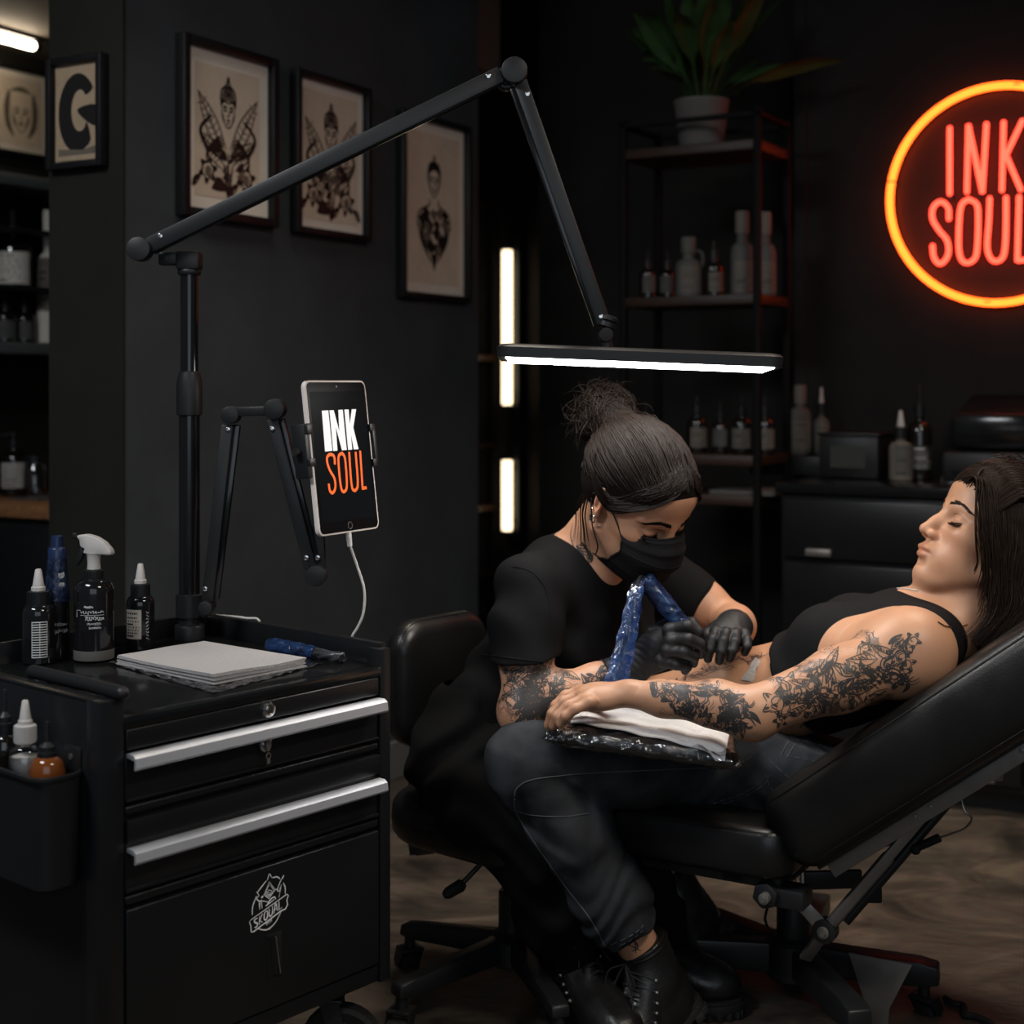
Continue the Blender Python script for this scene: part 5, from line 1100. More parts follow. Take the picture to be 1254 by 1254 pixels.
# column and base
cb = Vector((W(972, 1220, 2.60).x, 2.60, 0)); Tc = Matrix.Translation(cb)
m = MB(Tc); m.cyl((-.008, 0, .12), (-.008, 0, .285), .014, n=24); m.cyl((.014, -.012, .12), (.014, -.012, .285), .007, n=16); m.build('piston', M_chrome, ch)
m = MB(Tc); m.box((-.09, -.09, .268), (.09, .09, .285), .004); m.build('mount_plate', M_blackmatte, ch)
m = MB(Tc); m.lathe([(.040, .05), (.042, .055), (.036, .105), (.030, .11), (.030, .165), (.026, .172), (.015, .173)], 32); m.build('column', M_blackplastic, ch)
m = MB(Tc); m.lathe([(0, .035), (.044, .035), (.048, .04), (.048, .10), (.042, .106), (0, .106)], 32); m.build('base_hub', M_blackplastic, ch)
for i, (ax, ay, L) in enumerate(((-.985, .17, .30), (.94, -.33, .235), (.20, -.98, .26), (.35, .93, .28), (-.6, .8, .27))):
    dr_ = Vector((ax, ay, 0)).normalized(); T = frame(cb, dr_, Vector((-dr_.y, dr_.x, 0)))
    m = MB(T @ Matrix.Rotation(R(90), 4, 'X')); m.prism([(.03, .046), (.03, .098), (L-.02, .094), (L+.012, .088), (L+.014, .058), (L-.01, .052)], -.021, .021, .004); m.build('base_leg', M_blackmatte, ch)
    caster(T @ Matrix.Translation((L-.012, 0, .056)), .020, .034, ch, False, rz=i*1.1)
# splayed steel foot plate on the right leg
T = frame(W(1075, 1195, 2.47), E1, EZ); m = MB(T); m.prism([(-.050, .030), (.058, .030), (.020, -.050), (.016, -.095), (-.028, -.095), (-.022, -.050)], -.002, .002, .001); m.build('foot_plate', M_steel, ch)
# dark cable and foot pedal on the floor under the chair
m = MB(); m.tube(smoothpts([Vector((W(960, 1095, 2.6).x, 2.58, .29)), W(940, 1110, 2.58), W(938, 1130, 2.58), W(950, 1150, 2.60), W(962, 1168, 2.62)], 6), .0025, 6); m.build('hose', M_blackrub, ch)
m = MB(); k = random.Random(3); P = [G(1160+i*9+k.uniform(-6, 6), 1222+i*6+k.uniform(-3, 3), .007) for i in range(9)]; m.tube(smoothpts(P, 6), .006, 8); setp(m.build('floor_cable', M_blackrub), 'black cable lying on the floor at the lower right corner', 'cable')
# ================================================================ people: shared tools
def skin_mat(name, col, ink_scale=30., red=(.42, .17, .12)):
    m, nt, b = new_mat(name); L = nt.links.new; tc = N(nt, 'ShaderNodeTexCoord')
    n = N(nt, 'ShaderNodeTexNoise', i_Scale=26., i_Detail=6., i_Roughness=.6); L(tc.outputs['Object'], n.inputs['Vector'])
    r = N(nt, 'ShaderNodeMix', data_type='RGBA'); r.inputs[6].default_value = (*[c*.90 for c in col], 1); r.inputs[7].default_value = (col[0]*1.08, col[1]*1.08, col[2]*1.06, 1); L(n.outputs[0], r.inputs[0])
    at = N(nt, 'ShaderNodeAttribute', attribute_name='tint'); mu = N(nt, 'ShaderNodeMix', data_type='RGBA', blend_type='MULTIPLY'); mu.inputs[0].default_value = 1; L(r.outputs[2], mu.inputs[6]); L(at.outputs['Color'], mu.inputs[7])
    # tattoo ink: swirling contour lines and dark fills inside the tattooed regions
    ai = N(nt, 'ShaderNodeAttribute', attribute_name='ink')
    n1 = N(nt, 'ShaderNodeTexNoise', i_Scale=ink_scale, i_Detail=1.2, i_Distortion=1.5); L(tc.outputs['Object'], n1.inputs['Vector'])
    m1 = N(nt, 'ShaderNodeMath', operation='MULTIPLY'); m1.inputs[1].default_value = 9; L(n1.outputs[0], m1.inputs[0])
    f1 = N(nt, 'ShaderNodeMath', operation='FRACT'); L(m1.outputs[0], f1.inputs[0])
    s1 = N(nt, 'ShaderNodeMapRange'); L(f1.outputs[0], s1.inputs[0]); s1.inputs[1].default_value = .22; s1.inputs[2].default_value = .34; s1.inputs[3].default_value = 1; s1.inputs[4].default_value = 0
    n2 = N(nt, 'ShaderNodeTexNoise', i_Scale=ink_scale*.9, i_Detail=3., i_Distortion=.8); L(tc.outputs['Object'], n2.inputs['Vector'])
    s2 = N(nt, 'ShaderNodeMapRange'); L(n2.outputs[0], s2.inputs[0]); s2.inputs[1].default_value = .50; s2.inputs[2].default_value = .62; s2.inputs[3].default_value = 0; s2.inputs[4].default_value = .75
    mx = N(nt, 'ShaderNodeMath', operation='MAXIMUM'); L(s1.outputs[0], mx.inputs[0]); L(s2.outputs[0], mx.inputs[1])
    n3 = N(nt, 'ShaderNodeTexNoise', i_Scale=22., i_Detail=2.); L(tc.outputs['Object'], n3.inputs['Vector'])
    ad = N(nt, 'ShaderNodeMath', operation='ADD'); L(ai.outputs['Fac'], ad.inputs[0]); L(n3.outputs[0], ad.inputs[1])
    s3 = N(nt, 'ShaderNodeMapRange'); L(ad.outputs[0], s3.inputs[0]); s3.inputs[1].default_value = .98; s3.inputs[2].default_value = 1.06
    ml = N(nt, 'ShaderNodeMath', operation='MULTIPLY'); L(mx.outputs[0], ml.inputs[0]); L(s3.outputs[0], ml.inputs[1])
    m9 = N(nt, 'ShaderNodeMath', operation='MULTIPLY'); m9.inputs[1].default_value = .9; L(ml.outputs[0], m9.inputs[0])
    fx_ = N(nt, 'ShaderNodeMix', data_type='RGBA'); L(m9.outputs[0], fx_.inputs[0]); L(mu.outputs[2], fx_.inputs[6]); fx_.inputs[7].default_value = (.028, .026, .025, 1)
    L(fx_.outputs[2], b.inputs['Base Color']); b.inputs['Roughness'].default_value = .46; b.inputs['Specular IOR Level'].default_value = .42
    b.inputs['Subsurface Weight'].default_value = .12; b.inputs['Subsurface Radius'].default_value = (.012, .005, .003); b.inputs['Subsurface Scale'].default_value = 1.
    n4 = N(nt, 'ShaderNodeTexNoise', i_Scale=420., i_Detail=3.); L(tc.outputs['Object'], n4.inputs['Vector'])
    bp = N(nt, 'ShaderNodeBump', i_Strength=.12, i_Distance=.0015); L(n4.outputs[0], bp.inputs['Height']); L(bp.outputs[0], b.inputs['Normal']); return m
M_skinA = skin_mat('artist_skin', (.47, .245, .150), 34.); M_skinC = skin_mat('client_skin', (.45, .238, .143), 30.)
M_tat = mat('tattoo_ink_lines', (.030, .028, .027), .5); M_tatf = mat('fresh_tattoo_lines', (.05, .030, .038), .5)
def cloth(name, col, weave=900., bump=.25, rough=.85, var=.12, sheen=.15, vs=9.): 
    m = mat(name, col, rough, var=var, vscale=vs, bump=bump, bscale=weave, spec=.12, sheen=0.); return m
M_tee = cloth('black_cotton_tee', (.0050, .0050, .0055)); M_pants = cloth('black_work_trousers', (.0042, .0041, .0041)); M_tank = cloth('black_ribbed_tank', (.0075, .0075, .0082), 1200.)
M_denim = cloth('washed_black_denim', (.032, .034, .0375), 1500., .3, .9, .42, .25, 16.); M_thread = mat('grey_seam_thread', (.075, .075, .078), .8)
M_glove = mat('black_nitrile_glove', (.013, .0135, .015), .5, bump=.05, bscale=240, spec=.32)
M_mask = cloth('black_face_mask', (.011, .011, .012), 1600., .2, .75)
M_bootl = mat('black_boot_leather', (.0095, .0090, .0088), .34, rvar=.1, vscale=30, bump=.14, bscale=170, spec=.5); M_boots = mat('black_boot_sole', (.014, .013, .012), .7, bump=.2, bscale=120)
M_silver = mat('silver_jewellery', (.6, .58, .55), .2, 1.); M_gold = mat('fine_gold_chain', (.5, .33, .14), .25, 1.)
def hair_mat(name, col, rough=.36):
    m, nt, b = new_mat(name); L = nt.links.new; tc = N(nt, 'ShaderNodeTexCoord'); n = N(nt, 'ShaderNodeTexNoise', i_Scale=60., i_Detail=3.); L(tc.outputs['Object'], n.inputs['Vector'])
    r = N(nt, 'ShaderNodeMix', data_type='RGBA'); r.inputs[6].default_value = (*[c*.6 for c in col], 1); r.inputs[7].default_value = (*[c*1.6 for c in col], 1); L(n.outputs[0], r.inputs[0]); L(r.outputs[2], b.inputs['Base Color'])
    b.inputs['Roughness'].default_value = rough; b.inputs['Specular IOR Level'].default_value = .09; return m
M_hairbase = mat('hair_underlayer', (.006, .0042, .0034), .9, spec=.1)
M_hairA = hair_mat('black_brown_hair', (.0068, .0043, .0032), .55); M_hairC = hair_mat('dark_brown_hair', (.0125, .0075, .0052), .46)
def axes(f, u=(0, 0, 1)):
    f = Vector(f).normalized(); l = Vector(u).cross(f).normalized(); return f, l, f.cross(l)
def head_sdf(S, c, f, l, u, k=1., lean=1.):
    """c: centre of the head between the ears at eye height; f forward, l to the person's left, u up"""
    Rm = (f, l, u); P = lambda a, b, d: c+f*(a*k)+l*(b*k)+u*(d*k); r = lambda *q: [x*k for x in q]
    S.ell(P(-.014, 0, .034), r(.094, .073, .084), Rm, k=.02); S.ell(P(.020, 0, .010), r(.070, .067, .070), Rm, k=.03)
    S.ell(P(.034, 0, -.045), r(.056, .050, .066), Rm, k=.03)
    for s in (-1, 1):
        S.cap(P(.002, s*.054, -.055), P(.066, s*.016, -.104), .017*k, .014*k, .022); S.ell(P(.054, s*.040, -.020), r(.026, .022, .020), Rm, k=.024)
        S.ell(P(.050, s*.030, -.060), r(.028, .022, .026), Rm, k=.02)
    S.ell(P(.080, 0, -.102), r(.015, .019, .014), Rm, k=.022); S.ell(P(.072, 0, -.070), r(.025, .028, .028), Rm, k=.02)
    S.ell(P(.062, 0, .060), r(.030, .050, .035), Rm, k=.03)
    for s in (-1, 1):
        S.ell(P(.092, s*.033, .002), r(.016, .020, .012), Rm, k=.016, op='sub')
        S.cap(P(.083, s*.014, .020), P(.066, s*.052, .023), .0085*k, .007*k, .014)
        S.ell(P(.0735, s*.0325, .0005), r(.0135, .0150, .0115), Rm, k=.006)
    S.chain([P(.086, 0, .014), P(.099, 0, -.014), P(.111, 0, -.033)], [.0075*k, .0080*k, .0095*k], .012)
    for s in (-1, 1):
        S.ell(P(.0995, s*.0125, -.0375), r(.0105, .0068, .0075), Rm, k=.007); S.ell(P(.104, s*.0065, -.0455), r(.0055, .0032, .0032), Rm, k=.003, op='sub')
    S.ell(P(.092, 0, -.061), r(.011, .021, .009), Rm, k=.012)
    for s in (-1, 1): S.ell(P(.0990, s*.0075, -.0615), r(.0065, .0120, .0050), (f, l*.985+u*(-s*.16), u), k=.004)
    S.ell(P(.0965, 0, -.0725), r(.0080, .0155, .0060), Rm, k=.004)
    S.cap(P(.1050, -.013, -.0669), P(.1050, .013, -.0669), .0012*k, .0012*k, .004, op='sub'); S.cap(P(.094, -.022, -.068), P(.103, -.012, -.067), .001*k, .0012*k, .004, 'sub'); S.cap(P(.094, .022, -.068), P(.103, .012, -.067), .001*k, .0012*k, .004, 'sub')
    S.cap(P(.0955, -.012, -.0855), P(.0955, .012, -.0855), .004*k, .004*k, .008, op='sub')
def ear_sdf(S, c, f, l, u, s, k=1., drop=0.):
    P = lambda a, b, d: c+f*(a*k)+l*(s*b*k)+u*((d-drop)*k); o = (l*s*.86-f*.5).normalized(); t = (f+l*s*.55-u*.0).normalized(); tl = (u-f*.22).normalized(); ot = tl.cross(t)
    Rm = (t, ot, tl)
    S.ell(P(-.012, .076, .0), [.0165*k, .0055*k, .0300*k], Rm, k=.006); S.ell(P(-.006, .0755, -.026), [.009*k, .0055*k, .0105*k], Rm, k=.006)
    S.ell(P(-.009, .083, .002), [.0095*k, .0045*k, .0190*k], Rm, k=.003, op='sub'); S.cap(P(-.013, .080, -.008), P(-.015, .081, .012), .0028*k, .0025*k, .004)
def head_tint(c, f, l, u, k=1., mask_lips=True):
    def fn(V):
        Q = (V-np.array(c))/k; a, b, d = Q@np.array(f), Q@np.array(l), Q@np.array(u); T = np.ones((len(V), 4), np.float32)
        def put(w, col): 
            for i in range(3): T[:, i] *= 1-w*(1-col[i])
        lip = np.exp(-((b/.0185)**4))*np.exp(-(((d+.0665)/.0098)**4))*(a > .088); put(np.clip(lip, 0, 1)*.75, (.80, .52, .50))
        for s in (-1, 1):
            ch = np.exp(-((b-s*.042)/.018)**2-((d+.028)/.018)**2)*(a > .03); put(ch*.30, (1., .78, .74))
            ld = np.exp(-((b-s*.032)/.017)**2-((d-.006)/.007)**2)*(a > .05); put(ld*.45, (.70, .60, .58))
        nz = np.exp(-(b/.014)**2-((d+.033)/.012)**2)*(a > .09); put(nz*.25, (1., .8, .76))
        ear = np.exp(-((np.abs(b)-.080)/.010)**2-((d+.005)/.03)**2)*(np.abs(a+.01) < .03); put(ear*.25, (1., .74, .68)); return T
    return fn
def strands_mesh(name, strands, rad, mt, parent, sides=3, taper=True, label=None, rj=.35):
    """list of (k,3) arrays -> one mesh of fine tapered tubes"""
    Vs, Fs, off = [], [], 0; rg = np.random.default_rng(len(strands))
    for st in strands:
        st = np.asarray(st, np.float64); k = len(st)
        if k < 3: continue
        t = np.gradient(st, axis=0); t /= np.linalg.norm(t, axis=1)[:, None]+1e-9; ref = np.array([.31, .52, .79]); a = np.cross(t, ref); a /= np.linalg.norm(a, axis=1)[:, None]+1e-9; b = np.cross(t, a)
        rr = rad*(1+rj*rg.standard_normal()); rr = max(rr, rad*.4)*((1-np.linspace(0, 1, k)**3*.85) if taper else np.ones(k))
        ring = [st+rr[:, None]*(a*math.cos(q)+b*math.sin(q)) for q in [2*PI*i/sides for i in range(sides)]]
        V = np.stack(ring, 1).reshape(-1, 3); Vs.append(V); i = np.arange(k-1)[:, None]*sides; j = np.arange(sides)[None, :]; jn = (j+1) % sides
        Fs.append(np.stack([i+j, i+jn, i+sides+jn, i+sides+j], -1).reshape(-1, 4)+off); off += len(V)
    V = np.concatenate(Vs); Fc = np.concatenate(Fs); o = link_mesh(name, raw_mesh(name, V, Fc), mt, parent)
    if label: o['label'] = label
    return o
def hug(strands, V, Fc, gap=.0012):
    """lift strand points that sink into the hair base back onto its surface"""
    bv = bvh_of(V, Fc); out = []
    for st in strands:
        st = np.array(st); 
        for i in range(len(st)):
            p = Vector(st[i]); q = bv.find_nearest(p, .06)
            if q[0] is not None and (p-q[0]).dot(q[1]) < gap: st[i] = list(q[0]+q[1]*(gap*(.6+1.6*((i*7+len(out)*13) % 11)/11)))
        out.append(st)
    return out
def cr(P, n=8): return np.array([list(p) for p in smoothpts(P, n)])
def arc_on(c, Rm, rad, p, q, n=12, lift=0.):
    """path from p to q over an ellipsoid (axes rows Rm, radii rad)"""
    A = np.array([list(v) for v in Rm]); r = np.array(rad); a = (A@(np.array(p)-np.array(c)))/r; b = (A@(np.array(q)-np.array(c)))/r; la, lb = np.linalg.norm(a), np.linalg.norm(b)
    t = np.linspace(0, 1, n)[:, None]; d = a*(1-t)+b*t; d /= np.linalg.norm(d, axis=1)[:, None]; L = la*(1-t)+lb*t; return np.array(c)+((d*(L+lift*np.sin(PI*t)))*r)@A
# tattoo drawing: motif curves laid on the skin
class Ink:
    def __init__(s, bvh, seed): s.bvh, s.r, s.V, s.F = bvh, random.Random(seed), [], []
    def line(s, pix, w, lift=.0005, taper=True, n=4):
        P2 = smoothpts([(x, y, 0) for x, y in pix], n); P, Nn = on_skin(s.bvh, [(p.x, p.y) for p in P2], lift, 2.2, .38); m = len(P)
        if m < 3: return
        run = [0]
        for i in range(1, m):
            if (P[i]-P[i-1]).length > .012: return
        o = len(s.V)
        for i, p in enumerate(P):
            t = (P[min(i+1, m-1)]-P[max(i-1, 0)]); 
            sd = t.cross(Nn[i]); sd = sd.normalized() if sd.length > 1e-9 else Vector((1, 0, 0)); k = w/2*(max(.3, math.sin(PI*(.08+.84*i/(m-1)))**.6) if taper else 1)
            s.V += [p+sd*k, p-sd*k]
        for i in range(m-1): s.F.append((o+2*i, o+2*i+1, o+2*i+3, o+2*i+2))
    def motif(s, x, y, r, a, w):
        k = s.r.random(); c, sn = math.cos(a), math.sin(a); X = lambda u, v: (x+r*(u*c-v*sn), y+r*(u*sn+v*c))
        if k < .22:      # rose spiral with petals
            s.line([X(.11*t*math.cos(t*1.2), .11*t*math.sin(t*1.2)) for t in range(1, 8)], w)
            for i in range(5): b = i*1.26; s.line([X(.6*math.cos(b-.5), .6*math.sin(b-.5)), X(1.05*math.cos(b), 1.05*math.sin(b)), X(.6*math.cos(b+.5), .6*math.sin(b+.5))], w*1.2); s.line([X(.55*math.cos(b), .55*math.sin(b)), X(.92*math.cos(b+.1), .92*math.sin(b+.1))], w*2.2)
        elif k < .48:    # leaf with hatching
            s.line([X(-1.1, 0), X(-.3, .42), X(1.1, 0)], w); s.line([X(-1.1, 0), X(-.3, -.42), X(1.1, 0)], w); s.line([X(-1., 0), X(1., 0)], w*.8)
            for i in range(6): s.line([X(-.7+.25*i, 0), X(-.5+.25*i, .32-.04*i)], w*(1.8 if i % 2 else .9), n=2)
        elif k < .66:    # hooked swirl
            s.line([X(-1, -.3), X(-.2, .5), (X(.6, .3)), X(.7, -.3), X(.25, -.45), X(.1, -.1)], w*1.4); s.line([X(-1, -.3), X(-.1, .2), X(.4, .05)], w*2.4)
        elif k < .82:    # flame / spike
            s.line([X(-.6, -.5), X(0, .1), X(1.2, .5)], w); s.line([X(-.6, -.5), X(.3, -.3), X(1.2, .5)], w*2); s.line([X(-.5, .3), X(0, .4), X(.7, .9)], w*1.3); s.line([X(-.3, -.3), X(.5, .1)], w*3)
        else:            # banded curve with short strokes
            s.line([X(-1, .1), X(-.3, -.3), X(.4, .1), X(1.1, -.2)], w*1.1); s.line([X(-1, .35), X(-.3, -.05), X(.4, .35), X(1.1, .05)], w*.9)
            for i in range(7): s.line([X(-.8+.28*i, .02+.1*math.sin(i*2)), X(-.75+.28*i, .28+.1*math.sin(i*2))], w*1.7, n=1)
    def region(s, poly, n, r0, r1, w):
        xs, ys = [p[0] for p in poly], [p[1] for p in poly]; k = 0; tr = 0
        while k < n and tr < n*40:
            tr += 1; x, y = s.r.uniform(min(xs), max(xs)), s.r.uniform(min(ys), max(ys)); ins = False
            for (x0, y0), (x1, y1) in zip(poly, poly[1:]+poly[:1]):
                if (y0 > y) != (y1 > y) and x < (x1-x0)*(y-y0)/(y1-y0)+x0: ins = not ins
            if ins: s.motif(x, y, s.r.uniform(r0, r1), s.r.uniform(0, 6.28), w*s.r.uniform(.8, 1.25)); k += 1
def body_obj(name, parts, ink, mats, parent, attrs):
    """skin surfaces + ink ribbons -> one mesh"""
    Vs, Fs, mi, off = [], [], [], 0
    for (V, Fc, k) in parts+[(np.array([list(v) for v in i.V]), np.array(i.F), k+1) for k, i in enumerate(ink) if i.F]:
        Vs.append(V); Fs.append(np.asarray(Fc)+off); mi.append(np.full(len(Fc), k)); off += len(V)
    V = np.concatenate(Vs); Fc = np.concatenate(Fs); me = raw_mesh(name, V, Fc, {k: (t, f(V)) for k, (t, f) in attrs.items()}); o = link_mesh(name, me, mats, parent)
    me.polygons.foreach_set('material_index', np.concatenate(mi).astype(np.int32)); return o
def finger(S, P, r0, r1, k=.004): S.chain(P, [r0+(r1-r0)*i/(len(P)-1) for i in range(len(P))], k)
def region_ink(items):
    """tattooed zones: list of (a, b, radius) capsules -> attribute"""
    def fn(V):
        w = np.zeros(len(V))
        for a, b, r in items:
            a, b = np.array(a), np.array(b); d = b-a; t = np.clip((V-a)@d/(d@d), 0, 1); q = np.linalg.norm(V-a-t[:, None]*d, axis=1)
            tt = (V-a)@d/(d@d); e = np.clip(np.minimum(tt, 1-tt)/.12+.55, 0, 1); w = np.maximum(w, (q < r)*e)
        return w
    return fn
# boots: built lying in their own axes (x toe, z up, origin under the heel), then placed
def boot(T, label, group, laces=True, sc=1., name='boot', cat='boot', parent=None):
    S = SDF((-.07, -.07, -.0), (.26, .07, .20), .0028)
    S.cap((.0, 0, .06), (-.004, 0, .19), .043, .047, .02); S.ell((.0, 0, .058), (.046, .036, .05), k=.02); S.cap((.03, 0, .105), (.125, 0, .062), .040, .036, .035); S.ell((.158, 0, .050), (.066, .046, .040), k=.03); S.ell((.08, 0, .045), (.10, .040, .040), k=.03)
    S.ell((-.002, 0, .215), (.036, .037, .06), k=.01, op='sub'); S.cut((0, 0, .178), (0, 0, 1), .006); S.cut((0, 0, .018), (0, 0, -1), .002)
    S.cap((.036, -.006, .158), (.105, -.004, .108), .006, .006, .012); S.noise(lambda x, y, z: .0011*np.sin(x*130+z*80)*np.exp(-((x-.075)/.03)**2)+.0008*np.sin(y*160+x*40+z*90)*np.exp(-((z-.10)/.04)**2))
    V, Fc = S.mesh(1); Tm = np.array(T); tr = lambda V: (V*sc)@Tm[:3, :3].T+Tm[:3, 3]
    rt = empty(name, label, cat, tuple(T.translation), 0, group)
    link_mesh('upper', raw_mesh('upper', tr(V), Fc), M_bootl, rt)
    out = [(-.052, 0), (-.046, -.026), (-.02, -.038), (.05, -.034), (.10, -.045), (.16, -.053), (.20, -.042), (.226, -.018), (.230, 0), (.226, .018), (.20, .042), (.16, .053), (.10, .045), (.05, .034), (-.02, .038), (-.046, .026)]
    o2 = [(p.x*sc, p.y*sc) for p in smoothpts([(a, b, 0) for a, b in out], 4, True)]
    m = MB(T); m.prism(o2, .010*sc, .026*sc, .002); m.prism([(x*.985, y*.985) for x, y in o2], .024*sc, .032*sc, .0015)
    nL = len(o2)
    for i in range(0, nL, 2):
        x, y = o2[i]; 
        if .045*sc < x < .075*sc: continue
        a = math.atan2(y, x-.09*sc); m.box((-.016, -.006, 0), (.001, .006, .013*sc), .001, T=Matrix.Translation((x, y, 0)) @ Matrix.Rotation(a, 4, 'Z'))
    m.build('sole', M_boots, rt)
    m = MB(T); m.prism([(x*sc, y*sc) for x, y in [(-.04, -.025), (.02, -.028), (.02, .028), (-.04, .025)]], .0, .012, .001); m.build('heel', M_boots, rt)
    bv = bvh_of(V, Fc)
    def onb(x, y, z, dx):  # nearest point of the upper
        q = bv.find_nearest(Vector((x, y, z))); return q[0]+q[1]*dx
    m = MB(T); e = MB(T)
    Tm_ = Matrix.Scale(sc, 4)
    rows = [(.046, .148), (.058, .132), (.070, .119), (.083, .108), (.096, .098), (.110, .089)]
    for i, (x, z) in enumerate(rows):
        L_ = [onb(x-.012, s*.034, z-.022, .0018)*sc for s in (-1, 1)]
        if i+1 < len(rows):
            x2, z2 = rows[i+1]; R_ = [onb(x2-.012, s*.034, z2-.022, .0018)*sc for s in (1, -1)]
            for a, b in zip(L_, R_): m.tube(smoothpts([a, onb(x+.012, 0, z+.012, .005)*sc, b], 5), .0017*sc, 6)
        for p in L_: e.sph(p, .0034*sc, 8)
    t0 = onb(.035, 0, .165, .006)*sc
    for s in (-1, 1): m.tube(smoothpts([t0, t0+Vector((.02, s*.02, .004)), t0+Vector((.035, s*.03, -.018)), t0+Vector((.018, s*.022, -.02)), t0], 5), .0016, 6); m.tube(smoothpts([t0, t0+Vector((.015, s*.012, -.01)), t0+Vector((.05, s*.03, -.045))], 5), .0016, 6)
    m.build('laces', M_blackrub, rt); e.build('eyelets', M_steel, rt)
    m = MB(T); cf = [onb(.048*math.cos(a), .048*math.sin(a), .168, .001)*sc for a in [R(20+i*8) for i in range(41)]]; m.tube(cf, .0032*sc, 8); m.build('padded_collar', M_bootl, rt)
    return rt
def foot_frame(heel, toe, up, sc=1.): return frame(heel, toe-heel, (Vector(up).cross(toe-heel)))
# ================================================================ the client in the reclining chair
cl = empty('person', 'client with loose dark hair in black tank top and jeans reclining in the tattoo chair', 'person', (0.0, 0.0, 0.0))
CLm = cl; th = R(31); ax = (E1*math.cos(th)+EZ*math.sin(th)); ven = (-E1*math.sin(th)+EZ*math.cos(th)); RT = (ax, E2, ven)
hc = W(1214, 662, 2.44); al = R(6); pt_ = R(27)
f_ = Vector((-math.cos(pt_)*math.cos(al), -math.cos(pt_)*math.sin(al), math.sin(pt_))); u_ = Vector((math.sin(pt_)*math.cos(al), math.sin(pt_)*math.sin(al), math.cos(pt_))); l_ = u_.cross(f_)
hP = lambda a, b, d: hc+f_*a+l_*b+u_*d
NB_ = W(1168, 770, 2.45); CH = W(1062, 806, 2.49); WA = W(950, 855, 2.56); PE = W(893, 900, 2.61)
shN, shF = W(1112, 800, 2.305), W(1190, 745, 2.62); elN = W(922, 872, 2.225); wrN = W(768, 849, 2.30)
hipN, hipF = PE-E2*.085, PE+E2*.085; knN = W(652, 938, 2.37); anN = W(777, 1150, 2.43); knF = W(700, 945, 2.62); anF = W(806, 1066, 2.66)
def c_torso(S, g, clothes=False):
    """g: how much the surface is pushed out"""
    S.ell(CH, (.135+g, .135+g, .088+g), RT, k=.04); S.ell(CH.lerp(WA, .5)+ven*.004, (.12+g, .118+g, .080+g), RT, k=.05); S.ell(WA+ven*.008, (.11+g, .115+g, .080+g), RT, k=.05); S.ell(PE+ven*.012, (.10+g, .145+g, .090+g), RT, k=.05)
    if not clothes: S.ell(W(872, 862, 2.60), (.125+g, .13+g, .084+g), RT, k=.05); S.ell(W(800, 876, 2.58), (.07, .12, .06), k=.05)
    for s, e in ((-1, .0), (1, .0)):
        b = CH+E2*(s*.066)+ven*.062-ax*.022; S.ell(b, (.060+g, .056+g, .050+g), RT, k=.03)
    S.cap(CH+ax*.08-E2*.085+ven*.01, CH+ax*.08+E2*.085+ven*.01, .058+g, .058+g, .05)
S = SDF((.02, 2.10, .42), (.93, 2.78, .99), .0022)
head_sdf(S, hc, f_, l_, u_); ear_sdf(S, hc, f_, l_, u_, 1, 1., .012)
S.cap(hP(-.024, 0, -.045), hP(-.014, 0, -.125), .049, .045, .02); S.cap(hP(-.014, 0, -.125), NB_, .045, .052, .03); S.cap(hP(-.004, .030, -.06), NB_+ven*.048-ax*.02, .010, .009, .014); S.cap(NB_, CH+ax*.03, .058, .08, .05)
c_torso(S, -.004)
S.cap(NB_-ax*.02, shN+ax*.015, .040, .046, .04); S.cap(NB_-ax*.02, shF, .040, .046, .04)
for s, sh in ((1, shN), (-1, shF)): S.cap(CH+ax*.105+ven*.062-E2*(s*.02), sh+ven*.038, .0085, .0095, .014)   # collar bones
S.ell(shN, (.052, .050, .052), RT, k=.04); mid = shN.lerp(elN, .45)
S.chain([shN, mid, elN], [.050, .0455, .036], .03); S.cap(CH-E2*.11+ax*.03, shN, .05, .05, .06)
S.ell(elN+Vector((-.004, .0, -.012)), (.036, .032, .030), k=.02)
fm = elN.lerp(wrN, .28)+Vector((0, 0, .004)); S.chain([elN, fm, elN.lerp(wrN, .7), wrN], [.035, .037, .0275, .0225], .02, flat=(Vector((0, -.3, 1)), 1.12))
hv = (W(724, 856, 2.305)-wrN); S.cap(wrN, W(728, 853, 2.305), .021, .026, .014, flat=((0, -.25, 1), 1.5)); S.ell(W(735, 853, 2.31), (.036, .030, .018), (hv.normalized(), Vector((.1, .95, .2)), Vector((-.1, -.25, .95))), k=.012)
# fingers of the resting hand, curled over the cushion's edge
finger(S, [W(722, 861, 2.275), W(704, 868, 2.262), W(692, 877, 2.262), W(686, 887, 2.27)], .0088, .0066); finger(S, [W(716, 856, 2.292), W(696, 864, 2.280), W(682, 877, 2.278), W(677, 889, 2.285)], .0092, .0068)
finger(S, [W(712, 851, 2.314), W(690, 859, 2.306), W(676, 874, 2.302), W(671, 888, 2.308)], .0094, .0070); finger(S, [W(712, 846, 2.338), W(692, 852, 2.336), W(680, 864, 2.332), W(675, 877, 2.335)], .0090, .0068)
finger(S, [W(745, 856, 2.345), W(728, 862, 2.37), W(712, 868, 2.375)], .0115, .0080, .008)
for p in ((718, 855, 2.287), (714, 850, 2.308), (713, 845, 2.333), (723, 859, 2.27)): S.ell(W(*p), (.0098, .0090, .0080), k=.008)   # knuckles
for a, b in (((722, 852, 2.295), (755, 846, 2.30)), ((720, 848, 2.315), (755, 843, 2.31))): S.cap(W(*a)+Vector((0, 0, .005)), W(*b)+Vector((0, 0, .003)), .0035, .003, .008)
S.ell(W(773, 841, 2.29), (.009, .008, .007), k=.014)   # wrist bone
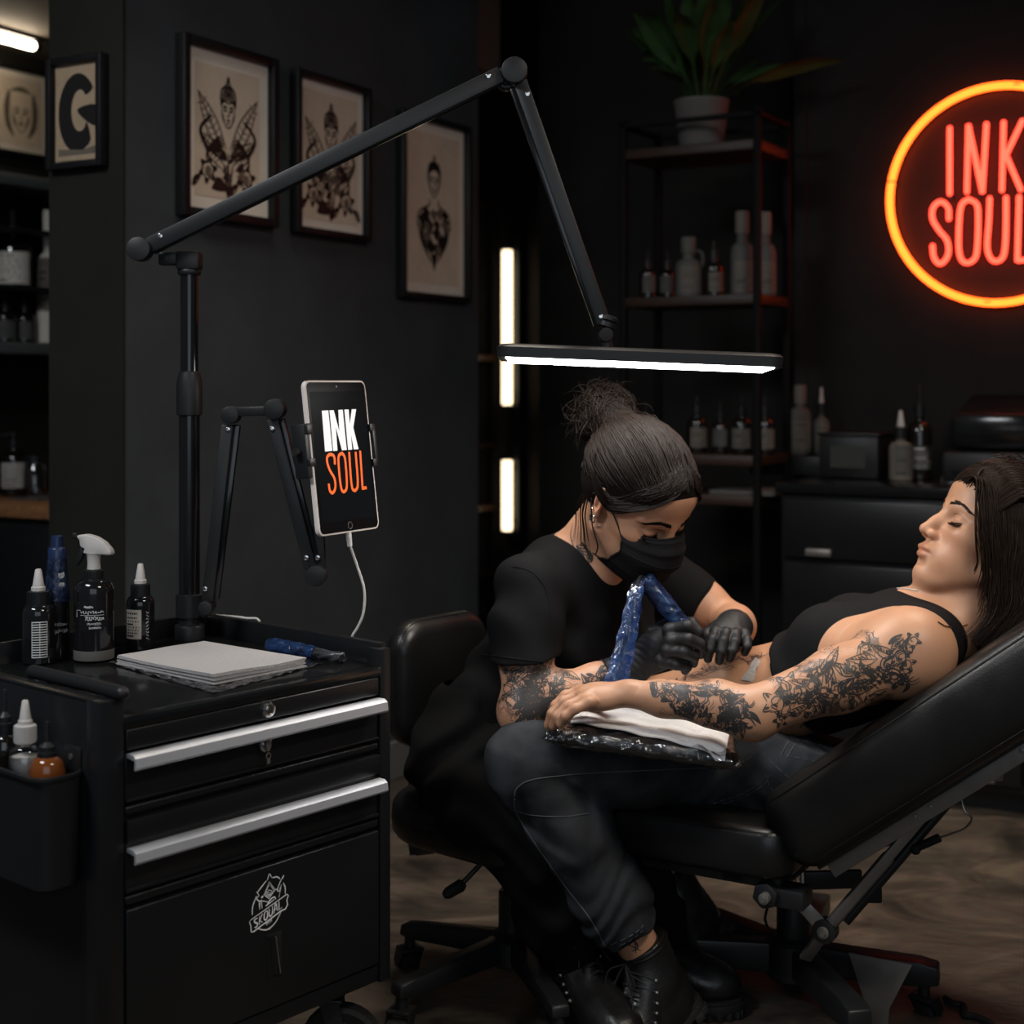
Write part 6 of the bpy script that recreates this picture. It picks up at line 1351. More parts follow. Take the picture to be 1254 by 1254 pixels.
# far arm, tucked behind
S.chain([shF, W(1060, 850, 2.74), W(955, 835, 2.74)], [.046, .04, .034], .03)
V, Fc = S.mesh(1); V, Fc = keep_big(V, Fc, 3000); bvC = bvh_of(V, Fc)
def belly(V): return None
ink = Ink(bvC, 5)
ink.region([(945, 858), (985, 818), (1050, 790), (1118, 778), (1130, 800), (1118, 838), (1065, 862), (1010, 888), (958, 892)], 76, 8, 18, .0017)
ink.region([(788, 838), (850, 838), (905, 850), (928, 880), (922, 896), (870, 892), (820, 868)], 64, 6, 14, .0017)
ink2 = Ink(bvC, 9); r9 = random.Random(12)
for i in range(26):
    x = 838+86*i/25; y = 829-.32*(x-838)+r9.uniform(-5, 7); a = r9.uniform(-.6, .3)
    ink2.line([(x, y), (x+r9.uniform(6, 13), y-r9.uniform(0, 5)), (x+r9.uniform(13, 24), y-r9.uniform(-2, 9))], .0011)
    if i % 3 == 0: ink2.motif(x+6, y-3, r9.uniform(5, 9), a, .0010)
for k in range(3): ink2.line([(852+k*4, 830-k*4), (870+k*5, 824-k*4), (892+k*4, 816-k*4), (908+k*4, 812-k*3)], .0010)
# lower legs: only the ankle shows between hem and boot
S2 = SDF((.10, 2.30, .05), (.40, 2.74, .45), .0035)
S2.chain([knN.lerp(anN, .3), knN.lerp(anN, .6), anN+(anN-knN)*.12], [.05, .042, .033], .02); S2.chain([knF.lerp(anF, .3), anF+(anF-knF)*.15], [.045, .034], .02)
V2, F2 = S2.mesh(1)
ink3 = Ink(bvh_of(V2, F2), 2); ink3.line([(770, 1158), (776, 1152), (781, 1160), (774, 1165)], .003); ink3.line([(768, 1156), (785, 1164)], .002); ink3.line([(777, 1150), (779, 1167)], .002); ink3.V, ink3.F = ink3.V, ink3.F
shadeC = [(shN.lerp(elN, .18), elN.lerp(shN, .10), .062), (elN.lerp(wrN, .06), elN.lerp(wrN, .72), .05)]
bodyC = body_obj('body', [(V, Fc, 0), (V2, F2, 0)], [ink, ink2, ink3], [M_skinC, M_tat, M_tatf, M_tat], cl, {'tint': ('FLOAT_COLOR', head_tint(hc, f_, l_, u_)), 'ink': ('FLOAT', lambda V: region_ink(shadeC)(V)*.52)})
# brows, lashes
def surf(bv, hP, b, d, lift=.0008):
    o = hP(.25, b, d); dr_ = (hP(0, b, d)-o).normalized(); h_ = bv.ray_cast(o, dr_, .4); return (h_[0]-dr_*lift) if h_[0] is not None else hP(.085, b, d)
def brow(s, hP, bv, n=150):
    out = []; rg = random.Random(3+s)
    for i in range(n):
        t = rg.random(); b = .011+.041*t; d = .0205+.0095*math.sin(PI*min(1, .08+t*.80))-.0055*t; wv = (.0036 if t < .6 else .0036*(1.35-t)/.75); e = rg.uniform(-1, 1)
        out.append(cr([surf(bv, hP, s*b, d+e*wv), surf(bv, hP, s*(b+.005), d+e*wv*.5+.0016*(1-t*1.5), .0012), surf(bv, hP, s*(b+.010), d+e*wv*.2-.001-.0022*t)], 2))
    return out
def lashes(s, hP, bv, dz=-.0060, L_=.0095, n=44):
    L = []; rg = random.Random(7+s)
    def lid(t): return .0195+.0275*t, dz-.0028*math.sin(PI*t)+.002*t
    for i in range(n):
        t = i/(n-1); b, d = lid(t); p = surf(bv, hP, s*b, d, .0004); o = L_*(.55+.65*t)*(.85+.3*rg.random()); fw_ = (hP(1, 0, 0)-hP(0, 0, 0)); up_ = (hP(0, 0, 1)-hP(0, 0, 0)); lt = (hP(0, s, 0)-hP(0, 0, 0))
        L.append(cr([p, p+fw_*(o*.55)+lt*(o*.35*(t-.25))-up_*(o*.40), p+fw_*o+lt*(o*.8*(t-.2))-up_*(o*.38)], 3))
    for k in range(4): L.append(cr([surf(bv, hP, s*lid(t)[0], lid(t)[1]+.0006*k, .0005) for t in (-.04, .15, .35, .55, .75, .92, 1.06)], 4))
    for k in range(2): L.append(cr([surf(bv, hP, s*(.020+.027*t), .0085+.0030*math.sin(PI*t)-.001*t, .0002) for t in (0, .25, .5, .75, 1)], 4))
    return L
for s in (1, -1): strands_mesh('eyebrow', brow(s, hP, bvC, 85), .0006, M_hairC, cl); strands_mesh('eyelashes', lashes(s, hP, bvC), .0005, M_hairC, cl, rj=.1)
# tank top
S = SDF((.28, 2.20, .42), (.86, 2.80, .86), .0028)
c_torso(S, .0045, True); S.cap(NB_-ax*.02-E2*.02, shN.lerp(NB_, .35)-ax*.0, .052, .060, .03); S.cap(NB_-ax*.02, shF.lerp(NB_, .3), .052, .058, .03)
S.cut(CH-ax*.118, -ax, .006)                                                       # hem under the bust
S.ell(NB_+ven*.052+ax*.024, (.088, .060, .085), RT, k=.008, op='sub')                  # neckline
S.cap(hP(-.02, 0, -.06), NB_, .060, .062, .006, op='sub')
S.ell(shN-ax*.018-E2*.018+ven*.012, (.098, .062, .092), RT, k=.008, op='sub')            # near arm hole
S.ell(shF-ax*.01+E2*.045, (.095, .065, .085), RT, k=.008, op='sub')
axn = np.array(ax); S.noise(lambda x, y, z: .0012*np.sin(70*(x*axn[0]+y*axn[1]+z*axn[2])+12*np.sin(y*14))*np.clip((.70-z)*8, 0, 1))
tank, (Vt, Ft) = sdf_obj('tank_top', S, M_tank, cl, crumbs=1500); bvT = bvh_of(Vt, Ft)
m = MB()
for pl in ([(926, 800), (922, 815), (922, 838)],):
    P, Nn = on_skin(bvT, [(p[0]+6, p[1]) for p in pl], .0008)
    if len(P) > 3: m.tube(P, .0012, 6)
P, Nn = on_skin(bvC, [(1099, 721), (1112, 722), (1124, 724)], .0012)
if len(P) > 2: m.tube(P, .0011, 6)
if len(m.bm.verts): m.build('bra_strap', M_whitedim, cl)
else: m.bm.free()
# jeans
S = SDF((-.08, 2.18, .10), (.62, 2.90, .62), .0032)
S.ell(PE+ven*.004, (.105, .150, .098), RT, k=.05); S.ell(PE.lerp(WA, .35), (.09, .135, .092), RT, k=.05); S.ell(PE-E2*.06-EZ*.02+E1*.02, (.11, .09, .08), k=.05); S.ell(W(968, 948, 2.47), (.125, .085, .085), RT, k=.04); S.ell(W(1000, 925, 2.52), (.09, .09, .075), RT, k=.04)
for hp, kn, an, rr in ((hipN, knN, anN, (.088, .078, .064, .063, .060, .054)), (hipF, knF, anF, (.085, .075, .062, .058, .054, .050))):
    dn = (an-kn).normalized(); S.chain([hp-EZ*.02, hp.lerp(kn, .5), kn], [rr[0], rr[1], rr[2]], .04); S.chain([kn, kn.lerp(an, .35), kn.lerp(an, .75), an+dn*.012], [rr[2], rr[3], rr[4], rr[5]], .03)
    S.ell(kn+(kn-an).normalized()*.012-(hp-kn).normalized()*.01, (.058, .056, .056), k=.03)
e = anN-(anN-knN).normalized()*.022; dN = (anN-knN).normalized(); S.cut(e, dN, .003, e-Vector((.12, .12, .10)), e+Vector((.12, .12, .10))); S.cap(e-dN*.03, e+dN*.05, .046, .046, .003, op='sub')
e2 = anF-(anF-knF).normalized()*.03; S.cut(e2, (anF-knF), .003, e2-Vector((.10, .10, .09)), e2+Vector((.10, .10, .09)))
S.cut(W(1030, 914, 2.5), (.27, .0, .96), .004); S.cut(WA.lerp(PE, -.75), ax, .006)
kv = np.array(knN); hvN = np.array(hipN); pv_ = np.array(PE)
def jn(x, y, z):
    r1 = np.sqrt((x-kv[0]-.03)**2+(y-kv[1]-.02)**2+(z-kv[2]+.05)**2); r2 = np.sqrt((x-hvN[0]+.0)**2+(y-hvN[1])**2+(z-hvN[2])**2)
    w = .0045*np.sin(r1*105+4*np.sin(x*30+z*22))*np.exp(-((r1-.055)/.055)**2)
    w = w+.0045*np.sin((x*.8-z*.9)*110+3*np.sin(y*25))*np.exp(-(r2/.11)**2)
    t = ((x-anN.x)*dN.x+(y-anN.y)*dN.y+(z-anN.z)*dN.z); w = w+.003*np.sin(t*150+5*np.sin(x*40))*np.exp(-((t+.06)/.07)**2)
    return w+.0012*np.sin(x*60+y*35+2*np.sin(z*50))
S.noise(jn)
jeans, (Vj, Fj) = sdf_obj('jeans', S, M_denim, cl, crumbs=1500); bvJ = bvh_of(Vj, Fj)
def seam(pix, r=.0011, dash=False, n=6):
    m = MB(); seam_(m, pix, r, dash, n)
    if len(m.bm.verts): m.build('seam_stitching', M_thread, jeans)
    else: m.bm.free()
def seam_(m, pix, r, dash, n):
    P2 = smoothpts([(x, y, 0) for x, y in pix], n); P, Nn = on_skin(bvJ, [(p.x, p.y) for p in P2], .0004, 3)
    if len(P) < 4: return
    if dash:
        for i in range(0, len(P)-2, 3):
            if (P[i]-P[i+2]).length < .02: m.tube(P[i:i+3], r*.75, 5)
    else:
        seg = [P[0]]
        for a, b in zip(P, P[1:]):
            if (a-b).length > .02:
                if len(seg) > 2: m.tube(seg, r, 5)
                seg = []
            seg.append(b)
        if len(seg) > 2: m.tube(seg, r, 5)
seam([(630, 975), (634, 964), (655, 954), (720, 947), (800, 943), (868, 940)]); seam([(630, 978), (632, 995), (655, 1032), (690, 1082), (722, 1124), (741, 1158)])
seam([(631, 992), (650, 998), (690, 1000), (720, 996)], .0008)
for px in ((868, 986), (960, 948)): pass
seam([(871, 1000), (869, 986), (905, 974), (930, 960), (938, 948)], .0009, True); seam([(875, 1002), (874, 989), (908, 977), (934, 962), (942, 950)], .0009, True); seam([(938, 948), (944, 965), (962, 985), (975, 997)], .0009, True)
seam([(897, 938), (915, 930), (932, 917), (948, 905)], .0009, True); seam([(934, 922), (950, 938), (972, 957), (992, 966)], .0009, True)
seam([(962, 925), (1000, 932), (1028, 938)], .0009, True); seam([(970, 905), (1005, 912), (1035, 917)], .0009, True)
seam([(957, 925), (970, 900)], .0012); seam([(964, 928), (978, 904)], .0012)
h0 = [(711, 1160), (735, 1160), (760, 1152), (778, 1142), (789, 1132)]; seam(h0, .0009, True); seam([(x-1, y+6) for x, y in h0], .0007, True)
# hair
SR = (.104, .086, .097); sc_ = hP(-.014, 0, .034); RH = (f_, l_, u_)
S = SDF((.68, 2.28, .60), (1.02, 2.62, 1.0), .004)
S.ell(hP(-.016, 0, .036), (.101, .083, .094), RH, k=.01); S.ell(hP(.054, 0, .062), (.036, .058, .041), RH, k=.03); S.ell(hP(-.06, 0, -.04), (.075, .085, .09), RH, k=.03); S.chain([hP(-.075, 0, -.05), hP(-.08, .02, -.12), hP(-.05, .05, -.17)], [.075, .06, .035], .03)
nf = (f_*.87-u_*.49); S.cut(hP(.060, 0, .0), nf, .006); S.ell(hP(.062, 0, -.05), (.065, .12, .065), RH, k=.01, op='sub')
S.ell(hP(.03, .08, -.05), (.05, .04, .07), RH, k=.01, op='sub')
hairC, (Vh, Fh) = sdf_obj('hair', S, M_hairbase, cl, crumbs=200)
rg = random.Random(21); st = []
for i in range(1150):         # near side: from the parting down past the ear and over the shoulder
    t = rg.random(); a0 = .092-.165*t**1.25; b0 = rg.uniform(-.02, .03); root = hP(a0, b0, .030+.096*math.sqrt(max(.02, 1-((a0+.014)/.112)**2)))
    o = rg.uniform(0, .013); w = rg.uniform(-.006, .006); ph = rg.uniform(0, 6); v = min(1, t*1.6)
    K = [(.089-.155*v, .047, .076), (.071-.150*v, .0715, .038), (.048-.130*v, .0845, -.004), (.016-.085*v, .089, -.048), (-.004-.065*v, .092, -.088), (-.012-.05*v, .093, -.128), (-.004-.055*v, .088, -.168)]
    n_ = 7 if t > .10 else rg.choice((4, 5, 6, 7)); sw = rg.uniform(.004, .024) if t < .16 and rg.random() < .22 else 0; P = [root]+[hP(a+w*(1+.4*k)+sw*min(1, k*.6+.2), b+o*(.6+.08*k)+(.008*math.sin(ph+k) if k > 3 else 0), d+rg.uniform(-.003, .003)) for k, (a, b, d) in enumerate(K[:n_])]
    q = cr(P, 5); k_ = len(q); s_ = np.linspace(0, 1, k_)[:, None]; q = q+np.array(f_)*(.0045*np.sin(s_*12+ph*.4+t*5)*s_)+RNG.standard_normal((k_, 3))*.0003; st.append(q)
for i in range(230):          # far side and top
    t = rg.random(); a0 = .080-.15*t; root = hP(a0, rg.uniform(-.03, .01), .030+.094*math.sqrt(max(.05, 1-((a0+.014)/.103)**2))); o = rg.uniform(0, .01)
    st.append(cr([root, hP(a0-.02-.05*t, -.062-o, .08), hP(a0*.5-.03, -.088-o, .03), hP(-.05, -.09-o, -.05), hP(-.06, -.08-o, -.14)], 5))
for i in range(30):           # loose fringe strands by the cheek
    o = rg.uniform(-.012, .012); st.append(cr([hP(.062, .01, .103), hP(.084+o*.4, .044, .070+o), hP(.068+o, .0725, .026), hP(.046+o*1.2, .0805, -.020), hP(.026+o*1.5, .082, -.060+o), hP(.018+o*2, .081, -.098+o*3)], 6))
for i in range(620):          # over the top and back
    b = rg.uniform(-.06, .078); o = rg.uniform(0, .004); q = math.sqrt(max(.12, 1-(b/.086)**2)); k_ = 1-.08*abs(b)/.08
    st.append(cr([hP(.086-.5*abs(b), b, (.070+rg.uniform(-.01, .03))*q), hP(.062*q, b*1.06, .036+.078*q+o), hP(.015, b*1.08, .036+.096*q+o), hP(-.045, b*1.08, .036+.092*q+o), hP(-.060-.040*q, b*1.06, .03+.045*q), hP(-.070-.045*q, b*1.05, -.02)], 5))
for i in range(40):           # fly-aways over the crown
    a0 = rg.uniform(-.09, .06); p = hP(a0, rg.uniform(-.04, .05), .128); st.append(cr([p, p+u_*rg.uniform(.006, .016)-f_*.014, p+u_*rg.uniform(.002, .02)-f_*rg.uniform(.02, .05)+l_*rg.uniform(-.02, .02)], 5))
strands_mesh('hair_strands', hug(st, Vh, Fh), .0010, M_hairC, hairC, 4)
# earring, necklace
ep = hP(-.004, .0805, -.050); er = MB(); er.sph(ep+Vector((0, -.002, 0)), .0028, 10); er.tube([ep+Vector((0, -.003, -.002-.004*i)) for i in range(5)], .0016, 6)
for k in range(4): er.tube([ep+Vector((.004*math.cos(t), -.003, -.006-.006*k+.003*math.sin(t))) for t in [i*PI/5 for i in range(10)]], .0009, 5, closed=True)
er.tube([ep+Vector((.004+.0085*math.cos(t), -.003+.002*math.sin(t), -.027+.0115*math.sin(t))) for t in [i*PI/9 for i in range(18)]], .0010, 6, closed=True); er.build('earring', M_silver, cl)
P, Nn = on_skin(bvC, [(1148, 762), (1156, 767), (1166, 769), (1176, 768), (1184, 765)], .0012, 3)
if len(P) > 3: m = MB(); m.tube(P, .0011, 6); m.build('necklace', M_gold, cl)
# boots
def boot_at(an, kn, toe, label, group=None, sc=1., drop=.150):
    toe = Vector(toe).normalized(); up = (kn-an).normalized(); up = (up-toe*up.dot(toe)).normalized(); an = an-(kn-an).normalized()*.036; heel = an-up*(drop*sc)-toe*.004
    return boot(frame(heel, toe, up.cross(toe)), label, group, sc=sc)
boot_at(anN, knN, (-.62, -.66, -.42), 'black lace-up boot on the near foot of the reclining client', 'boots', .92)
boot_at(anF, knF, (-.58, -.66, -.45), 'black boot on the far foot of the client, sole turned right under the seat', 'boots', .92)

# ================================================================ the wrapped arm cushion on her lap
pc = [W(668, 899, 2.29), W(884, 934, 2.235), W(912, 888, 2.45), W(716, 866, 2.50)]; cen = (pc[0]+pc[1]+pc[2]+pc[3])/4
px_ = ((pc[1]+pc[2])/2-(pc[0]+pc[3])/2); py_ = ((pc[3]+pc[2])/2-(pc[0]+pc[1])/2); TPm = frame(cen, px_, py_); hx, hy = px_.length/2, py_.length/2; RP = [TPm.to_3x3().col[i] for i in range(3)]
cu = empty('arm_cushion', 'flat black arm cushion wrapped in clear film lying on the client\'s lap', 'cushion', cen-EZ*.02)
m = MB(TPm)
def pil(u, v, side, ex, th, pinch=1.):
    x, y = 2*u-1, 2*v-1; e = (1-abs(x)**6)*(1-abs(y)**6); k = 1+.045*abs(x*y)**2*ex
    return (x*hx*k, y*hy*k, side*(th*max(0, e)**.35)+.0012*math.sin(u*40+v*13)*e)
m.grid(lambda u, v: pil(u, v, 1, 0, .017), 40, 34); m.grid(lambda u, v: pil(u, v, -1, 0, .017), 40, 34); bmesh.ops.remove_doubles(m.bm, verts=m.bm.verts, dist=2e-4); m.build('cushion_body', M_leather, cu, angle=70)
k = random.Random(8); m = MB(TPm)
def film(u, v, side):
    x, y, z = pil(u, v, side, 2.2, .0195); X, Y = 2*u-1, 2*v-1; e = max(abs(X), abs(Y)); w = .0028*math.sin(u*37+5*v)*math.sin(v*31-4*u)*(.25+e**4); sc = 1.03+.012*math.sin(u*29)*abs(Y)**4+.012*math.sin(v*27)*abs(X)**4
    return (x*sc, y*sc, z+w*(1 if side > 0 else .4))
m.grid(lambda u, v: film(u, v, 1), 64, 52); m.grid(lambda u, v: film(u, v, -1), 64, 52); bmesh.ops.remove_doubles(m.bm, verts=m.bm.verts, dist=2e-4); m.build('clear_film', M_filmcushion, cu, angle=80)
M_crumple = mat('quilted_white_towel', (.66, .645, .63), .9, bump=.7, bscale=75, spec=.2)
tw = MB(TPm); L0, L1, K0, K1 = -.86, .94, -.86, 1.0
def tow(u, v, o):
    x, y = L0+(L1-L0)*u-.10*(1-v)*0, K0+(K1-K0)*v-.16*u*(1-v)+.10*(1-u)*(1-v); e = max(0, (1-abs(x)**6)*(1-min(1, abs(y))**6)); return (x*hx, y*hy, .0215*e**.35+.0016+o+.0012*math.sin(u*23+v*17)*math.sin(v*19+2))
tw.grid(lambda u, v: tow(u, v, .0016), 44, 34); tw.grid(lambda u, v: tow(u, v, 0), 44, 34)
setp(tw.build('paper_towel', M_crumple, angle=80), 'white quilted paper towel under the client\'s forearm on the cushion', 'paper towels')
# tissue tucked under the hem
m = MB(); rows = []
for j in range(12):
    t = j/11; a = (926-22*t, 806+33*t); b = (931-11*t, 810+31*t); r_ = [hit(bvC, a[0]+(b[0]-a[0])*i/5, a[1]+(b[1]-a[1])*i/5) for i in range(6)]
    if all(h_[0] is not None and h_[0].y > 2.36 for h_ in r_): rows.append(r_)
for o_ in (.0022, .0010):
    Q = [[m.bm.verts.new(h_[0]+h_[1]*(o_+.0012*math.sin(i*2+j))) for i, h_ in enumerate(r_)] for j, r_ in enumerate(rows) if all(h_[0] is not None for h_ in r_)]
    for r0, r1 in zip(Q, Q[1:]):
        for i in range(5): m.bm.faces.new([r0[i], r0[i+1], r1[i+1], r1[i]])
setp(m.build('tissue', M_paper, angle=80), 'folded white tissue tucked under the hem of the client\'s tank top', 'tissue')
# ================================================================ the tattoo artist
ar = empty('person', 'artist with a messy bun, black mask and gloves bending over the client', 'person', (0, 0, 0))
hcA = W(779, 611, 2.50); ps, ph_ = R(43), R(37)
fA = Vector((math.cos(ph_)*math.sin(ps), -math.cos(ph_)*math.cos(ps), -math.sin(ph_))); uA = Vector((math.sin(ph_)*math.sin(ps), -math.sin(ph_)*math.cos(ps), math.cos(ph_)))
ro = R(5); lA = uA.cross(fA); lA, uA = lA*math.cos(ro)+uA*math.sin(ro), uA*math.cos(ro)-lA*math.sin(ro)
aP = lambda a, b, d: hcA+fA*a+lA*b+uA*d
NBa = W(706, 690, 2.61); CHa = W(712, 765, 2.635); WAa = W(655, 850, 2.66); PEa = W(606, 925, 2.62)
sR, sL = W(646, 722, 2.475), W(818, 712, 2.80); eR, wR = W(642, 868, 2.40), W(768, 822, 2.435); eL, wL = W(898, 766, 2.735), W(899, 768, 2.50)
fw = Vector((.77, -.64, 0)); sd = Vector((.64, .77, 0)); TA = (NBa-PEa).normalized(); fr = (fw-TA*fw.dot(TA)).normalized(); RA = (sd, fr, TA)
def a_torso(S, g):
    S.ell(CHa, (.150+g, .098+g, .130+g), RA, k=.05); S.ell(CHa.lerp(WAa, .55), (.135+g, .098+g, .12+g), RA, k=.06); S.ell(WAa, (.125+g, .098+g, .11+g), RA, k=.06); S.ell(PEa+EZ*.02, (.130+g, .105+g, .11+g), RA, k=.06)
    for s in (-1, 1): S.ell(CHa+sd*(s*.066)+fr*.066-TA*.035, (.060+g, .050+g, .056+g), RA, k=.04)
    S.cap(sR.lerp(NBa, .1), NBa-TA*.03-fr*.01, .048+g, .062+g, .05); S.cap(sL.lerp(NBa, .1), NBa-TA*.03-fr*.01, .048+g, .062+g, .05)
S = SDF((-.10, 2.22, .40), (.45, 2.92, 1.05), .0022)
head_sdf(S, hcA, fA, lA, uA); ear_sdf(S, hcA, fA, lA, uA, -1)
S.cap(aP(-.030, 0, -.050), NBa, .049, .056, .03); S.cap(aP(.012, 0, -.085), NBa+fr*.05-TA*.03, .032, .036, .03); S.cap(aP(-.012, -.052, -.05), NBa+fr*.045-TA*.02, .011, .010, .014)
a_torso(S, -.012)
S.chain([sR, sR.lerp(eR, .5), eR], [.046, .043, .036], .03); S.ell(eR+Vector((-.008, .0, -.008)), (.034, .034, .034), k=.02); S.chain([eR, eR.lerp(wR, .3)+EZ*.002, eR.lerp(wR, .7), wR], [.036, .038, .029, .0245], .02)
S.chain([sL, sL.lerp(eL, .5), eL], [.046, .042, .036], .03); S.chain([eL, eL.lerp(wL, .3), eL.lerp(wL, .75), wL], [.036, .037, .029, .0245], .02)
V, Fc = S.mesh(1); V, Fc = keep_big(V, Fc, 3000); bvA = bvh_of(V, Fc)
ink = Ink(bvA, 15)
ink.region([(606, 812), (668, 812), (668, 840), (660, 880), (640, 896), (622, 880), (612, 850)], 44, 7, 15, .0017); ink.region([(655, 838), (700, 826), (760, 808), (760, 842), (700, 862), (660, 885)], 44, 6, 13, .0016)
ink.region([(882, 758), (905, 752), (916, 765), (912, 778)], 9, 5, 8, .0015)
# leaf on the neck and a fine chain of ink
ink.line([(702, 640), (699, 655), (702, 668), (706, 676)], .0022)
for a, b in (((706, 668), (714, 690)), ((712, 664), (722, 686)), ((718, 672), (724, 688))): ink.line([a, ((a[0]+b[0])/2+3, (a[1]+b[1])/2), b], .007)
for i in range(6): ink.line([(708+i*2.4, 667+i*3.5), (714+i*1.4, 668+i*4), (720+i, 668+i*4)], .0022)
shadeA = [(sR.lerp(eR, .5), eR.lerp(sR, -.25), .062), (eR.lerp(wR, -.1), wR.lerp(eR, -.1), .056)]
body_obj('body', [(V, Fc, 0)], [ink], [M_skinA, M_tat], ar, {'tint': ('FLOAT_COLOR', head_tint(hcA, fA, lA, uA)), 'ink': ('FLOAT', lambda V: region_ink(shadeA)(V)*.53)})
for s in (1, -1): strands_mesh('eyebrow', brow(s, aP, bvA, 130), .0007, M_hairA, ar); strands_mesh('eyelashes', lashes(s, aP, bvA), .0006, M_hairA, ar, rj=.1)
# t-shirt
S = SDF((-.16, 2.22, .36), (.44, 2.98, .90), .003)
a_torso(S, .006)
hemR = W(643, 806, 2.432); hemL = W(860, 744, 2.765); dR = (eR-sR).normalized(); dL = (eL-sL).normalized()
def sleeve(sh, hem, dd, n, r0, r1, ri):
    Q = S.like(); Q.chain([sh, sh.lerp(hem, .5), hem+dd*.03], [r0, r0, r1], .03); Q.cut(hem, n, .003); Q.cap(hem-dd*.03, hem+dd*.05, ri, ri, .004, op='sub'); S.merge(Q, .028)
sleeve(sR, hemR, dR, Vector((.10, .02, -1)), .055, .060, .047); sleeve(sL, hemL, dL, dL+Vector((.25, 0, -.1)), .054, .055, .044)
S.cap(NBa-TA*.012+fr*.054, NBa-TA*.06+fr*.052, .046, .062, .03)
nk = (aP(-.03, 0, -.05)-NBa).normalized(); S.cap(NBa+nk*.052-fr*.012, NBa+nk*.14-fr*.014, .052, .062, .008, op='sub')
S.cut(PEa-EZ*.045, (0, 0, -1), .01)
cR, cL_ = np.array(sR), np.array(CHa); TAn, sdn, frn = np.array(TA), np.array(sd), np.array(fr); wn = np.array(WAa)
def an_(x, y, z):
    t = (x-cL_[0])*TAn[0]+(y-cL_[1])*TAn[1]+(z-cL_[2])*TAn[2]; s = (x-cL_[0])*sdn[0]+(y-cL_[1])*sdn[1]+(z-cL_[2])*sdn[2]
    r = np.sqrt((x-cR[0]-.07)**2+(y-cR[1]-.0)**2+(z-cR[2]+.06)**2)
    hw = 1-np.exp(-(((x-hemR.x)**2+(y-hemR.y)**2+(z-hemR.z)**2)/.085**2)**2)
    w = .0040*np.sin(s*60+t*34+2.5*np.sin(t*16+1))*np.clip(.9-t*3, .15, 1)+.004*np.sin(r*95+2*np.sin(z*30))*np.exp(-(r/.10)**2)
    return hw*w+hw*.003*np.sin(t*62+s*30+2*np.sin(s*18))*np.exp(-((t+.13)/.09)**2)+.0012*np.sin(x*70+y*50+z*35)
S.noise(an_)
tee, (Vs_, Fs_) = sdf_obj('t_shirt', S, M_tee, ar, crumbs=2000); bvS = bvh_of(Vs_, Fs_)
def tseam(pix, r=.0012, lift=.0003):
    P2 = smoothpts([(x, y, 0) for x, y in pix], 6); P, Nn = on_skin(bvS, [(p.x, p.y) for p in P2], lift, 3); seg = []; m = MB()
    for p in P:
        if seg and (seg[-1]-p).length > .02:
            if len(seg) > 3: m.tube(seg, r, 5)
            seg = []
        seg.append(p)
    if len(seg) > 3: m.tube(seg, r, 5)
    if len(m.bm.verts): m.build('seam', M_tee, tee)
    else: m.bm.free()
tseam([(590, 802), (610, 804), (640, 808), (671, 811)]); tseam([(628, 694), (650, 700), (668, 722), (674, 760)], .0009); tseam([(876, 727), (866, 745), (848, 757), (838, 759)])
# trousers
hR, kR, aR = PEa-sd*.085-EZ*.01, W(655, 1015, 2.43), W(700, 1172, 2.50); hL, kL, aL = PEa+sd*.085-EZ*.01, W(752, 1035, 2.56), W(820, 1190, 2.60)
S = SDF((-.22, 2.20, .08), (.36, 2.92, .56), .004)
S.ell(PEa-EZ*.02, (.140, .108, .095), RA, k=.05); S.ell(PEa+EZ*.03, (.138, .108, .11), RA, k=.05); S.ell(PEa-EZ*.03-sd*.03, (.105, .10, .08), k=.05)
S.chain([hR, hR.lerp(kR, .5)-Vector((.008, .01, .0)), kR], [.088, .085, .074], .05); S.chain([kR, kR.lerp(aR, .5), aR], [.074, .066, .056], .04)
S.chain([hL, hL.lerp(kL, .5), kL], [.10, .085, .070], .05); S.chain([kL, kL.lerp(aL, .5), aL], [.068, .062, .056], .04)
S.cap(PEa+fw*.03+EZ*.06, W(668, 905, 2.47), .07, .045, .04)
S.noise(lambda x, y, z: .006*np.sin(x*55-z*50+2.5*np.sin(y*22+z*12))+.003*np.sin(z*95+x*30+3*np.sin(x*25)), .03)
pants, _ = sdf_obj('trousers', S, M_pants, ar, crumbs=1500)
# mask: pleated cloth over nose and chin
def mprof(d):
    K = [(.008, .102), (-.004, .112), (-.020, .126), (-.040, .130), (-.065, .126), (-.090, .117), (-.112, .104), (-.126, .080)]
    for (d0, a0), (d1, a1) in zip(K, K[1:]):
        if d <= d0 and d >= d1: t = (d0-d)/(d0-d1); t = t*t*(3-2*t); return a0+(a1-a0)*t
    return K[0][1] if d > K[0][0] else K[-1][1]
def mk(u, v, o=0.):
    b = (u-.5)*2; wid = .068-.006*(v-.4)**2; d = .004-.020*abs(b)**1.5-(.128-.048*abs(b)**1.3)*v; a = mprof(.004-.128*v); bb = b*wid
    a = a-.030*b*b-.034*abs(b)**3.2+.0022*math.sin(v*6*PI)*(1-.25*abs(b))+o; return aP(a, bb, d)
m = MB(); m.grid(lambda u, v: mk(u, v), 37, 40); m.grid(lambda u, v: mk(u, v, -.0022), 37, 40)
maskO = m.build('face_mask', M_mask, ar, angle=80)
m = MB()
for v in (.0, .035, .34, .66, 1.): m.tube([mk(.03+.94*i/30, v, .0008) for i in range(31)], .0009 if v not in (.0, 1.) else .0013, 5)
for u in (.0, 1.): m.tube([mk(u, i/14, .0005) for i in range(15)], .0014, 5)
m.build('mask_hem', M_mask, maskO)
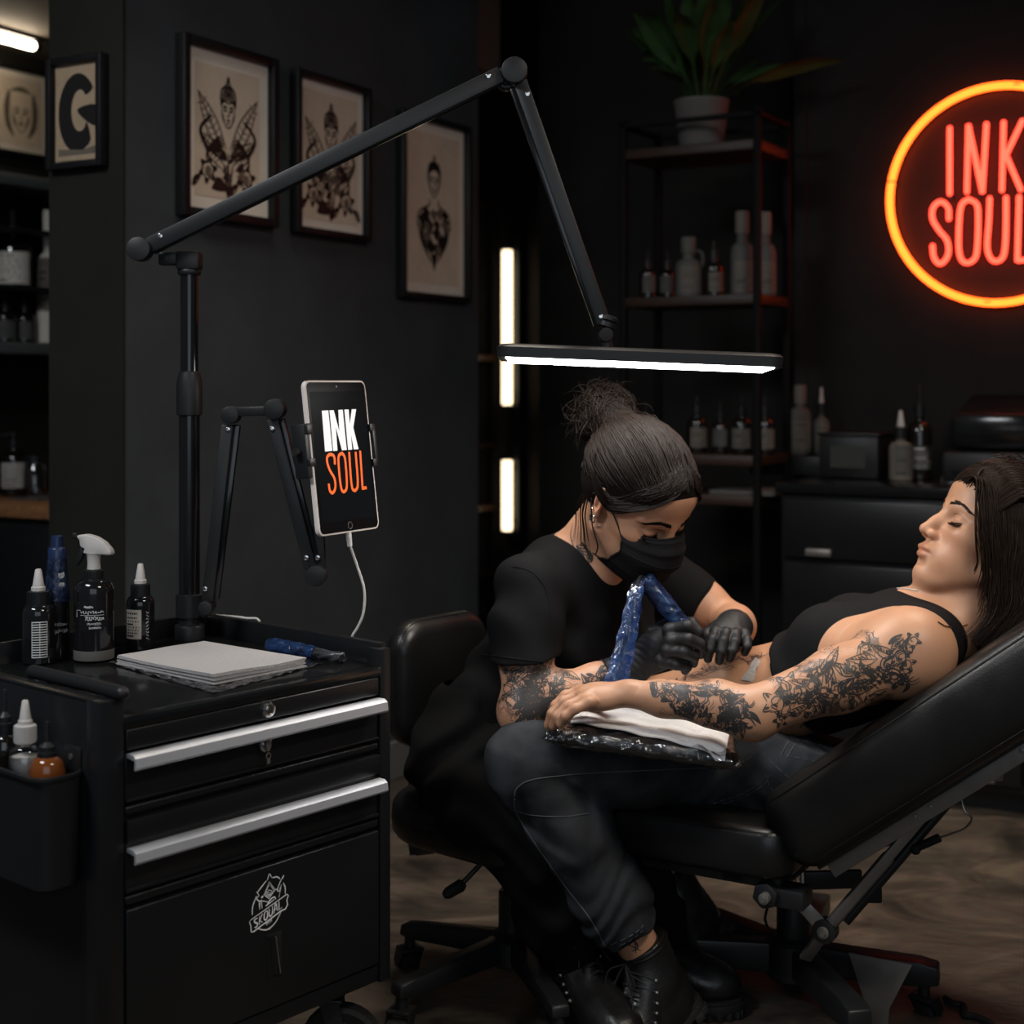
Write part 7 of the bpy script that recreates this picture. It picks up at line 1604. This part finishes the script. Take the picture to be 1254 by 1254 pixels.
for s in (-1, 1):
    m = MB(); ue = 0. if s < 0 else 1.; eT, eB = aP(-.014, s*.0815, .022), aP(-.012, s*.080, -.028)
    m.tube(smoothpts([mk(ue, .03), aP(.030, s*.0745, -.002), aP(.006, s*.080, .016), eT, aP(-.024, s*.083, .004)], 6), .0013, 6); m.tube(smoothpts([mk(ue, .97), aP(.022, s*.0695, -.074), aP(.0, s*.076, -.050), eB, aP(-.024, s*.083, -.006)], 6), .0013, 6); m.build('ear_loop', M_blackrub, maskO)
# hair: base, strands swept up into the bun
RHA = (fA, lA, uA); bunC = W(742, 508, 2.565)
S = SDF((.02, 2.34, .80), (.36, 2.74, 1.12), .0035)
S.ell(aP(-.016, 0, .037), (.101, .0825, .092), RHA, k=.01); S.ell(aP(.054, 0, .062), (.036, .056, .040), RHA, k=.03); S.ell(aP(-.055, 0, .0), (.060, .062, .062), RHA, k=.02)
S.cut(aP(.056, 0, .012), (fA*.80-uA*.60), .008); S.cut(aP(-.0, 0, -.048), (-uA*.9+fA*.3), .01); S.ell(aP(-.006, -.080, -.012), (.026, .02, .036), RHA, k=.006, op='sub')
S.ell(bunC, (.050, .048, .046), k=.012); S.cap(bunC, aP(-.06, 0, .085), .028, .032, .02)
S.noise(lambda x, y, z: .0025*np.sin(x*210+z*120+4*np.sin(y*70))*np.sin(y*160+z*90)*np.clip(((z-bunC.z)+.06)*40, 0, 1), .02)
hairA, (Vh, Fh) = sdf_obj('hair', S, M_hairbase, ar, crumbs=100)
st = []; HR, HCc = (.1035, .0850, .0955), aP(-.016, 0, .037); rg = random.Random(31)
def onsc(az, el): return HCc+fA*(HR[0]*math.cos(el)*math.cos(az))+lA*(HR[1]*math.cos(el)*math.sin(az))+uA*(HR[2]*math.sin(el))
knot = bunC+(HCc-bunC).normalized()*.040
kd = (bunC-HCc); ka = math.atan2(kd.dot(lA), kd.dot(fA)); ke = math.asin(kd.dot(uA)/kd.length)
for i in range(2300):
    az = rg.uniform(-PI, PI); 
    lim = .46-.95*((1-math.cos(az))/2)**.8        # hairline height around the head
    el = rg.uniform(lim, lim+.95) if rg.random() < .7 else rg.uniform(lim, 1.3)
    p = onsc(az, min(el, 1.5)); kq = onsc(ka, ke)
    pth = arc_on(HCc, RHA, HR, p, kq, 13, .03+.02*rg.random()); pth = pth+RNG.standard_normal(3)*.0012*np.linspace(0, 1, 13)[:, None]
    wv = np.array(lA)*(.0014*np.sin(np.linspace(0, 7, 13)+rg.random()*6))[:, None]; e = np.array(kq)+(np.array(bunC)-np.array(kq))*.4+RNG.standard_normal(3)*.010; st.append(np.concatenate([pth+wv, e[None]]))
for i in range(900):          # the bun: wound loops
    a1 = Vector((rg.gauss(0, 1), rg.gauss(0, 1), rg.gauss(0, 1)*.7)).normalized(); b1 = a1.orthogonal().normalized(); b1.rotate(Quaternion(a1, rg.uniform(0, 6.28))); c1 = a1.cross(b1); R0 = rg.uniform(.040, .056); t0 = rg.uniform(0, 6.28); ln = rg.uniform(1.2, 2.6)
    st.append(np.array([list(bunC+(b1*math.cos(t0+ln*k/11)+c1*math.sin(t0+ln*k/11))*(R0*(1+.05*math.sin(k)))+a1*(.010*math.sin(k*.5+t0))) for k in range(12)]))
for i in range(120):          # loose ends standing off the bun
    dv = (Vector((rg.gauss(-.55, .8), rg.gauss(.1, .7), rg.gauss(.25, .7)))).normalized(); p = bunC+dv*.040; b1 = dv.orthogonal(); b1.rotate(Quaternion(dv, rg.uniform(0, 6.28))); L = rg.uniform(.018, .040)
    st.append(cr([p, p+dv*L*.5+b1*.006, p+dv*L*.85+b1*.018-EZ*.004, p+dv*L*.9+b1*.030-EZ*rg.uniform(0, .02)], 4))
for s, n in ((-1, 320), (1, 200)):       # swept fringe from the parting to the ears
    for i in range(n):
        o = rg.random(); j = rg.uniform(-.003, .003); root = aP(.078-.045*o, .008*s+.008, .092+.034*o)
        st.append(cr([root, aP(.086-.026*o+j, s*.034, .078+.014*o), aP(.070-.030*o+j, s*.062, .048+.012*o), aP(.042-.024*o, s*(.0765+.003*o), .018+.012*o+j), aP(.014-.016*o, s*(.0815+.003*o), .004+.020*o+j), aP(-.020-.02*o, s*.087, .012+.03*o), aP(-.060, s*.080, .040+.03*o)], 4))
for i in range(14):           # wisps at nape and temple
    o = rg.uniform(-.004, .004); st.append(cr([aP(-.050+o*2, -.066, -.022), aP(-.044+o*4, -.070, -.05), aP(-.030+o*5, -.062, -.085+o), aP(-.014+o*7, -.060, -.115+o*3)], 5))
for i in range(70):
    az = rg.uniform(-PI, PI); el = rg.uniform(.35, 1.4); p = onsc(az, el); nrm = (p-HCc).normalized(); tng = (bunC-p).normalized(); st.append(cr([p, p+nrm*.008+tng*.015, p+nrm*rg.uniform(.008, .018)+tng*.035, p+nrm*rg.uniform(.004, .018)+tng*.055], 4))
strands_mesh('hair_strands', hug(st, Vh, Fh), .0009, M_hairA, hairA, 4)
m = MB(); m.tube([(bunC.lerp(HCc, .42))+(lA*math.cos(t)+(fA*.6+uA*.5).normalized()*math.sin(t))*.036 for t in [2*PI*i/24 for i in range(24)]], .007, 8, closed=True); m.build('hair_tie', M_blackrub, hairA)
# earrings and necklace
m = MB(); q = aP(-.004, -.081, -.030); m.tube([q+fA*(.0065*math.cos(t))+uA*(.0065*math.sin(t)-.004) for t in [2*PI*i/16 for i in range(16)]], .0016, 6, closed=True); m.sph(aP(-.012, -.083, -.018), .0022, 8); m.build('earring', M_silver, ar)
# gloves
S = SDF((.12, 2.28, .56), (.34, 2.56, .74), .0016)
w0 = wR.lerp(eR, .22); S.chain([w0, wR], [.0325, .0275], .015); pm = W(804, 797, 2.428); S.cap(wR, pm, .026, .030, .02, flat=((.45, .75, .35), 1.3)); S.cap(pm, W(818, 788, 2.414), .031, .027, .015, flat=((.45, .75, .35), 1.45))
finger(S, [W(820, 771, 2.40), W(842, 767, 2.378), W(855, 774, 2.380), W(861, 788, 2.402)], .0108, .0082, .003); finger(S, [W(822, 784, 2.388), W(843, 783, 2.364), W(857, 789, 2.372), W(858, 801, 2.398)], .0108, .0084, .003)
finger(S, [W(818, 797, 2.385), W(838, 799, 2.364), W(850, 804, 2.374), W(849, 812, 2.398)], .0104, .0080, .003); finger(S, [W(810, 809, 2.392), W(828, 814, 2.374), W(841, 817, 2.384), W(839, 821, 2.402)], .0094, .0074, .003)
finger(S, [W(800, 776, 2.45), W(826, 762, 2.460), W(847, 764, 2.448), W(860, 779, 2.430)], .0140, .0086, .006)
for p in ((820, 772, 2.394), (822, 785, 2.382), (818, 797, 2.380), (810, 809, 2.388)): S.ell(W(*p), .0112, k=.006)
S.noise(lambda x, y, z: .0005*np.sin((x*.7+z*.7)*620+4*np.sin(y*60))*np.clip((.238-x)*30, 0, 1), .01)
S.cut(w0.lerp(wR, .12), (w0-wR), .002, w0-Vector((.05, .05, .05)), w0+Vector((.05, .05, .05)))
gR, _ = sdf_obj('glove', S, M_glove, ar, crumbs=600)
cuff = w0.lerp(wR, .13); cd = (wR-w0).normalized(); b1 = cd.orthogonal().normalized(); c1 = cd.cross(b1)
m = MB(); m.tube([cuff+(b1*math.cos(t)+c1*math.sin(t))*.0322 for t in [2*PI*i/32 for i in range(32)]], .0016, 6, closed=True); m.build('rolled_cuff', M_glove, gR)
S = SDF((.27, 2.34, .58), (.46, 2.66, .76), .0016)
palm = W(891, 774, 2.475); w1 = wL.lerp(eL, .22); S.chain([w1, wL], [.0315, .027], .015); S.cap(wL, palm, .027, .026, .02, flat=((0, -.5, .86), 1.35)); S.ell(palm+Vector((.001, -.010, -.002)), (.034, .034, .016), (Vector((1, .0, -.05)), Vector((0, .86, .5)), Vector((.05, -.5, .86))), k=.012)
finger(S, [W(877, 773, 2.445), W(873, 783, 2.422), W(869, 796, 2.414), W(867, 807, 2.424)], .0098, .0072, .002); finger(S, [W(889, 775, 2.440), W(886, 785, 2.412), W(883, 798, 2.404), W(881, 809, 2.414)], .0100, .0074, .002)
finger(S, [W(901, 776, 2.442), W(900, 786, 2.415), W(897, 797, 2.406), W(894, 806, 2.416)], .0096, .0072, .002); finger(S, [W(911, 776, 2.450), W(915, 784, 2.43), W(915, 792, 2.418), W(912, 799, 2.424)], .0088, .0068, .002)
finger(S, [W(876, 770, 2.485), W(866, 777, 2.465), W(860, 786, 2.445), W(858, 794, 2.435)], .0120, .0086, .004)
for p in ((877, 774, 2.440), (889, 776, 2.436), (901, 777, 2.438), (911, 777, 2.446)): S.ell(W(*p), .0104, k=.005)
S.noise(lambda x, y, z: .00018*np.sin((x+z*.6)*520+3*np.sin(y*90)), .01)
S.cut(w1.lerp(wL, .1), (w1-wL), .002, w1-Vector((.05, .05, .05)), w1+Vector((.05, .05, .05)))
gL, _ = sdf_obj('glove', S, M_glove, ar, crumbs=600)
# boots
boot(frame(Vector((aR.x-.01, aR.y+.02, .001)), (.45, -.88, 0), (.88, .45, 0)), 'black lace-up boot on the right foot of the artist beside the chair base', 'boots', True, .98)
boot(frame(Vector((.188, 2.60, .001)), (.93, -.36, 0), (.36, .93, 0)), 'black boot flat on the floor under the seat, left foot of the artist', 'boots', True, .98)
# ---------------------------------------------------------------- the machine in her hand
tA, tB = W(792, 712, 2.445), W(870, 810, 2.428); dv = (tB-tA); L = dv.length; TMm = frame(tA, dv, (0, -1, 0)) @ Matrix.Rotation(R(90), 4, 'Y')
tm = empty('tattoo_machine', 'tattoo machine in blue sleeve held in the gloved hand above the client\'s belly', 'tattoo machine', tA)
m = MB(TMm); m.lathe([(0, 0), (.010, .001), (.0135, .006), (.0138, L*.38), (.0125, L*.50), (.009, L*.55)], 24); m.build('machine_body', mat('bronze_machine', (.10, .07, .05), .3, .8, var=.6, vscale=60), tm)
m = MB(TMm); m.lathe([(.0095, L*.53), (.0105, L*.56), (.0085, L*.70), (.0085, L*.82), (.0050, L*.88), (.0032, L*.95), (0, L*.955)], 20); m.build('grip_tube', M_steel, tm)
m = MB(TMm); m.cyl((0, 0, L*.93), (0, 0, L), .0009, n=8); m.build('needle', M_chrome, tm)
m = MB(TMm); m.grid(lambda u, v: ((.0160+.0012*math.sin(u*25+v*30)*math.sin(v*17)-.004*max(0, v-.8)*5*.6)*math.cos(2*PI*u), (.0160+.0012*math.sin(u*25+v*30)-.004*max(0, v-.8)*5*.6)*math.sin(2*PI*u), -.006+v*L*.60), 30, 30, wrap=True); m.grid(lambda u, v: (.016*v*math.cos(2*PI*u), .016*v*math.sin(2*PI*u), -.006-.004*(1-v)), 30, 4, wrap=True); m.build('blue_sleeve', M_bluefilm, tm, angle=70)
k0 = [W(785, 708, 2.44), W(779, 722, 2.415), W(772, 760, 2.395), W(762, 805, 2.375), W(752, 842, 2.36)]; C2 = smoothpts(k0, 8)
cabp = smoothpts([tA, W(785, 706, 2.44)]+k0[1:], 8); m = MB(); m.tube(cabp, .0028, 8); m.build('clip_cord', M_blackrub, tm)
m = MB(); n_ = len(C2); wid = lambda t: .009+.0125*t
for sgn_ in (1, -1): m.grid(lambda u, v: (lambda p, t: p+Vector(((u-.5)*2*wid(t), sgn_*(.0045*math.cos((u-.5)*PI)), .15*(u-.5)*2*wid(t)))+Vector((.0012*math.sin(t*40+u*9), 0, 0)))(C2[min(n_-1, int(v*(n_-1)+.5))], v), 12, n_)
m.build('cord_sleeve', M_bluefilm, tm, angle=80)
# ---------------------------------------------------------------- light: added front and ceiling fills, the neon, the tubes and the task lamp
def area(name, loc, tgt, size, power, col, sy=None, spread=180):
    l = bpy.data.lights.new(name, 'AREA'); l.energy = power; l.color = col; l.shape = 'RECTANGLE'; l.size = size; l.size_y = sy or size; l.spread = R(spread)
    o = bpy.data.objects.new(name, l); COL.objects.link(o); o.location = loc
    o.rotation_euler = (Vector(tgt)-Vector(loc)).to_track_quat('-Z', 'Y').to_euler(); return o
area('front_fill_light', (.1, -1.05, 1.6), (-.2, 2.4, .7), 2.4, 14, (.80, .90, 1.), 1.7)  # unseen cool fill added behind the camera to brighten the fronts
area('ceiling_fill', (-1.45, 1.2, 2.55), (-.55, 2.5, .5), .9, 22, (.93, .96, 1.), .5, 130)  # overhead fill added without a fixture, lifts the cabinet and left wall
area('ceiling_fill', (1.25, 1.0, 2.58), (.7, 2.4, .4), .8, 15, (1., .90, .78), .4, 110)  # added overhead fill on the client from the right
area('ceiling_fill', (1.15, 2.95, 2.60), (1.15, 2.9, 0), .7, 8, (1., .84, .68), .4, 75)  # added fill, narrow spread: brightens the floor at right, not the shelf
area('ceiling_fill', (-.1, 2.95, 2.60), (-.1, 2.9, 0), .5, 4, (1., .88, .74), .4, 80)  # weak added fill above the middle
wd = bpy.data.worlds.new('room_air'); SC.world = wd; wd.use_nodes = True
wd.node_tree.nodes['Background'].inputs[0].default_value = (.75, .85, 1., 1); wd.node_tree.nodes['Background'].inputs[1].default_value = .05
# ---------------------------------------------------------------- camera and view
cam = bpy.data.cameras.new('camera'); co = bpy.data.objects.new('camera', cam); COL.objects.link(co); SC.camera = co
co.location = (0, 0, H); co.rotation_euler = (R(90), 0, 0)
cam.sensor_width = 36; cam.lens = F/1254*36; cam.shift_y = -(627-HY)/1254; cam.clip_start = .05
cam.dof.use_dof = True; cam.dof.focus_distance = 2.28; cam.dof.aperture_fstop = 3.4; cam.dof.aperture_blades = 0
SC.view_settings.view_transform = 'Standard'; SC.view_settings.look = 'None'; SC.view_settings.gamma = 1; SC.view_settings.use_curve_mapping = False
SC.view_settings.exposure = 0.16
SC.cycles.use_denoising = True; SC.cycles.max_bounces = 8; SC.cycles.transparent_max_bounces = 12; SC.cycles.caustics_reflective = False; SC.cycles.caustics_refractive = False
SC.cycles.sample_clamp_indirect = 4
